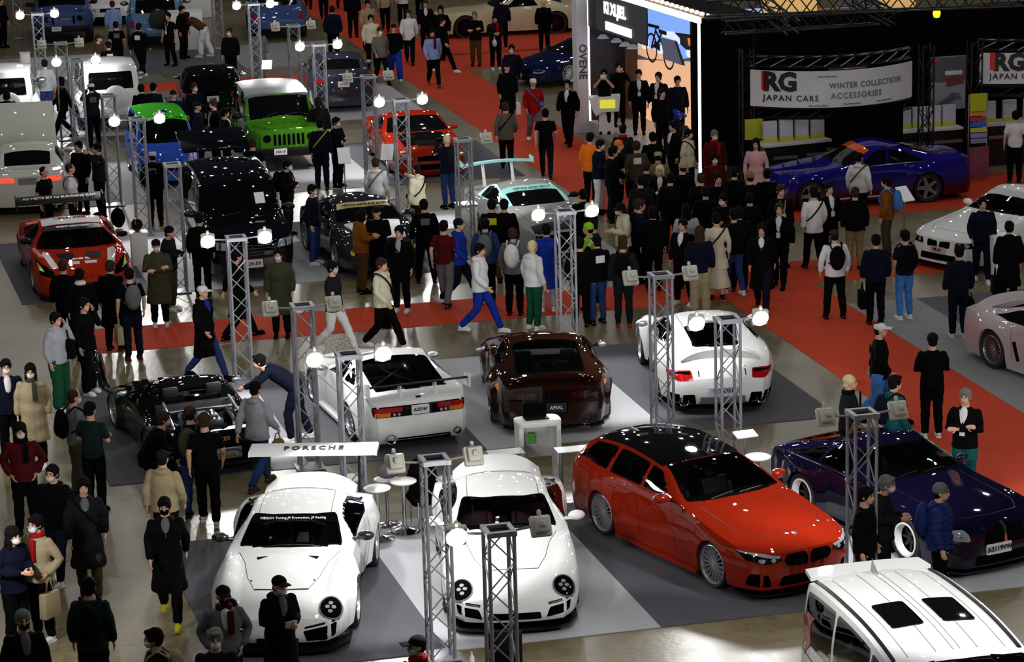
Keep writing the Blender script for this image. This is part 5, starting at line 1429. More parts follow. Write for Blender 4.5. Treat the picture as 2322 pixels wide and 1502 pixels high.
def wring(t, z, rt, rz, w=.12, m=RSIL, lay=.05):
    n = 28; o1 = [(t+rt*cos(2*pi*i/n), z+rz*sin(2*pi*i/n)) for i in range(n)]; i1 = [(t+rt*(1-w)*cos(2*pi*i/n), z+rz*(1-w)*sin(2*pi*i/n)) for i in range(n)]
    P = [PW+PD*a+Vector((0,0,c))-SN*lay for a, c in o1+i1]; b = MB(); b.add(P, [(i,(i+1)%n,n+(i+1)%n,n+i) for i in range(n)]); b.add([p+SN*.012 for p in P], [(n+i,n+(i+1)%n,(i+1)%n,i) for i in range(n)]); return b.obj('bicycle_wheel', m, PICT, smooth=False)
def bar(p, q, w=.05, m=RSIL):
    d = Vector((q[0]-p[0], (q[1]-p[1])/SL)); nrm = Vector((-d.y, d.x)).normalized()
    k = [(p[0]+nrm.x*w/SL, p[1]+nrm.y*w), (q[0]+nrm.x*w/SL, q[1]+nrm.y*w), (q[0]-nrm.x*w/SL, q[1]-nrm.y*w), (p[0]-nrm.x*w/SL, p[1]-nrm.y*w)]; return pic(k, m, .055, 'bicycle_frame')
W1_, W2_ = wp(1481,108), wp(1520,124)
for q in (W1_, W2_): wring(q[0], q[1], .40/SL, .40, w=.13)
B_ = lambda p_, q_, w=.035: bar(wp(*p_), wp(*q_), w)
B_((1481,108),(1492,62)); B_((1492,72),(1506,100)); B_((1481,108),(1505,88)); B_((1505,88),(1520,124)); B_((1497,96),(1504,74)); B_((1470,55),(1498,62),.04); B_((1498,70),(1515,76),.05); B_((1488,100),(1500,108),.09)
pic(px_([(1502,84),(1535,92),(1552,148),(1512,134)]), GRYB, .065); pic(px_([(1535,92),(1539,93),(1558,148),(1552,148)]), RSIL, .065)
b = MB(); c = S0+SN*(DEP-.35)+(S1-S0)*.03; b.box((0,0,1.9),(.32,.3,3.6)); o = b.obj('rock_column', ROCK, stage); o.location = (c.x, c.y, .3)
# desk on the stage with a yellow screen
p = at(1380, 303, .32); t = thing('stage_desk', 'white angular desk with a yellow screen on the stage', 'desk', (p.x-.1, p.y, .32), RD(0))
b = MB(); b.prism([(-.42,1.0),(.42,1.03),(.38,.62),(-.1,.60),(-.22,.5),(-.3,.62)], -.2, .2, axis='y'); b.box((.05,.05,.3),(.4,.3,.6)); b.obj('desk_body', WPL, t)
b = MB(); b.box((.08,-.215,.82),(.4,.015,.22)); b.obj('screen', mat('yellow_screen', lin=(.62,.6,.05), emit=.8), t)
# blue motorbike
p = at(1528, 330, .32); t = thing('motorbike', 'blue motorbike at the front end of the stage', 'motorbike', (p.x+.05, p.y, .32), math.atan2(SD.y, SD.x)+pi)
for x in (-.65,.65):
    b = MB(); b.lathe([(.24,-.05),(.31,-.04),(.31,.04),(.24,.05),(.24,-.05)],24,'y',c=(x,0,.31)); b.lathe([(.05,-.03),(.24,-.01),(.24,.01),(.05,.03)],12,'y',c=(x,0,.31),m=1); b.obj('wheel', [RUBBER, SILVER], t)
b = MB(); b.ell((.1,0,.78),(.38,.17,.17)); b.ell((.5,0,.72),(.22,.19,.2)); b.ell((-.45,0,.86),(.26,.1,.06)); b.obj('fairing', paint((24,50,170)), t)
b = MB(); b.box((0,0,.45),(.5,.25,.32)); b.tube((.65,0,.31),(.42,0,.98),.03); b.tube((-.65,0,.31),(-.1,0,.45),.03); b.tube((.42,-.32,1.0),(.42,.32,1.0),.016); b.obj('engine_and_bars', TRIM, t)
# long black wall facing the cars
W0 = S1+AV*.10+BV*.8; W1 = W0+AV*15; WH = SH-.12
struct(wallbox(W0, W1, 0, WH, .2, BWALL, 'wall_back', 1)); sp(wallbox(S1+SN*.07, S1+SN*(DEP+.2), 0, SH+.05, .06, BWALL, 'end_panel', 1))
# structures standing behind the wall, seen over its top
def beam(p, q, w, m, label, name='roof_truss', n=10):
    d = (q-p); t = thing(name, label, 'truss', p); Ld = d.length
    M4 = frame((0,0,0), d, (0,0,1)); 
    for i, (y, z) in enumerate(((-w/2,-w/2),(w/2,-w/2),(w/2,w/2),(-w/2,w/2))):
        b = MB(); b.tube((0,z,y),(Ld,z,y),.028,n=6); o = b.obj('chord', m, t); o.matrix_local = M4
    b = MB()
    for k in range(n):
        x0, x1 = Ld*k/n, Ld*(k+1)/n; s = w/2 if k % 2 else -w/2
        b.tube((x0,s,-w/2),(x1,-s,-w/2),.016,n=5); b.tube((x0,-s,w/2),(x1,s,w/2),.016,n=5); b.tube((x0,w/2,s),(x1,w/2,-s),.016,n=5)
    o = b.obj('lacing', m, t); o.matrix_local = M4
BKT = mat('black_truss', (14,14,18), rough=.4, metal=.4)
def PP(x, y, h): return at(x, y, h)
beam(PP(1600,20,4.6), PP(2322,-8,4.6), .4, BKT, 'black roof truss crossing behind the black wall', n=24)
beam(PP(1640,62,4.1), PP(1990,40,4.1), .3, BKT, 'black roof truss just above the black wall', n=14)
beam(PP(1700,-10,4.6), PP(1800,64,4.1), .3, BKT, 'short slanting truss left over the black wall', n=6)
beam(PP(1930,-8,4.6), PP(2030,45,4.1), .3, BKT, 'short slanting truss right over the black wall', n=6)
BLUL = mat('blue_lit_panel', lin=(.04,.10,.8), emit=.8); 
def slab(px, h, size, m, label, name, cat, rot=0, tilt=0):
    p = at(px[0], px[1], h); t_ = h+size[2]/2; b = MB(); b.box((0,0,-h+t_/2), (size[0],size[1],t_)); o = b.obj(name, m, smooth=False); o.location = p; o.rotation_euler = (RD(tilt),0,RD(rot)); return tag(o, label, cat)
slab((1560,22),3.0,(1.5,.3,.5),BLUL,'blue lit panel left behind the stage roof','light_panel','panel',13)
slab((1672,44),2.8,(1.4,.3,.5),mat('pale_blue_panel',lin=(.3,.4,.9),emit=.6),'pale blue lit panel behind the stage roof','light_panel','panel',13)
slab((1880,38),2.9,(2.8,.2,.45),mat('cream_panel',(120,116,84),rough=.6),'cream booth panel seen over the black wall','booth_panel','panel',13)
slab((1950,30),2.9,(1.2,.2,.5),mat('blue_grey_panel',(60,70,150),rough=.6),'blue-grey booth panel seen over the black wall','booth_panel','panel',13)
slab((2032,20),3.4,(1.0,.2,.7),mat('amber_panel',lin=(.8,.5,.18),emit=.5),'amber booth panel seen over the black wall','booth_panel','panel',13)
slab((1790,5),3.4,(1.5,.2,.5),mat('amber_panel'),'amber strip left over the black wall','booth_panel','panel',13)
p = at(2124,30,3.9); t = thing('hanging_lamp','yellow teardrop lamp hanging over the black wall','lamp',p); b = MB(); b.lathe([(0,-.12),(.07,-.1),(.10,0),(.07,.12),(.02,.18),(0,.18)],16); b.obj('shade', mat('yellow_lamp', lin=(.75,.72,.02), emit=1.2), t); b = MB(); b.tube((0,0,.17),(0,0,.6),.01); b.obj('cord', TRIM, t)
def zat(base, x, y):
    """height above the floor point base at which the sight line of pixel (x, y) passes it"""
    a = at(x, y, 0); C0 = Vector((0, 0, CH)); d = a-C0; k = (base.x*d.x+base.y*d.y)/(d.x*d.x+d.y*d.y); return C0.z+d.z*k
# ------------------------------------------------------------------ wheel maker's stand in front of the wall
def column(px, h, label, w=.28, ht=0):
    p = at(px[0], px[1], 0); t = thing('black_truss_column', label, 'truss', (p.x, p.y, 0), AN)
    for sx in (1,-1):
        for sy in (1,-1): b = MB(); b.tube((sx*w/2,sy*w/2,0),(sx*w/2,sy*w/2,h),.022,n=6); b.obj('upright', BKT, t)
    b = MB(); truss_bits(b, int(h/.3), h, w, rb=.012); b.obj('cross_bracing', BKT, t); return p
c0 = column((1694,414),3.3,'black truss column left of the white company banner'); c1 = column((2098,394),3.2,'black truss column right of the white company banner'); c2 = column((2206,388),3.2,'black truss column left of the banner at the right edge'); 
def arc(p0, p1, bow, n=20):
    d = p1-p0; nn = Vector((d.y, -d.x, 0)).normalized(); return [p0+d*(i/n)+nn*bow*(1-(2*i/n-1)**2) for i in range(n+1)]
BANW = mat('banner_cloth', (205,206,208), rough=.55, noise_amt=.06, nscale=2)
def banner(p0, p1, z0, z1, bow, label, n=20):
    pts = arc(p0, p1, bow, n); t = thing('banner', label, 'banner', (0,0,0)); b = MB(); m = len(pts)
    V4 = [v+Vector((0,0,z0)) for v in pts]+[v+Vector((0,0,z1)) for v in pts]; nn = Vector(((p1-p0).y, -(p1-p0).x, 0)).normalized()
    V4 += [v-nn*.03 for v in V4]; F = []
    for i in range(m-1): F += [(i,i+1,m+i+1,m+i),(2*m+i+1,2*m+i,3*m+i,3*m+i+1),(i,2*m+i,2*m+i+1,i+1),(m+i,m+i+1,3*m+i+1,3*m+i)]
    b.add(V4, F); b.obj('banner_face', BANW, t); return t, pts, nn
def curvetext(s, size, m, t, pts, u0, z, name='lettering', **k):
    """lettering laid along the curved banner"""
    me = text_mesh(s, size, m, name, ext=.004, **k); L = sum((b-a).length for a, b in zip(pts[:-1], pts[1:])); n = len(pts)-1
    w0 = min(v.co.x for v in me.vertices)
    for v in me.vertices:
        u = u0+(v.co.x-w0)/L; i = min(n-1, max(0, int(u*n))); f = u*n-i; p = pts[i].lerp(pts[i+1], f); d = (pts[i+1]-pts[i]).normalized(); nr = Vector((d.y,-d.x,0))
        v.co = Vector((p.x, p.y, z+v.co.y))+nr*(.012+v.co.z)
    return link(name, me, t)
q0, q1 = at(1703,418,0), at(2066,396,0)
Z0, Z1 = zat(q0, 1703, 240), zat(q0, 1703, 158)
t, pts, nn = banner(q0, q1, Z0, Z1, .9, 'white curved banner lettered RG over the counter')
NRED = mat('red_print', (200,40,35), rough=.5)
curvetext('RG', .62, BLKPRINT, t, pts, .065, Z0+.60, bold=.03, space=.95); curvetext('I', .56, NRED, t, pts, .055, Z0+.62, bold=.035)
curvetext('JAPAN CARS', .20, BLKPRINT, t, pts, .06, Z0+.22, bold=.003, space=1.25)
curvetext('WINTER COLLECTION', .19, mat('grey_outline_print',(110,110,112)), t, pts, .42, Z0+.52, bold=.004, space=1.15); curvetext('ACCESSORIES', .2, mat('grey_outline_print'), t, pts, .43, Z0+.27, bold=.004, space=1.25)
for k_, (u, z, L_) in enumerate(((.30,Z0+.08,.20),(.50,Z0+.1,.16),(.72,Z0+.1,.2),(.35,Z1-.1,.3))):
    curvetext('~'*3, .3, mat('grey_outline_print'), t, pts, u, z-.02, name='swirl_print', shear=.4)
q2, q3 = at(2218,386,0), at(2560,364,0)
Y0, Y1 = zat(q2, 2218, 190), zat(q2, 2218, 120)
t, pts, nn = banner(q2, q3, Y0, Y1, .5, 'white curved banner lettered RG cut off by the right edge')
curvetext('RG', .58, BLKPRINT, t, pts, .075, Y0+.52, bold=.03); curvetext('I', .52, NRED, t, pts, .055, Y0+.54, bold=.035); curvetext('JAPAN CARS', .2, BLKPRINT, t, pts, .05, Y0+.18, bold=.003, space=1.2)
# trusses above and below the banners
for (a, b_, z, l) in ((q0,q1,Z1+.16,'black truss arch above the long white banner'),(q0,q1,Z0-.2,'black truss arch below the long white banner'),(q2,q3,Y1+.16,'black truss arch above the right edge banner'),(q2,q3,Y0-.2,'black truss arch below the right edge banner')):
    ps = arc(a, b_, .75, 10); t = thing('curved_truss', l, 'truss', (0,0,0))
    for w_, zz in ((0,-.12),(0,.12)):
        b = MB(); b.path([p+Vector((0,.2,z+zz)) for p in ps], .024, 6); b.obj('chord', BKT, t)
        b = MB(); b.path([p+Vector((0,.45,z+zz)) for p in ps], .024, 6); b.obj('chord', BKT, t)
    b = MB()
    for i in range(10): b.tube(ps[i]+Vector((0,.2,z-.12)), ps[i+1]+Vector((0,.2,z+.12)), .014, n=5); b.tube(ps[i]+Vector((0,.2,z+.12)), ps[i+1]+Vector((0,.45,z+.12)), .014, n=5)
    b.obj('lacing', SILVER if z > 2 else BKT, t)
# counters
CT = mat('counter_black', (12,12,13), rough=.4); CTW = mat('counter_white', (200,200,196), rough=.4)
for i, (pa, pb) in enumerate((((1735,428),(1885,412)),((2040,394),(2182,383)),((2225,378),(2420,364)))):
    a, b2 = at(*pa), at(*pb); t = thing('counter', ('black counter with white top left of the dark screen','black counter with white top right of the dark screen','black counter with white top at the right edge')[i], 'counter', (0,0,0))
    o = wallbox(a, b2, 0, 1.0, .6, CT, 'counter_body'); o.parent = t; o = wallbox(a-BV*.04, b2-BV*.04, 1.0, 1.06, .68, CTW, 'counter_top'); o.parent = t
    d = (b2-a); 
    for k in range(2):
        c = a+d*(.25+.5*k)-BV*.01; o = wallbox(c-AV*.4, c+AV*.4, .68, .76, .02, SILVER, 'front_inlay', -1); o.parent = t
    nb = 4
    for k in range(nb):
        c = a+d*((k+.6)/(nb+.2))+BV*.35; t2 = thing('leaflet_box', 'white leaflet box with yellow foot on the %s counter, %s' % (('left','middle','right')[i], ('leftmost','second','third','rightmost')[k]), 'box', (c.x, c.y, 1.062), AN, 'leaflet boxes on the counters')
        bb = MB(); bb.box((0,0,.30),(.34,.10,.42)); bb.obj('card', mat('pale_card',(188,190,200),rough=.5), t2); bb = MB(); bb.box((0,0,.05),(.34,.12,.10)); bb.obj('foot', mat('yellow_card',(190,186,50)), t2)
# dark screen standing in the middle
p = at(1968,418,0); t = thing('screen_back', 'large black screen seen from behind between the counters', 'screen', (p.x,p.y,0), AN)
b = MB(); b.box((0,0,1.42),(1.75,.10,1.0)); b.obj('panel', BWALL, t)
for sx in (-.4,.4): b = MB(); b.box((sx,0,.46),(.08,.08,.92)); b.obj('leg', BWALL, t)
# posters with a racing car drawing
def onwall(x, y):
    C0 = Vector((0,0,CH)); d = at(x,y,0)-C0; n = Vector((-AV.y, AV.x, 0)); o = W0-n*.05; k = (o-C0).dot(n)/d.dot(n); return C0+d*k
def poster(px, h, w, hh, label):
    p = onwall(px[0], px[1]); t = thing('poster', label, 'poster', p, AN); b = MB(); b.box((0,0,0),(w,.04,hh)); b.obj('board', mat('poster_grey',(150,148,160),rough=.5), t)
    b = MB(); b.box((0,-.025,hh*.26),(w,.01,hh*.46)); b.obj('upper_print', mat('poster_dark',(84,84,92)), t)
    b = MB(); b.box((w*.18,-.034,.05),(w*.5,.01,hh*.16),rot=Matrix.Rotation(RD(-8),3,'Y')); b.obj('red_print', mat('poster_red',(120,50,50)), t)
    b = MB(); b.box((w*.14,-.034,hh*.19),(w*.5,.01,hh*.08)); b.obj('white_print', WPAN, t)
    b = MB(); b.prism([(-w*.4,-hh*.40),(-w*.1,-hh*.30),(w*.1,-hh*.18),(w*.3,-hh*.20),(w*.38,-hh*.32),(w*.2,-hh*.30),(w*.05,-hh*.38),(-w*.2,-hh*.42)],-.036,-.028,axis='y'); b.obj('car_drawing', mat('poster_line',(92,90,104)), t)
    b = MB(); b.ell((-w*.35,-.03,hh*.42),(.07,.01,.05)); b.obj('badge_print', NRED, t)
poster((1643,228),1.75,.92,1.35,'grey and white racing poster on the black wall left of the banner')
poster((2150,188),2.2,.92,1.35,'grey and white racing poster between the two white banners')
poster((1922,160),2.9,1.0,.3,'small grey racing poster above the long white banner')
p = at(1704,414,0); b = MB(); b.box((0,-.2,zat(p,1704,290)),(.45,.04,.5)); mat('yellow_card2',(168,170,30),rough=.5); o = b.obj('yellow_sign', MATS['yellow_card2']); o.location = (p.x,p.y,0); o.rotation_euler = (0,0,AN); tag(o,'yellow square sign on the truss column left under the banner','sign')
# magazine rack
p = at(2215,408,0); t = thing('magazine_rack', 'tall wire magazine rack with yellow header by the red carpet', 'rack', (p.x,p.y,0), AN)
b = MB(); b.box((0,0,1.9),(.42,.05,.42)); b.obj('header', mat('yellow_card2'), t)
for k, (rgb) in enumerate(((190,120,40),(150,30,30),(40,70,170),(170,160,60),(120,120,170),(110,110,150))):
    b = MB(); b.box((0,-.02*k+.02,1.62-.13*k),(.42,.04,.11),rot=Matrix.Rotation(RD(-15),3,'X')); b.obj('magazine_row', mat('mag_%d' % k, rgb), t)
b = MB(); b.box((0,-.1,.45),(.5,.05,.75)); b.obj('lower_poster', mat('mag_lower',(120,60,80),noise_amt=.7,nscale=14), t)
for sx in (-.24,.24): b = MB(); b.tube((sx,0,0),(sx,0,2.1),.015); b.obj('rail', SILVER, t)
# spot lamp on a stand
p = at(2112,345,0); t = thing('stand_lamp', 'white shaded lamp glowing beside the racing poster', 'lamp', (p.x,p.y,0)); b = MB(); b.tube((0,0,0),(0,0,1.9),.02); b.obj('pole', SILVER, t); b = MB(); b.ell((0,-.05,2.0),(.11,.09,.14)); b.obj('shade', LEDW, t)
# ------------------------------------------------------------------ the cars at their places
c = car_911('sports_coupe', 'white widebody coupe with big lettered rear wing, front left of the row', anchor((642.5,1336),.67,(1.62,0),-92.5), RD(-92.5), rs=True)
ducktail(c, 3.9, h=.14, w=.66, lip=.25); w = wing(c, 4.62, 1.38, .93, ch=.40, end=(.42,.06), posts=(.66,), postm=TRIM, zb=.75, th=.03, aoa=12, name='rear_wing')
text('PORSCHE', .15, BLKPRINT, w, frame((c.L/2-4.62+.02,0,1.402+.008),(0,1,0),(-.978,0,.208)), bold=.006, space=1.5, name='wing_lettering')
text('MEGAN Tuning JP Promotion, JP Racing', .055, WHITE, c.root, frame(c.P(2.0,3)+Vector((.04,0,.015)),(0,1,0),(-.8,0,.42)), name='sun_strip_lettering')
c.top('sun_strip', [(2.0,-.88),(1.93,-.45),(1.91,0),(1.93,.45),(2.0,.88),(2.2,.88),(2.10,.45),(2.08,0),(2.10,-.45),(2.2,-.88)], BLACK, off=.010, rnd=0)
c = car_911('sports_coupe', 'white coupe with dark red seats, second in the front row', anchor((1157.5,1291),.67,(1.62,0),-87), RD(-87), seat=mat('dark_red_leather',(96,26,30),rough=.5))
ducktail(c, 3.85, h=.17, w=.64, lip=.25)
hd = -59.6; a = anchor((1612,1335),0,(4.65/2-.80,-.93),hd); b_ = anchor((1365,1215),0,(4.65/2-3.61,-.93),hd); car_wagon(((a[0]+b_[0])/2,(a[1]+b_[1])/2,CARPET_T), hd)
hd = -61.5; a = anchor((2035,1275),0,(2.25-.92,-.98),hd); b_ = anchor((1825,1178),0,(2.25-3.42,-.98),hd); car_blue(((a[0]+b_[0])/2,(a[1]+b_[1])/2,CARPET_T), hd)
car_mpv('people_carrier', 'white people carrier with two dark sunroofs in the near right corner', anchor((1982,1298),1.88,(-2.15,0),-77), -77, paint((240,240,238)))
car_rx(anchor((952,927),.70,(-2.15,0),109), 109)
car_brown(anchor((1245,950),0,(-1.2,0),94), 94)
c = car_911('sports_coupe', 'white rear-engined coupe with red tail lamps, seen from behind', anchor((1634,844),.70,(-2.1,0),94.5), RD(94.5), rear=True); ducktail(c, 3.95, h=.10, w=.66); tail_911(c)
hd = 111; a = anchor((335,1062),0,(4.25/2-3.35,.98),hd); car_open((a[0],a[1],CARPET_T), hd)
hd = -75; a = anchor((83,668),0,(2.3-.98,-1.04),hd); b_ = anchor((34,598),0,(2.3-3.68,-1.04),hd); car_race(((a[0]+b_[0])/2,(a[1]+b_[1])/2,CARPET_T), hd)
car_mpv('people_carrier', 'glossy black people carrier with ribbed roof and raised tailgate', anchor((527,392),1.9,(0,0),-76), -76, paint((9,10,16),rough=.1), False)
SP_P = dict(SP911); SP_P['flare'] = (.07,.08)
c = Car('classic_sports_car', 'dark grey classic coupe with white bonnet and yellow sun strip', SP_P, anchor((835,497),.95,(.62,0),-72), RD(-72), paint((40,41,45),rough=.3), rim='five')
glazing_sp = dict(cx=1.42,hx=2.15,rx=3.1,dx=3.9,base=.18); c.sp.update(glazing_sp); glazing(c, [[(1.78,.07),(3.0,.07),(3.1,.8),(2.6,.9),(2.15,.9)]], hole=False)
c.top('bonnet', [(.45,-.9),(1.4,-.9),(1.42,.9),(.45,.9)], mat('white_bonnet_cloth',(215,215,215),rough=.5), off=.02)
c.top('sun_strip', [(1.98,-.88),(1.9,0),(1.98,.88),(2.2,.88),(2.10,0),(2.2,-.88)], mat('cream_yellow_strip',(196,186,120)), off=.012, rnd=0)
text('NEWTA NOTE SUB 2CARI', .085, BLKPRINT, c.root, frame(c.P(2.0,3)+Vector((.05,0,.02)),(0,1,0),(-.8,0,.42)), bold=.003)
for sg in (1,-1):
    c.proj('headlight', [(a_*sg,z_) for a_, z_ in circle(.68,.66,.12,.12)], mat('yellow_lamp_lens',(190,190,60),rough=.1), tilt=.75, off=.012)
c.mirrors(1.85,.98,wy=1.0); c.finish((1.5,3.6))
MINT = mat('mint_trim', (150,215,210), rough=.3)
sp_ = mk(4.5,1.74,1.28,.85,3.35,hz=.6,cowl=(1.5,.9),head=(2.3,1.22),rear=(3.0,1.22),deck=(3.75,.95),tz=.84,belt=.88,flare=(.05,.05),sill=.13,gap=.02,tw=.26,bulge=(.1,.06))
c = Car('tuned_coupe', 'silver grey coupe with mint window surrounds and mint rear wing', sp_, anchor((1225,455),1.0,(.7,0),-70), RD(-70), paint((150,150,148),rough=.4), rim='deep')
glazing(c, [[(1.85,.08),(3.1,.08),(3.0,.88),(2.35,.88)]])
c.top('mint_sun_strip', [(2.12,-.95),(2.05,0),(2.12,.95),(2.34,.95),(2.25,0),(2.34,-.95)], MINT, off=.01, rnd=0); text('MEETING JAPAN GROUP', .08, BLKPRINT, c.root, frame(c.P(2.13,3)+Vector((.06,0,.03)),(0,1,0),(-.8,0,.42)))
c.sidewin('mint_window_surround', [(1.75,-.0),(3.3,-.0),(3.2,.95),(2.28,1.0)], MINT, off=.002, rnd=.03)
c.proj('mint_pillar', [(1.62,-.62),(2.3,-.60),(2.3,-.70),(1.62,-.72)], MINT, 'top', off=.01); c.proj('mint_pillar', [(1.62,.62),(2.3,.60),(2.3,.70),(1.62,.72)], MINT, 'top', off=.01)
c.proj('front_opening', [(-.7,.2),(.7,.2),(.7,.6),(-.7,.6)], DARK); c.proj('black_nose', [(0,-.7),(.35,-.7),(.35,.7),(0,.7)], TRIM, 'top'); 
wing(c, 4.3, 1.42, .85, ch=.24, m=MINT, end=(.26,.12), posts=(.35,), postm=WPAINT, zb=.9, curve=.06)
c.mirrors(1.95,.97,m=TRIM); hoodline(c); c.finish((1.6,3.6))
# orange coupe with black bonnet
sp_ = mk(4.65,1.9,1.26,.95,3.6,hz=.55,cowl=(1.5,.88),head=(2.3,1.2),rear=(3.0,1.2),deck=(3.9,.95),tz=.84,belt=.86,flare=(.04,.06),sill=.12,gap=.02,tw=.28,bulge=(.16,.06),hoodw=.62)
c = car_generic('orange_sports_car', 'orange-red sports car with a black bonnet behind the lit tower', sp_, anchor((938,262),1.22,(.2,0),-77), -77, paint((150,36,14)), [[(1.8,.08),(3.0,.08),(2.95,.88),(2.35,.88)]], lampz=.52)
c.top('black_bonnet', [(.5,-.95),(1.48,-.95),(1.5,.95),(.5,.95)], BLACK, off=.006, rnd=.08); c.proj('bonnet_opening', [(.35,-.25),(.75,-.28),(.75,.28),(.35,.25)], DARK, 'top', off=.012); lip(c, C_RED)
# green off-roader
def offroader(name, label, pos, hd, pt, front=True, roofm=None, grilleslots=0, plate=None, tyre=None, L=4.3, H=1.85, W=1.88, sparem=None, spare_=True):
    sp_ = mk(L,W,H,.75,L-.85,R=.41,hz=1.05,cowl=(1.35,1.15),head=(1.72,H-.08),rear=(L-.12,H-.06),deck=(L-.03,1.15),tz=1.0,belt=1.12,tumble=.12,flare=(.10,.10),sill=.42,tw=.28,base=.1,hoodw=.7,bulge=(.03,.02),roofk=.05,gap=.07,nose=[(.4,.0),(.8,.0),(1.1,.02)])
    c = Car(name, label, sp_, pos, RD(hd), pt, rim='dark', rimmat=TRIM); glazing(c, [[(1.6,.08),(2.45,.08),(2.45,.88),(1.8,.88)],[(2.55,.08),(3.3,.08),(3.3,.88),(2.55,.88)],[(3.4,.08),(L-.15,.08),(L-.2,.88),(3.4,.88)]], rear=False, hole=False, frit=.04)
    if roofm: c.top('roof_panel', [(1.75,-1),(1.7,0),(1.75,1),(L-.1,1),(L-.1,-1)], roofm, off=.02, rnd=.05)
    if front:
        n = grilleslots
        for i in range(n): y = -.36+.72*i/(n-1); c.proj('grille_slot', [(y-.035,.72),(y+.035,.72),(y+.035,1.0),(y-.035,1.0)], DARK, rnd=.02, off=.006)
        for sg in (1,-1): c.proj('headlight', [(a_*sg,z_) for a_, z_ in circle(.56,.9,.10,.10)], BLACK, off=.012)
        b = MB(); b.box((L/2+.08,0,.55),(.16,W*.92,.2)); b.obj('front_bumper', TRIM, c.root, bevel=.03)
        if plate: o = MB(); o.box((L/2+.17,-.25,.58),(.01,.33,.16)); o = o.obj('number_plate', WPAN, c.root); text(plate,.09,BLKPRINT,o,frame((L/2+.18,-.25,.58),(0,1,0),(0,0,1)))
        hoodline(c,.6); wipers(c)
    else:
        c.proj('rear_window', [(-W*.36,1.2),(W*.36,1.2),(W*.34,H-.2),(-W*.34,H-.2)], GLASSD, 'rear', rnd=.05)
        if spare_: spare(c, sparem or pt, z=.95, r=.36)
        b = MB(); b.box((-L/2-.06,0,.6),(.14,W*.92,.22)); b.obj('rear_bumper', pt, c.root, bevel=.03)
        c.proj('tail_lamp', [(W*.38,.7),(W*.46,.7),(W*.46,.95),(W*.38,.95)], REDLENS, 'rear', mirror=True)
        if plate: c.plate(plate,.6,'rear',y=.45)
    doors(c,(1.5,2.5,3.35),.5,1.08); c.mirrors(1.72,1.25,wy=W/2+.14,m=TRIM,size=1.2); c.finish((1.4,L-.2)); return c
offroader('off_roader', 'bright green off-roader with slotted grille and grey hard top', anchor((628,208),1.83,(.45,0),-77), -77, paint((56,108,20)), roofm=mat('grey_hardtop',(84,86,90),rough=.4), grilleslots=7, plate='150-10', L=4.4)
offroader('off_roader', 'white boxy off-roader with round spare wheel cover on its tailgate', anchor((248,150),1.85,(-1.9,0),103), 103, WPAINT, front=False, L=4.2, W=1.75, H=1.88)
offroader('off_roader', 'white off-roader half cut by the left edge', anchor((5,165),1.85,(-1.9,0),99), 99, WPAINT, front=False, L=4.2, W=1.75, H=1.88)
offroader('off_roader', 'pale blue off-roader with a black spare wheel at the back row', anchor((350,-15),1.85,(-1.9,0),97), 97, paint((96,122,160)), front=False, L=4.4, W=1.9, H=1.85, sparem=RUBBER, plate='20-11')
offroader('off_roader', 'dark blue off-roader facing forward at the back left', anchor((140,8),1.3,(1.0,0),-80), -80, paint((58,76,120)), grilleslots=2, plate='8-20', L=4.5, W=1.95, H=1.85)
offroader('off_roader', 'blue off-roader behind the lit tower at the back', anchor((628,5),1.3,(-2.0,0),97), 97, paint((58,80,128)), front=False, L=4.5, W=1.9, H=1.85, spare_=False)
# small green and blue car
sp_ = mk(3.4,1.48,1.72,.6,2.95,R=.28,hz=.88,cowl=(.62,1.02),head=(1.15,1.64),rear=(3.3,1.66),deck=(3.38,1.1),tz=.9,belt=1.02,tumble=.13,sill=.2,base=.12,bulge=(.05,.02),roofk=.06,tw=.18)
BLU = paint((50,84,190)); c = Car('small_car', 'boxy small car, blue body and bright green roof', sp_, anchor((368,262),1.66,(.5,0),-75), RD(-75), BLU, rim='steel'); 
c.top('green_roof', [(1.1,-1),(1.05,0),(1.1,1),(3.3,1),(3.3,-1)], paint((70,190,40)), off=.006, rnd=.03); glazing(c, [[(.85,.08),(1.8,.08),(1.8,.88),(1.2,.88)],[(1.88,.08),(3.15,.08),(3.15,.88),(1.88,.88)]], rear=False, hole=False); c.sidewin('turquoise_pillar', [(.8,.05),(.98,.05),(1.2,.95),(1.1,.95)], mat('turquoise_trim',(110,200,190)), off=.008, rnd=0)
c.proj('headlight', [(.42,.66),(.66,.68),(.66,.84),(.46,.84)], CLEARLENS, mirror=True, rnd=.03); c.proj('grille', [(-.34,.45),(.34,.45),(.34,.62),(-.34,.62)], DARK); wipers(c); c.mirrors(.95,1.12); c.finish((.7,3.2))
# white saloon with its bonnet up
sp_ = mk(4.7,1.8,1.36,.9,3.6,hz=.66,cowl=(1.45,.95),head=(2.1,1.3),rear=(3.15,1.29),deck=(3.9,1.0),tz=.9,belt=.93,sill=.17,bulge=(.1,.06))
PW_ = paint((206,206,196)); c = Car('saloon_car', 'cream-white saloon with bonnet raised and red tail lamps', sp_, anchor((62,405),.85,(-2.3,0),99), RD(99), PW_, rim='five')
glazing(c, [[(1.75,.08),(2.6,.08),(2.6,.88),(2.2,.88)],[(2.68,.08),(3.5,.1),(3.2,.88),(2.68,.88)]], hole=False)
c.proj('tail_lamp', [(.30,.76),(.80,.76),(.80,.88),(.32,.87)], mat('lit_tail_lens', lin=(.9,.06,.03), emit=1.2), 'rear', mirror=True, rnd=.03, off=.01); c.proj('plate_recess', [(-.22,.70),(.22,.70),(.22,.86),(-.22,.86)], mat('grey_recess',(120,120,116)), 'rear')
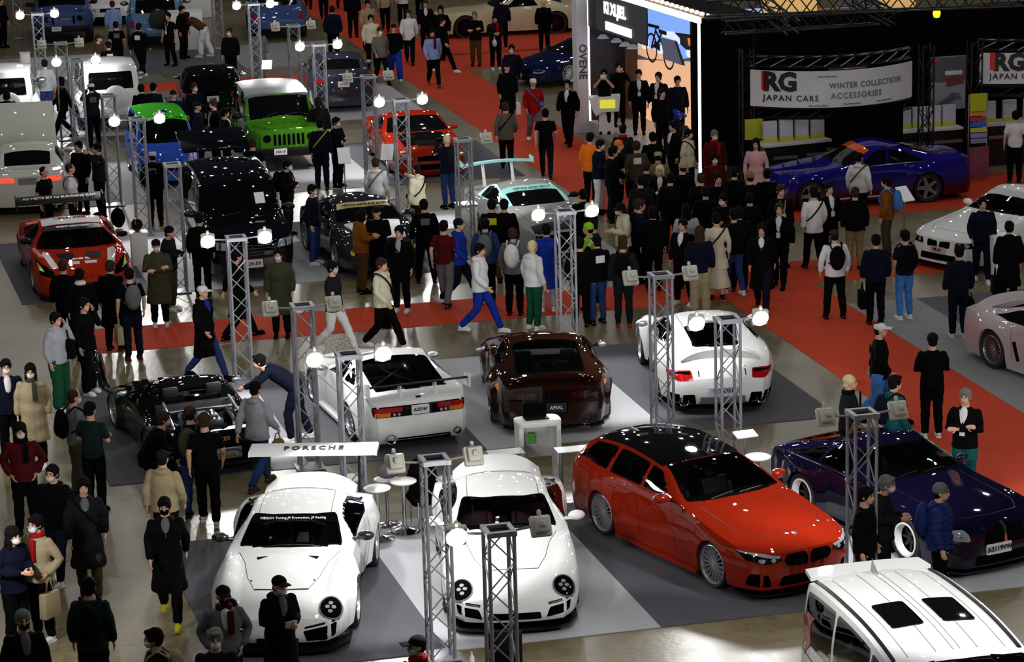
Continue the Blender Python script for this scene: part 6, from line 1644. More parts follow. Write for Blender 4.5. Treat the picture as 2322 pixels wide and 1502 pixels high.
b = MB(); b.prism([(-.72,0),(.72,0),(.66,1.25),(-.66,1.25)], 0, .03); o = b.obj('raised_bonnet', PW_, c.root, bevel=.01); o.location = (c.L/2-1.45,0,.98); o.rotation_euler = (RD(-0),RD(0),RD(-90)); o.rotation_euler = Euler((RD(62),0,RD(-90)),'XYZ')
doors(c,(1.6,2.65,3.5)); c.mirrors(1.9,1.0); lip(c, TRIM, side='rear'); c.finish((1.6,3.8))
gen = dict(hz=.66,cowl=(1.4,.96),head=(2.05,1.36),rear=(3.3,1.36),deck=(4.0,1.02),tz=.92,belt=.94)
car_generic('hatchback', 'glossy black hatchback seen from behind in the fourth row', mk(4.5,1.85,1.5,.85,3.55,hz=.7,cowl=(1.35,1.0),head=(2.05,1.42),rear=(3.9,1.40),deck=(4.35,1.05),tz=.98,belt=1.0), anchor((478,165),1.42,(-1.5,0),98), 98, paint((8,8,9),rough=.1), [[(1.7,.08),(2.55,.08),(2.55,.88),(2.2,.88)],[(2.62,.08),(3.6,.1),(3.5,.88),(2.62,.88)]], 'rear', plate='8-08', lampz=.9)
car_generic('saloon_car', 'dark grey saloon seen from behind between lit towers', mk(4.9,1.88,1.45,.85,3.8,hz=.7,cowl=(1.5,1.0),head=(2.2,1.40),rear=(3.4,1.38),deck=(4.1,1.12),tz=1.05,belt=.98), anchor((765,125),1.42,(-.6,0),98), 98, paint((44,46,58),rough=.2), [[(1.85,.08),(2.75,.08),(2.75,.88),(2.35,.88)],[(2.82,.08),(3.7,.1),(3.45,.88),(2.82,.88)]], 'rear', plate='11-73', lampz=.95)
car_generic('saloon_car', 'white saloon facing forward between the two off-roaders at the back', mk(4.5,1.8,1.45,.85,3.5,**{**gen,'rear':(3.3,1.36)}), anchor((248,14),.7,(2.1,0),-78), -78, WPAINT, [[(1.7,.08),(2.5,.08),(2.5,.88),(2.15,.88)]], 'front')
car_generic('grand_tourer', 'large beige coupe seen side-on at the back of the aisle', mk(5.2,2.0,1.45,.95,4.1,R=.40,hz=.75,cowl=(1.9,1.02),head=(2.7,1.4),rear=(3.4,1.4),deck=(4.5,1.05),tz=.95,belt=1.0,flare=(.04,.06)), anchor((1158,85),0,(.1,1.0),190), 190, paint((196,186,150)), [[(2.2,.08),(3.5,.08),(3.3,.88),(2.7,.88)]], 'front', rim='multi', rimmat=BLACK)
c = car_generic('dark_sports_car', 'dark blue and chrome sports car with white wheels left of the stage', mk(4.5,1.95,1.2,.95,3.5,R=.36,hz=.55,cowl=(1.4,.86),head=(2.1,1.15),rear=(2.7,1.15),deck=(3.9,.95),tz=.85,belt=.84,flare=(.07,.09)), anchor((1228,190),0,(1.6,-.0),218), 218, paint((14,20,60),rough=.15), [[(1.75,.08),(2.9,.08),(2.7,.88),(2.2,.88)]], 'front', rim='multi', rimmat=mat('white_enamel'))
# purple and white cars on the right
pm_ = mat('purple_colour_shift_paint', (40,30,150), rough=.6, coat=1., spec=0.)
nt = pm_.node_tree; lw = nt.nodes.new('ShaderNodeTexNoise'); tc_ = nt.nodes.new('ShaderNodeTexCoord'); lw.inputs['Scale'].default_value = .8; nt.links.new(tc_.outputs['Object'], lw.inputs['Vector'])
mp_ = nt.nodes.new('ShaderNodeSeparateXYZ'); nt.links.new(tc_.outputs['Object'], mp_.inputs[0]); rp = nt.nodes.new('ShaderNodeValToRGB'); rp.color_ramp.elements[0].position = .30; rp.color_ramp.elements[1].position = .62
rp.color_ramp.elements[0].color = (*s2l((56,8,14)),1); rp.color_ramp.elements[1].color = (*s2l((26,20,110)),1); nt.links.new(mp_.outputs[2], rp.inputs[0]); nt.links.new(rp.outputs[0], nt.nodes['Principled BSDF'].inputs['Base Color'])
sp_ = mk(4.8,1.9,1.4,.85,3.7,R=.35,hz=.7,cowl=(1.55,1.0),head=(2.35,1.35),rear=(3.1,1.35),deck=(4.2,1.08),tz=1.0,belt=.95,flare=(.04,.05),sill=.15)
c = Car('colour_shift_coupe', 'purple and dark red coupe with an orange sun strip before the black wall', sp_, anchor((1985,470),0,(.0,.95),193), RD(193), pm_, rim='five', rimmat=SILVER); glazing(c, [[(1.85,.08),(2.7,.08),(2.7,.88),(2.4,.88)],[(2.76,.08),(3.7,.15),(3.2,.88),(2.76,.88)]], hole=False)
c.top('sun_strip', [(2.15,-.92),(2.07,0),(2.15,.92),(2.36,.92),(2.28,0),(2.36,-.92)], paint((210,90,30)), off=.01, rnd=0); c.sidewin('chrome_window_trim', [(1.8,-.02),(3.8,.05),(3.8,.10),(1.8,.04)], CHROME, rnd=0, off=.01)
c.proj('kidney_grille', [(.03,.4),(.34,.4),(.34,.68),(.05,.68)], DARK, mirror=True, rnd=.04, off=.01); c.proj('headlight', [(.5,.55),(.86,.57),(.88,.68),(.55,.66)], CLEARLENS, mirror=True); c.proj('tail_lamp', [(.4,.85),(.86,.85),(.86,.97),(.42,.95)], REDLENS, 'rear', mirror=True); c.line([(1.3,.24),(3.2,.24)],'side',w=.04,mirror=True,name='sill_strip',m=mat('lilac_strip',(180,170,220)))
doors(c,(1.75,2.85)); c.mirrors(2.0,1.02); hoodline(c); wipers(c); c.finish((1.6,3.9))
sp_ = mk(4.6,1.82,1.37,.78,3.5,R=.34,hz=.66,cowl=(1.5,.98),head=(2.3,1.33),rear=(3.0,1.32),deck=(3.9,1.05),tz=.98,belt=.93,flare=(.03,.04),sill=.14)
c = Car('white_saloon', 'white saloon with shark-nosed kidney grille at the right edge', sp_, anchor((2142,545),.6,(2.2,0),219), RD(219), WPAINT, rim='five', seethru=True); glazing(c, [[(1.8,.08),(2.6,.08),(2.6,.88),(2.35,.88)],[(2.68,.08),(3.6,.12),(3.2,.88),(2.68,.88)]])
c.proj('kidney_grille', [(.02,.46),(.30,.48),(.30,.62),(.04,.60)], DARK, mirror=True, rnd=.03, off=.01); c.proj('headlight', [(.42,.5),(.84,.53),(.85,.64),(.45,.62)], BLACK, mirror=True, rnd=.03, off=.008)
for a_ in (.54,.70): c.proj('lamp_cell', circle(a_,.575,.04,.04,12), CLEARLENS, mirror=True, off=.014)
c.proj('air_intake', [(-.5,.2),(.5,.2),(.46,.34),(-.46,.34)], DARK, rnd=.03); c.plate('99-41', .42, 'front', m=mat('pinkish_plate',(190,165,165)), w=.42, h=.13)
c.top('sun_strip', [(2.12,-.92),(2.04,0),(2.12,.92),(2.32,.92),(2.24,0),(2.32,-.92)], mat('frosted_strip',(170,175,180)), off=.01, rnd=0); doors(c,(1.7,2.65)); c.mirrors(1.95,1.0); hoodline(c); wipers(c); lip(c, BLACK); c.finish((1.6,3.8))
sp_ = mk(4.5,1.88,1.3,.9,3.45,R=.35,hz=.6,cowl=(1.5,.92),head=(2.3,1.25),rear=(2.9,1.25),deck=(4.1,.98),tz=.92,belt=.92,flare=(.04,.07),sill=.14)
c = Car('silver_coupe', 'pearl silver coupe with rear spoiler and dark side vent at the right edge', sp_, anchor((2246,838),0,(2.25-3.45,-.98),-63), RD(-63), paint((190,178,180),flake=.3), rim='multi', rimmat=SILVER); glazing(c, [[(1.85,.08),(3.1,.08),(3.5,.4),(3.0,.85),(2.35,.88)]], hole=False)
c.line([(2.75,.28),(2.85,.62)],'side',w=.10,mirror=True,name='side_vent',m=DARK); c.proj('tail_lamp', [(.45,.75),(.85,.76),(.85,.86),(.48,.86)], REDLENS, 'rear', mirror=True); ducktail(c,4.0,h=.12,w=.72,lip=.2); doors(c,(1.8,2.9)); c.mirrors(2.0,1.0); skirt(c, c.paint); c.finish((1.6,3.9))
# ------------------------------------------------------------------ visitors
J='jacket';T='trousers';Hd='hoodie';Ct='coat';Te='tee';Cd='cardigan';Pf='puffer';Je='jeans';Wd='wide'
H=lambda x,y:('h',x,y)
PEOPLE = [
# lower left
(H(50,1388),'stand',20,(J,'bk'),(T,'bk'),'bk',('beanie','gr'),'person in grey beanie and black mask in the lower left corner',[('mask','bk'),('shirt','gr')]),
(H(200,1315),'stand',178,(J,'ex'),(T,'bk'),'bk',('short','bk'),'person in dark green jacket with black backpack and red cap, seen from behind',['backpack']),
(H(80,1172),'pockets',330,(J,'be'),(T,'bk'),'wh',('short','bk'),'person in beige jacket and red scarf with an orange handbag',['mask',('scarf','rd'),('handbag','or_'),('tote','be')]),
(H(22,1195),'phone',50,(J,'nv'),(T,'bk'),'bk',('long','bk'),'person with long black hair and white mask at the left edge',['mask']),
(H(372,1132),'walk',5,(Ct,'bk'),(T,'bk'),'yl',('short','bk'),'person in long black coat and bright yellow shoes walking forward',[('mask','bk'),('shirt','gr')]),
(H(350,1430),'stand',275,(J,'bk'),(T,'bk'),'bk',('short','bk'),'person in black with beige straps at the bottom edge, facing left',['mask',('backpack','be')]),
(H(505,1332),'pockets',15,(J,'gr'),(T,'bk'),'bk',('cap','bk'),'person in grey blazer and dark red scarf with a black cap',[('scarf','dr'),('mask','bk'),'shirt']),
(H(487,1430),'stand',8,(J,'nv'),(T,'bk'),'bk',('short','gy'),'masked person in dark jacket in front of the grey blazer at the bottom edge',['mask']),
(H(628,1305),'phone',35,(Ct,'bk'),(T,'bk'),'bk',('cap','bk'),'person in black coat and black cap holding papers before the lettered-wing coupe',['mask',('shirt','gr'),('phonething','lg')]),
(H(947,1445),'stand',290,(J,'ch'),(T,'bk'),'bk',('cap','ch'),'person in grey cap and red collar at the bottom edge, facing left',['mask',('scarf','rd')]),
(H(188,1087),'stroll',10,(Ct,'ch'),(T,'ol'),'bk',('bob','bk'),'person in dark green open coat over a grey shirt walking forward',[('shirt','gr'),('crossbody','bk')]),
(H(118,1058),'stroll',340,(Pf,'bk'),(Je,'nv'),'wh',('short','bk'),'person in black puffer jacket and white mask beside the dark green coat',['mask']),
(H(45,962),'pockets',12,(Hd,'dr'),(T,'bk'),'bk',('bob','bk'),'person in dark red hooded jacket with white mask',['mask',('scarf','bk')]),
(H(68,828),'stand',8,(Ct,'be'),(T,'bk'),'wh',('long','bk'),'person in long beige coat with dark green scarf',['mask',('scarf','ol')]),
(H(12,818),'stand',15,(J,'nv'),(T,'bk'),'bk',('short','bk'),'person in navy suit and white mask at the left edge',['mask','shirt']),
(H(165,887),'stand',120,(Te,'gr'),(T,'ol'),'bk',('buzz','br'),'short-haired person in grey tee with black crossbody pack, turned away',['mask',('backpack','bk')]),
(H(203,915),'folded',160,(Te,'ex'),(T,'bk'),'bk',('beanie','bk'),'person in dark green tee and black beanie, seen from behind',[]),
(H(367,1025),'stroll',165,(Hd,'be'),(Te and T,'bk'),'bk',('cap','ch'),'person in pale beige hoodie and dark cap, seen from behind',[]),
(H(430,925),'stand',172,(J,'nv'),(Je,'dn'),'bk',('beanie','br'),'person in deep blue jacket with green rucksack by the open black sports car',[('backpack','ol')]),
(H(462,940),'stroll',185,(Te,'bk'),(T,'bk'),'wh',('short','br'),'person in black tee and white shoes half behind the deep blue jacket',[]),
(('f',352,1130),'crouch',100,(J,'bk'),(T,'bk'),'bk',('short','br'),'person in black crouching at the open engine bay',[]),
(('f',590,1110),'walk',150,(Hd,'lg'),(Je,'dn'),'br',('beanie','bk'),'person in light grey hoodie and jeans holding a camera bag',[('handbag','kh')]),
(('f',668,1000),'bend',272,(J,'nv'),(T,'nv'),'wh',('short','bk'),'person in navy jacket with yellow strap leaning over the black sports car',[]),
(('f',470,860),'walk',55,(Ct,'bk'),(Je,'dn'),'bk',('cap','wh'),'person in black coat, blue shirt and white cap walking to the right',[('shirt','bl'),('handbag','bk')]),
(('f',545,770),'walk',120,(Ct,'bk'),(T,'bk'),'bk',('beanie','bk'),'person in black coat half hidden by the lit truss tower',[]),
(('f',140,930),'call',55,(Hd,'lg'),(Wd,'gn'),'wh',('short','bk'),'person in light grey hoodie and green trousers raising a hand to the face',[('tote','bk')]),
(('f',203,893),'call',60,(J,'bk'),(Wd,'bk'),'wh',('short','bk'),'person dressed in black beside the grey hoodie and green trousers',[]),
(('f',305,815),'stand',200,(Te,'bk'),(T,'nv'),'dr',('short','bk'),'person in black tee with grey patterned backpack and a paper bag',[('backpack','gr'),('tote','be')]),
(('f',262,795),'stand',170,(Ct,'bk'),(T,'bk'),'bk',('short','br'),'person in black coat in front of the red racing car, nearest its right side',[]),
(('f',365,740),'folded',8,(Ct,'ol'),(T,'bk'),'wh',('cap','bk'),'person in olive brown coat with white mask and folded hands',['mask']),
(('f',390,705),'phone',70,(J,'ch'),(T,'ol'),'wh',('beanie','bk'),'person in dark grey jacket and black beanie looking at a phone',[('phonething','bk')]),
(H(142,592),'stand',170,(J,'bk'),(T,'bk'),'bk',('short','br'),'person in black jacket in front of the red racing car, on the left',[]),
(H(180,612),'stand',185,(J,'bk'),(T,'bk'),'bk',('short','bk'),'person in black jacket with white collar before the number squares of the racing car',[('scarf','wh')]),
(H(98,380),'stand',60,(Te,'bk'),(T,'bk'),'bk',('buzz','bk'),'person in black tee behind the racing car wing',[]),
(H(157,373),'stand',100,(Hd,'wh'),(T,'bk'),'bk',('buzz','br'),'person in off-white hoodie with crossbody strap behind the racing car wing',[('crossbody','gr')]),
(H(220,327),'photo',300,(J,'ch'),(T,'bk'),'bk',('short','bk'),'person in charcoal jacket taking a picture beside the cream saloon',[]),
(H(178,322),'stand',330,(J,'bk'),(T,'bk'),'bk',('short','bk'),'person in black beside the person taking a picture',[]),
(H(345,345),'stand',180,(Pf,'bk'),(T,'bk'),'bk',('cap','wh'),'person in large black puffer coat and white cap left of the black people carrier',[('backprint','gr')]),
(H(206,190),'photo',200,(J,'ch'),(T,'bk'),'bk',('cap','wh'),'person in dark jacket with pale back stripe and white cap before the white off-roader',[('backprint','gr')]),
(('f',110,272),'stand',195,(J,'lg'),(Je,'dn'),'wh',('short','bk'),'person in light grey shirt and jeans left of the white off-roader',[]),
(('f',147,318),'walk',300,(J,'bk'),(T,'bk'),'bk',('bob','bk'),'person in black walking towards the cream saloon',[]),
(H(14,207),'stand',180,(J,'bk'),(T,'bk'),'bk',('bob','bk'),'dark silhouetted person behind the cream saloon at the left edge',[]),
(H(320,192),'phone',200,(J,'bk'),(T,'bk'),'bk',('short','bk'),'person in black with bowed head above the green roofed small car',[]),
(H(347,190),'stand',160,(J,'nv'),(T,'bk'),'bk',('short','bk'),'person in dark navy just right of the bowed head above the small car',[]),
(H(392,206),'stand',20,(J,'nv'),(T,'bk'),'bk',('cap','bk'),'person in dark jacket and cap between the small car and the black hatchback',[]),
(H(440,190),'stand',30,(J,'nv'),(T,'bk'),'bk',('short','br'),'masked person in navy jacket beneath the black hatchback',['mask']),
(H(446,232),'stand',70,(J,'nv'),(T,'bk'),'bk',('cap','nv'),'person in navy jacket and navy cap right of the small car',[]),
(H(484,228),'stand',300,(J,'bk'),(T,'bk'),'bk',('short','br'),'person in black suit with name tag right of the small car',['lanyard']),
(H(508,248),'stand',110,(J,'bk'),(T,'bk'),'bk',('short','bk'),'person in black suit turned away beside the green off-roader',['shirt']),
(('f',380,404),'photo',10,(J,'be'),(T,'bk'),'bk',('beanie','bl'),'person in blue hat photographing in front of the small car',[('camera','bk')]),
# top left
(H(254,3),'stand',200,(J,'ltb'),(T,'lg'),'bk',('short','br'),'person in pale blue shirt near the white saloon at the back',[]),
(H(262,50),'stand',190,(Te,'bk'),(T,'bk'),'bk',('short','bk'),'person in black tee below the pale blue shirt',[('backprint','gr')]),
(H(222,80),'stand',70,(J,'br'),(T,'bk'),'bk',('cap','br'),'person in brown jacket and hat beside the dark blue off-roader',[]),
(H(245,95),'stand',200,(J,'bk'),(T,'bk'),'bk',('cap','bk'),'person in black jacket with white back print beside the brown hat',[('backprint','wh')]),
(('f',322,178),'walk',160,(Hd,'bk'),(T,'bk'),'wh',('short','bk'),'person in black hoodie with white print on the back walking away',[('backprint','wh')]),
(('f',388,150),'stance',330,(Te,'bk'),(T,'bk'),'bk',('short','bk'),'person in black tee standing by the pale blue off-roader',['lanyard']),
(('f',418,133),'stand',60,(J,'bk'),(T,'bk'),'bk',('short','bk'),'person in black and dark red behind the black tee',[('scarf','dr')]),
(('f',462,130),'bend',260,(J,'br'),(Wd,'wh'),'wh',('short','bk'),'person in dark brown jacket and white trousers bending forward',[]),
(H(520,65),'stand',350,(J,'bk'),(T,'bk'),'bk',('short','br'),'masked person in black jacket above the black hatchback',['mask']),
(H(585,62),'stand',20,(J,'gr'),(T,'gr'),'bk',('bob','bk'),'person in grey beside the lit tower at the back',[]),
(H(0,-5),'stand',60,(J,'bk'),(T,'bk'),'bk',('short','bk'),'person in black at the upper left edge',[]),
# middle left
(H(572,316),'stand',190,(Te,'bk'),(T,'bk'),'bk',('short','br'),'person in black tee between the black people carrier and the green off-roader',[]),
(('f',640,765),'stand',0,(Ct,'ol'),(T,'bk'),'bk',('short','bk'),'person in olive coat and white mask behind an unlit truss tower',['mask']),
(('f',655,535),'phone',70,(J,'bk'),(Je,'ch'),'bk',('short','bk'),'masked person in black jacket with backpack right of the black people carrier',['mask','backpack']),
(('f',715,600),'stand',70,(J,'nv'),(Je,'dn'),'wh',('short','bk'),'person in navy sweater, blue jeans and white shoes beside the dark classic coupe',['mask']),
(('f',732,430),'stand',175,(J,'nv'),(T,'nv'),'bk',('short','bk'),'person in dark blue jacket with yellow bag in front of the green off-roader',[('crossbody','yl')]),
(('f',768,425),'folded',60,(J,'bk'),(T,'bk'),'bk',('short','bk'),'masked person in black next to the white information board',['mask']),
(('f',728,372),'stand',180,(Ct,'bk'),(T,'bk'),'bk',('bob','bk'),'person in black coat right of the green off-roader bonnet',[]),
(('f',822,665),'phone',110,(Hd,'br2'),(T,'br'),'bk',('bob','bk'),'person in brown jacket and brown trousers before the dark classic coupe',[]),
(('f',862,655),'phone',350,(J,'bk'),(T,'bk'),'bk',('cap','bk'),'person in black jacket and cap right behind the brown jacket',[]),
(('f',912,708),'stand',345,(J,'bk'),(T,'bk'),'wh',('short','bk'),'person in open black coat over a grey shirt on the red cross aisle',[('shirt','lg'),('crossbody','bk')]),
(('f',968,640),'stance',185,(J,'bk'),(T,'bk'),'bk',('short','bk'),'person in black jacket with small white back print, hands on hips',[('backprint','gr')]),
(H(852,360),'stand',160,(Hd,'wh'),(T,'bk'),'bk',('short','br'),'person in white top with thin crossbody strap behind the classic coupe',[('crossbody','gr')]),
(H(945,375),'point',230,(Hd,'cr'),(T,'bk'),'bk',('buzz','bk'),'person in cream jacket reaching one arm to the right',[('crossbody','bk')]),
(('f',1018,472),'photo',215,(J,'nv'),(Je,'dn'),'bk',('buzz','bd'),'person in dark grey jacket and jeans photographing the orange sports car',[('camera','bk'),('backpack','ch')]),
(('f',1012,695),'stroll',160,(Te,'dr'),(T,'gr'),'ch',('short','bk'),'person in dark red tee and grey trousers',[]),
(('f',1045,690),'walk',75,(Hd,'bl'),(T,'nv'),'wh',('beanie','nv'),'person in blue hoodie and navy beanie walking to the right',[]),
(('f',1105,690),'stand',175,(J,'dn'),(T,'bk'),'bk',('short','bk'),'person in blue and red jacket with grey backpack, seen from behind',[('backpack','gr')]),
(('f',1120,640),'stand',180,(J,'bk'),(T,'br'),'bk',('short','bk'),'person in black jacket with yellow back print before the silver coupe',[('backprint','yl')]),
(('f',1148,640),'stand',178,(J,'bk'),(T,'br'),'bk',('short','bk'),'person in plain black jacket before the silver coupe',[]),
(('f',1168,715),'stand',170,(J,'gr'),(T,'bk'),'bk',('short','br'),'person in grey sweater with white and blue backpack',[('backpack','wh')]),
(('f',1212,747),'stand',130,(Hd,'wh'),(T,'gn'),'wh',('buzz','bd'),'blond person in white jacket, green trousers and white shoes',[]),
(('f',1243,705),'stand',180,(Ct,'bl'),(T,'lg'),'wh',('short','bk'),'person in bright blue coat and pale trousers behind the blond person',[]),
(('f',1092,755),'walk',70,(Hd,'wh'),(T,'bl'),'wh',('short','bk'),'person in off-white hoodie and bright blue trousers striding right',[]),
(('f',872,792),'walk',60,(Hd,'cr'),(T,'bk'),'wh',('short','br'),'person in cream hoodie with a black shoulder bag walking to the right',[('crossbody','bk'),('tote','bk')]),
(('f',762,800),'walk',65,(J,'ch'),(T,'wh'),'wh',('short','bk'),'person in charcoal jacket and white trousers walking to the right',[]),
(('f',462,672),'stand',180,(J,'bk'),(T,'bk'),'bk',('short','bk'),'dark clad person standing at the nose of the black people carrier',[]),
# top aisle
(('f',838,120),'walk',10,(J,'be'),(T,'bk'),'bk',('short','bk'),'person in beige coat near the top of the red aisle',[]),
(('f',845,158),'stroll',5,(Hd,'cr'),(T,'bk'),'bk',('short','bk'),'person in cream sweater in front of the beige coat',[]),
(('f',866,190),'walk',20,(J,'gh'),(T,'bk'),'bk',('short','br'),'masked person in grey-brown sweater on the upper aisle',['mask']),
(('f',897,182),'walk',10,(J,'bk'),(Wd,'bl'),'wh',('cap','nv'),'person in black jacket and bright blue trousers with a navy cap',[]),
(('f',930,145),'walk',0,(Cd,'wh'),(T,'bk'),'bk',('short','br'),'person in white sweater and black trousers on the upper aisle',[]),
(('f',968,120),'walk',5,(J,'bk'),(T,'bk'),'bk',('short','br'),'person in black jacket over a white shirt on the upper aisle',['shirt']),
(('f',1003,135),'stroll',350,(Ct,'bk'),(T,'bk'),'bk',('bob','bk'),'person in black dress beside the black jacket and white shirt',[]),
(('f',984,196),'walk',10,(Hd,'ltb'),(T,'bk'),'br',('short','bk'),'person in loose blue-grey shirt striding down the red aisle',[('scarf','dr')]),
(('f',1006,165),'walk',60,(J,'bk'),(T,'bk'),'wh',('short','bk'),'person in black with one white shoe behind the blue-grey shirt',[]),
(('f',802,85),'stand',10,(J,'bk'),(T,'bk'),'bk',('short','bk'),'person in black left at the top of the red aisle',[]),
(('f',758,135),'stand',180,(Pf,'nv'),(T,'bk'),'bk',('short','bk'),'person in round dark navy puffer coat seen from behind',[]),
(('f',700,18),'walk',0,(J,'bk'),(T,'bk'),'bk',('short','bk'),'first dark pair of legs at the top of the red aisle',[]),
(('f',735,45),'walk',180,(J,'nv'),(T,'bk'),'bk',('short','bk'),'person in dark navy cut by the top edge over the red aisle',[]),
(('f',775,22),'walk',10,(J,'gr'),(T,'dr'),'bk',('short','bk'),'person in grey top and dark red trousers at the top edge',[]),
(('f',875,70),'walk',0,(J,'be'),(T,'bk'),'bk',('short','br'),'person in pale coat cut by the top edge',[]),
(('f',915,60),'walk',185,(J,'wh'),(T,'bk'),'bk',('short','bk'),'person in white top cut by the top edge',[]),
(('f',955,45),'walk',5,(J,'ch'),(T,'bk'),'bk',('short','bk'),'person in charcoal jacket cut by the top edge',[]),
(('f',1080,150),'folded',350,(J,'bk'),(T,'br'),'bk',('short','gy'),'person with folded arms in black jacket and brown trousers by the beige coupe',[]),
(('f',1125,158),'phone',10,(J,'ch'),(T,'bk'),'wh',('short','bk'),'person in dark grey with a red scarf and white bag by the beige coupe',[('scarf','rd'),('handbag','wh')]),
(('f',1140,110),'stand',170,(J,'nv'),(T,'bk'),'bk',('cap','nv'),'person in navy jacket looking at the beige coupe',[]),
(H(1160,103),'stroll',350,(J,'nv'),(Je,'dn'),'wh',('short','bk'),'masked person in navy jacket carrying an orange bag',['mask',('handbag','or_')]),
(('f',1235,118),'stand',175,(J,'bk'),(T,'bk'),'bk',('short','bd'),'person in black coat standing behind the beige coupe wheel',[]),
(('f',1153,285),'stand',20,(Ct,'bk'),(T,'bk'),'bk',('cap','bk'),'person in black and white coat above the grey-brown jacket',[('tote','wh')]),
(('f',1150,388),'walk',180,(J,'gh'),(T,'bk'),'bk',('short','br'),'person in grey-brown jacket walking away up the red aisle',[('crossbody','bk')]),
(('f',1212,325),'walk',8,(J,'rd'),(T,'gr'),'wh',('cap','wh'),'person in red jacket and white cap with a blue bag',[('crossbody','sb')]),
(('f',1240,405),'walk',178,(Te,'bk'),(Je,'nv'),'bk',('short','bk'),'person in black tee and dark jeans walking up the red aisle',[]),
(('f',1290,330),'stroll',340,(J,'bk'),(T,'bk'),'bk',('short','bk'),'person in black suit over white shirt beside the stage fin',['shirt']),
# around the stage
(H(1357,318),'phone',60,(J,'nv'),(Je,'wh'),'bk',('short','bk'),'person in navy jacket and white trousers at the red aisle corner',[]),
(H(1385,335),'phone',100,(J,'bk'),(T,'bk'),'bk',('short','bk'),'person in black holding a phone next to the white trousers',[('phonething','bk')]),
(H(1338,303),'stand',150,(J,'or_'),(T,'bk'),'bk',('short','bk'),'person in orange jacket below the stage fin',[]),
(H(1402,320),'stand',80,(J,'bk'),(T,'bk'),'bk',('beanie','or_'),'person in orange beanie in front of the stage',[]),
(H(1412,285),'stand',170,(J,'ch'),(T,'bk'),'bk',('cap','bk'),'person in black cap directly before the stage desk',[('scarf','rd')]),
(H(1480,302),'stand',180,(J,'bk'),(T,'bk'),'bk',('short','bk'),'person in black watching the stage, in its middle',[]),
(H(1443,322),'stand',185,(J,'ol'),(T,'bk'),'bk',('short','br'),'person in dark olive with pale stripes watching the stage',[('backprint','wh')]),
(H(1527,277),'stand',300,(J,'bk'),(T,'bk'),'bk',('short','bk'),'person in black suit in front of the motorbike',['shirt']),
(H(1560,295),'stand',60,(Hd,'cr'),(T,'bk'),'bk',('short','bk'),'person in cream jacket with dark strap by the right stage post',[('crossbody','bk')]),
(H(1548,370),'stand',200,(J,'bk'),(T,'bk'),'bk',('beanie','be'),'person in beige beanie by the foot of the stage post',[]),
(H(1492,345),'stand',175,(J,'kh'),(T,'bk'),'bk',('cap','be'),'person in khaki jacket and beige cap below the stage',[]),
(H(1466,368),'stand',160,(J,'ch'),(T,'bk'),'bk',('short','br'),'person in charcoal behind the person with a phone and red lanyard',[]),
(H(1497,375),'phone',350,(J,'bk'),(T,'bk'),'bk',('bob','bd'),'light-haired person in black suit looking at a phone on the aisle',['shirt']),
(H(1520,395),'stand',170,(J,'bk'),(T,'bk'),'bk',('short','bk'),'person in black immediately right of the light-haired person',[]),
(H(1412,462),'phone',280,(Hd,'cr'),(T,'gh'),'bk',('bucket','bk'),'masked person in cream jacket and black bucket hat',['mask',('crossbody','br')]),
(H(1322,432),'stand',190,(Ct,'bk'),(T,'bk'),'bk',('beanie','bk'),'person in black coat behind the right lamp of the lit tower',[]),
(H(1345,500),'stand',270,(J,'ch'),(T,'bk'),'lm',('cap','nv'),'person in dark green jacket with neon shoes by the lit tower',[]),
(H(1335,508),'stand',250,(J,'lm'),(T,'bk'),'bk',('beanie','lm'),'person with lime green hat beside the lit tower',[]),
(('f',1415,742),'stand',180,(J,'ch'),(Je,'ch'),'rd',('short','br'),'person in charcoal jacket with black backpack and red shoes',['backpack']),
(('f',1357,735),'call',200,(Hd,'bk'),(Je,'dn'),'bk',('cap','bk'),'person in black hoodie with white print holding a phone up',[('backprint','wh')]),
(('f',1318,740),'stand',170,(J,'bk'),(T,'bk'),'bk',('short','bk'),'person in black directly right of the lit truss tower foot',[]),
(('f',1447,640),'stand',190,(J,'bk'),(T,'bk'),'wh',('short','bk'),'person in black with white soles between the charcoal jacket and the aisle',[]),
(H(1452,400),'stand',200,(J,'ch'),(T,'nv'),'bk',('short','bk'),'person in dark grey jacket on the aisle above the bucket hat',[]),
(H(1450,455),'stand',100,(J,'nv'),(T,'bk'),'bk',('short','br'),'person in dark navy right of the bucket hat',[]),
(H(1480,470),'stand',180,(J,'bk'),(T,'bk'),'bk',('bob','bk'),'person with bobbed hair in black right of the dark navy jacket',[]),
(H(1556,465),'stand',185,(Cd,'lg'),(T,'bk'),'bk',('long','bk'),'long-haired person in pale cardigan with dark stripes, seen from behind',[('scarf','bk')]),
(('f',1550,692),'stance',330,(J,'bk'),(T,'bk'),'wh',('short','bk'),'person in black jacket over white collar with black and white shoes',['shirt']),
(('f',1588,712),'stand',178,(J,'nv'),(Wd,'be'),'bk',('long','br'),'long-haired person in navy top and beige trousers, seen from behind',[]),
(('f',1626,678),'stand',182,('dress','cr'),('skirt','cr'),'bk',('short','bk'),'person in long cream dress with a thin crossbody strap',[('crossbody','ch')]),
(('f',1665,668),'stroll',200,(J,'bk'),(Je,'dn'),'wh',('short','bk'),'person in black top and blue jeans behind the cream dress',[]),
(H(1642,440),'phone',330,(J,'bk'),(T,'bk'),'bk',('short','bk'),'masked person in black holding papers in the crowd',['mask',('phonething','wh')]),
(('f',1728,705),'walk',350,(Ct,'bk'),(T,'nv'),'bk',('bob','bk'),'person in long black coat over a white shirt walking down the red aisle',['shirt']),
(('f',1768,652),'stroll',345,(J,'bk'),(T,'bk'),'bk',('short','br'),'person in black suit with a white name badge by the purple coupe',['lanyard','shirt']),
(H(1600,425),'stand',180,(J,'bk'),(T,'bk'),'bk',('short','bk'),'person in black below the right stage post',[]),
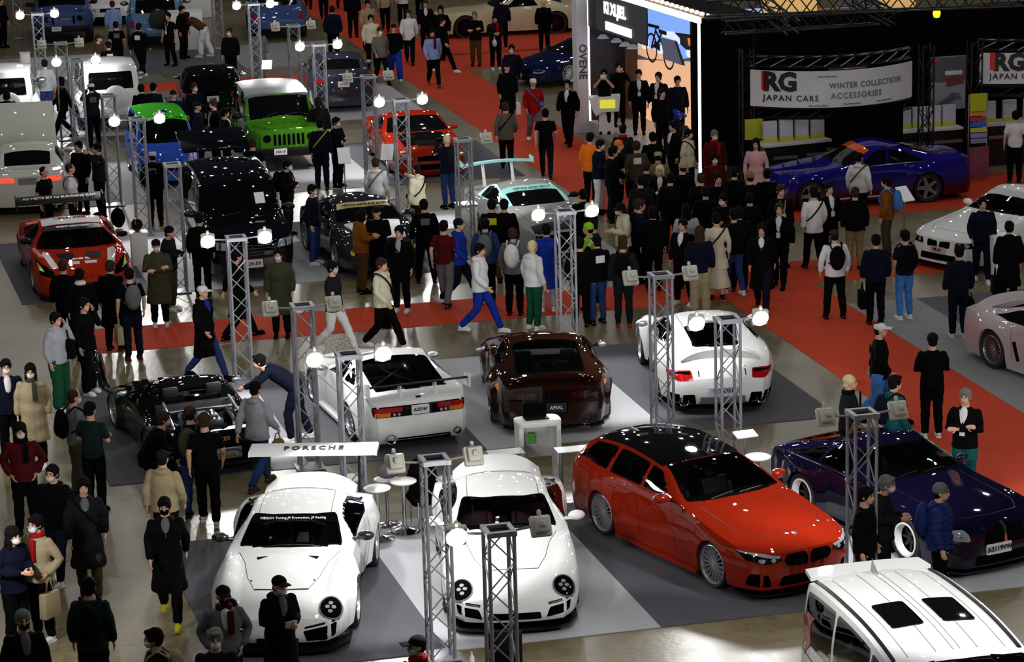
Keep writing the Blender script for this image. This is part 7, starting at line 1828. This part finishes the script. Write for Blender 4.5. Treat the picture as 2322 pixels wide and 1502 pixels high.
(H(1628,395),'stand',10,(J,'bk'),(T,'bk'),'bk',('short','bk'),'person in black facing forward below the dark red coats',[]),
(H(1665,382),'stand',160,(J,'bk'),(T,'bk'),'bk',('cap','bk'),'person in black cap below the person in pink',[]),
(H(1700,392),'stand',200,(J,'bk'),(T,'bk'),'bk',('beanie','kh'),'person in khaki beanie in the dark crowd before the counter',[]),
(H(1740,385),'stand',175,(J,'bk'),(T,'bk'),'bk',('short','bk'),'person in black at the right of the khaki beanie',[]),
(H(1770,422),'stand',20,(J,'bk'),(T,'bk'),'bk',('short','br'),'person in black at the nose of the purple coupe',[('lanyard','wh')]),
(H(1700,440),'stand',185,(J,'bk'),(T,'bk'),'bk',('short','bk'),'broad person in black amid the crowd, just left of the name badge suit',[]),
(H(1675,470),'stand',175,(J,'bk'),(T,'bk'),'bk',('bob','bk'),'person in black with bobbed hair above the blue jeans',[]),
(H(1590,395),'stand',170,(J,'bk'),(T,'bk'),'bk',('short','br'),'person in black just right of the beige beanie',[]),
(H(1620,297),'stand',10,(J,'dr'),(T,'bk'),'bk',('beanie','gr'),'masked person in dark red coat and grey hat beside the black wall',['mask',('scarf','rd')]),
(H(1620,350),'stand',5,(Hd,'dr'),(T,'bk'),'bk',('bob','bk'),'masked person in dark red in front of the grey hat',['mask']),
(H(1714,316),'stand',350,('dress','pk'),('skirt','pk'),'wh',('long','bk'),'long-haired person in pale pink dress in front of the counter',[]),
# right side
(('f',1845,612),'stroll',195,(Cd,'wh'),(T,'bk'),'bk',('short','bk'),'person in white sweater with black crossbody strap, seen from behind',['crossbody']),
(('f',1880,600),'stand',20,(J,'bk'),(T,'bk'),'bk',('short','bk'),'person in black suit with badge beside the white sweater',['lanyard','shirt']),
(('f',1938,612),'stand',182,(J,'bk'),(T,'kh'),'bk',('short','br'),'person in black jacket and khaki trousers in front of the purple coupe',['backpack']),
(H(1948,348),'stand',150,(Hd,'wh'),(T,'bk'),'bk',('cap','bk'),'person in white hoodie leaning at the purple coupe door',[('crossbody','br')]),
(('f',2010,585),'stand',250,(J,'br2'),(T,'ol'),'bk',('short','bk'),'person in orange-brown jacket with blue rucksack',[('backpack','sb')]),
(('f',1893,722),'stance',185,(J,'wh'),(T,'bk'),'bk',('cap','br'),'person in white and blue printed jacket standing legs apart',[('backpack','bk'),('backprint','bl')]),
(('f',1985,735),'stand',185,(J,'nv'),(T,'bk'),'bk',('short','bk'),'person in navy jacket carrying a black briefcase, seen from behind',['tote']),
(('f',2050,724),'stand',205,(Te,'nv'),(Je,'sb'),'wh',('short','bk'),'person in navy polo, pale jeans and backpack',['backpack']),
(('f',2172,765),'stand',185,(Cd,'nv'),(T,'nv'),'wh',('short','bk'),'person in navy sweater and trousers with white shoes and a black bag',[('handbag','bk')]),
(('f',2225,640),'stroll',0,(J,'nv'),(T,'nv'),'wh',('short','bk'),'person in navy jacket walking forward beside the white saloon',[]),
(('f',2285,702),'stand',180,(Ct,'bk'),(T,'bk'),'bk',('short','bk'),'person in black coat with a black bag by the white plinth',['tote']),
(('f',2300,415),'stand',178,(Te,'wh'),(T,'bk'),'bk',('short','bk'),'person in white shirt and black trousers before the right edge counter',[]),
(H(1995,735),'walk',75,(J,'bk'),(Wd,'sb'),'bk',('cap','wh'),'person in black jacket with red print and light blue jeans walking right',[('backprint','rd')]),
(('f',2112,992),'folded',180,(J,'bk'),(T,'bk'),'wh',('beanie','bk'),'person all in black with white shoes on the red aisle, seen from behind',[]),
(H(2190,885),'folded',335,(J,'bk'),(T,'tl'),'bk',('short','gy'),'person in black jacket with lanyard and teal trousers',['lanyard','shirt']),
(H(1925,853),'pockets',80,(J,'ch'),(Je,'dn'),'bk',('buzz','bd'),'blond person in grey jacket behind the unlit tower by the navy fastback',[('scarf','bk')]),
(H(2028,855),'stroll',110,(Ct,'tl'),(T,'bk'),'bk',('short','bk'),'person in dark teal coat right of the unlit tower',[('backpack','nv')]),
(H(2003,1080),'phone',70,(J,'ch'),(Je,'ch'),'bk',('short','gy'),'masked person in dark leather jacket at the side of the navy fastback',['mask']),
(H(1962,1108),'stand',60,(J,'bk'),(Je,'nv'),'bk',('short','bk'),'person in black behind the truss tower by the navy fastback',[]),
(H(2132,1100),'stand',75,(Pf,'nb'),(T,'bk'),'bk',('beanie','gr'),'person in navy puffer jacket with backpack at the bonnet of the navy fastback',[('backpack','nb')]),
]
for r in PEOPLE:
    px, ps, fc, top, bot, shoe, hair, lab, ex = r
    if px[0] == 'f': px = px[1:]
    person(px, ps, fc, top, bot, shoe, hair, lab, ex, hs=1.02)
STAGEF = .32
for (x, y), ps, fc, lab, ex in (((1448,158),'stand',0,'person in black tracksuit with lanyard on the stage, left of two',['lanyard','shirt']), ((1493,164),'stroll',330,'person in black tracksuit with white tag on the stage, right of two',['lanyard','shirt']),
                             ((1402,142),'photo',10,'masked person in black behind the stage desk',['mask']), ((1370,157),'photo',350,'person in dark tee raising a white camera behind the stage desk',['mask',('camera','wh')]),
                             ((1524,200),'stand',20,'person in black beside the motorbike on the stage',[]), ((1558,172),'stand',10,'person in navy behind the motorbike',[])):
    p = at(x, y, STAGEF+1.72)
    k = person(('h', x, y-0), ps, fc, ('jacket' if 'tee' not in lab else 'tee', 'nv' if 'navy' in lab else 'bk'), ('trousers','bk'), 'bk', ('short','bk'), lab, ex, h=STAGEF)
    k.location = (p.x-(.25 if x > 1500 else 0), p.y-(.8 if x > 1500 else 0)*0, STAGEF)
# ------------------------------------------------------------------ light: tower floods, the hall's high lamps and added spots
w = bpy.data.worlds.new('hall_dark'); SC.world = w; w.use_nodes = True
w.node_tree.nodes['Background'].inputs[0].default_value = (.010,.011,.014,1); w.node_tree.nodes['Background'].inputs[1].default_value = 1.0
PFLOOD, PHALL = 215., 235.
for root, loc, back, k in SPOTS:
    l = bpy.data.lights.new('flood_or_added_light', 'SPOT'); l.energy = PFLOOD; l.spot_size = RD(105); l.spot_blend = .35; l.shadow_soft_size = .10; l.color = (1,.99,.97)
    o = bpy.data.objects.new('flood_or_added_light', l); COL.objects.link(o); o.parent = root
    d = Vector((0, 1 if back else -1, -.62)).normalized(); o.location = loc+d*.13; o.rotation_euler = d.to_track_quat('-Z','Y').to_euler()
# high-bay lamps under the (unseen) roof
for i in range(8):
    for j in range(11):
        x = -20+6.5*i+(j % 2)*2.2; y = 22+9*j
        l = bpy.data.lights.new('high_bay_lamp', 'POINT'); l.shadow_soft_size = .15; l.energy = PHALL; l.color = (1,.98,.95)
        o = bpy.data.objects.new('high_bay_lamp', l); COL.objects.link(o); o.location = (x, y, 15)
# extra floods added outside the picture for brightness, with no towers under them
for (a, b, back) in ((18.3,31.8,True),(18.3,28.0,True),(18.5,37.3,False),(24.3,46,False),(24.3,40,True),(0.2,31.8,True),(.2,40.4,True)):
    p = G(a, b, 2.7); l = bpy.data.lights.new('flood_or_added_light', 'SPOT'); l.energy = PFLOOD*1.3; l.spot_size = RD(105); l.spot_blend = .35; l.shadow_soft_size = .1
    o = bpy.data.objects.new('flood_or_added_light', l); COL.objects.link(o); o.location = p; d = (BV*(1 if back else -1)+Vector((0,0,-.62))).normalized(); o.rotation_euler = d.to_track_quat('-Z','Y').to_euler()
for a, b in ((15.6,26.2),(9.0,25.2)):  # unseen spots added only to brighten the white people carrier
    p = G(a, b, 5.0); l = bpy.data.lights.new('flood_or_added_light', 'SPOT'); l.energy = 620; l.spot_size = RD(70); l.spot_blend = .5; l.shadow_soft_size = .12
    o = bpy.data.objects.new('flood_or_added_light', l); COL.objects.link(o); o.location = p; d = (G(12.2,27.5,1.6)-p).normalized(); o.rotation_euler = d.to_track_quat('-Z','Y').to_euler()
SC.cycles.max_bounces = 5; SC.cycles.diffuse_bounces = 2; SC.cycles.glossy_bounces = 3; SC.cycles.transmission_bounces = 4; SC.cycles.transparent_max_bounces = 10
SC.cycles.use_adaptive_sampling = True; SC.cycles.adaptive_threshold = .04; SC.cycles.caustics_reflective = False; SC.cycles.caustics_refractive = False
SC.view_settings.exposure = 0.0
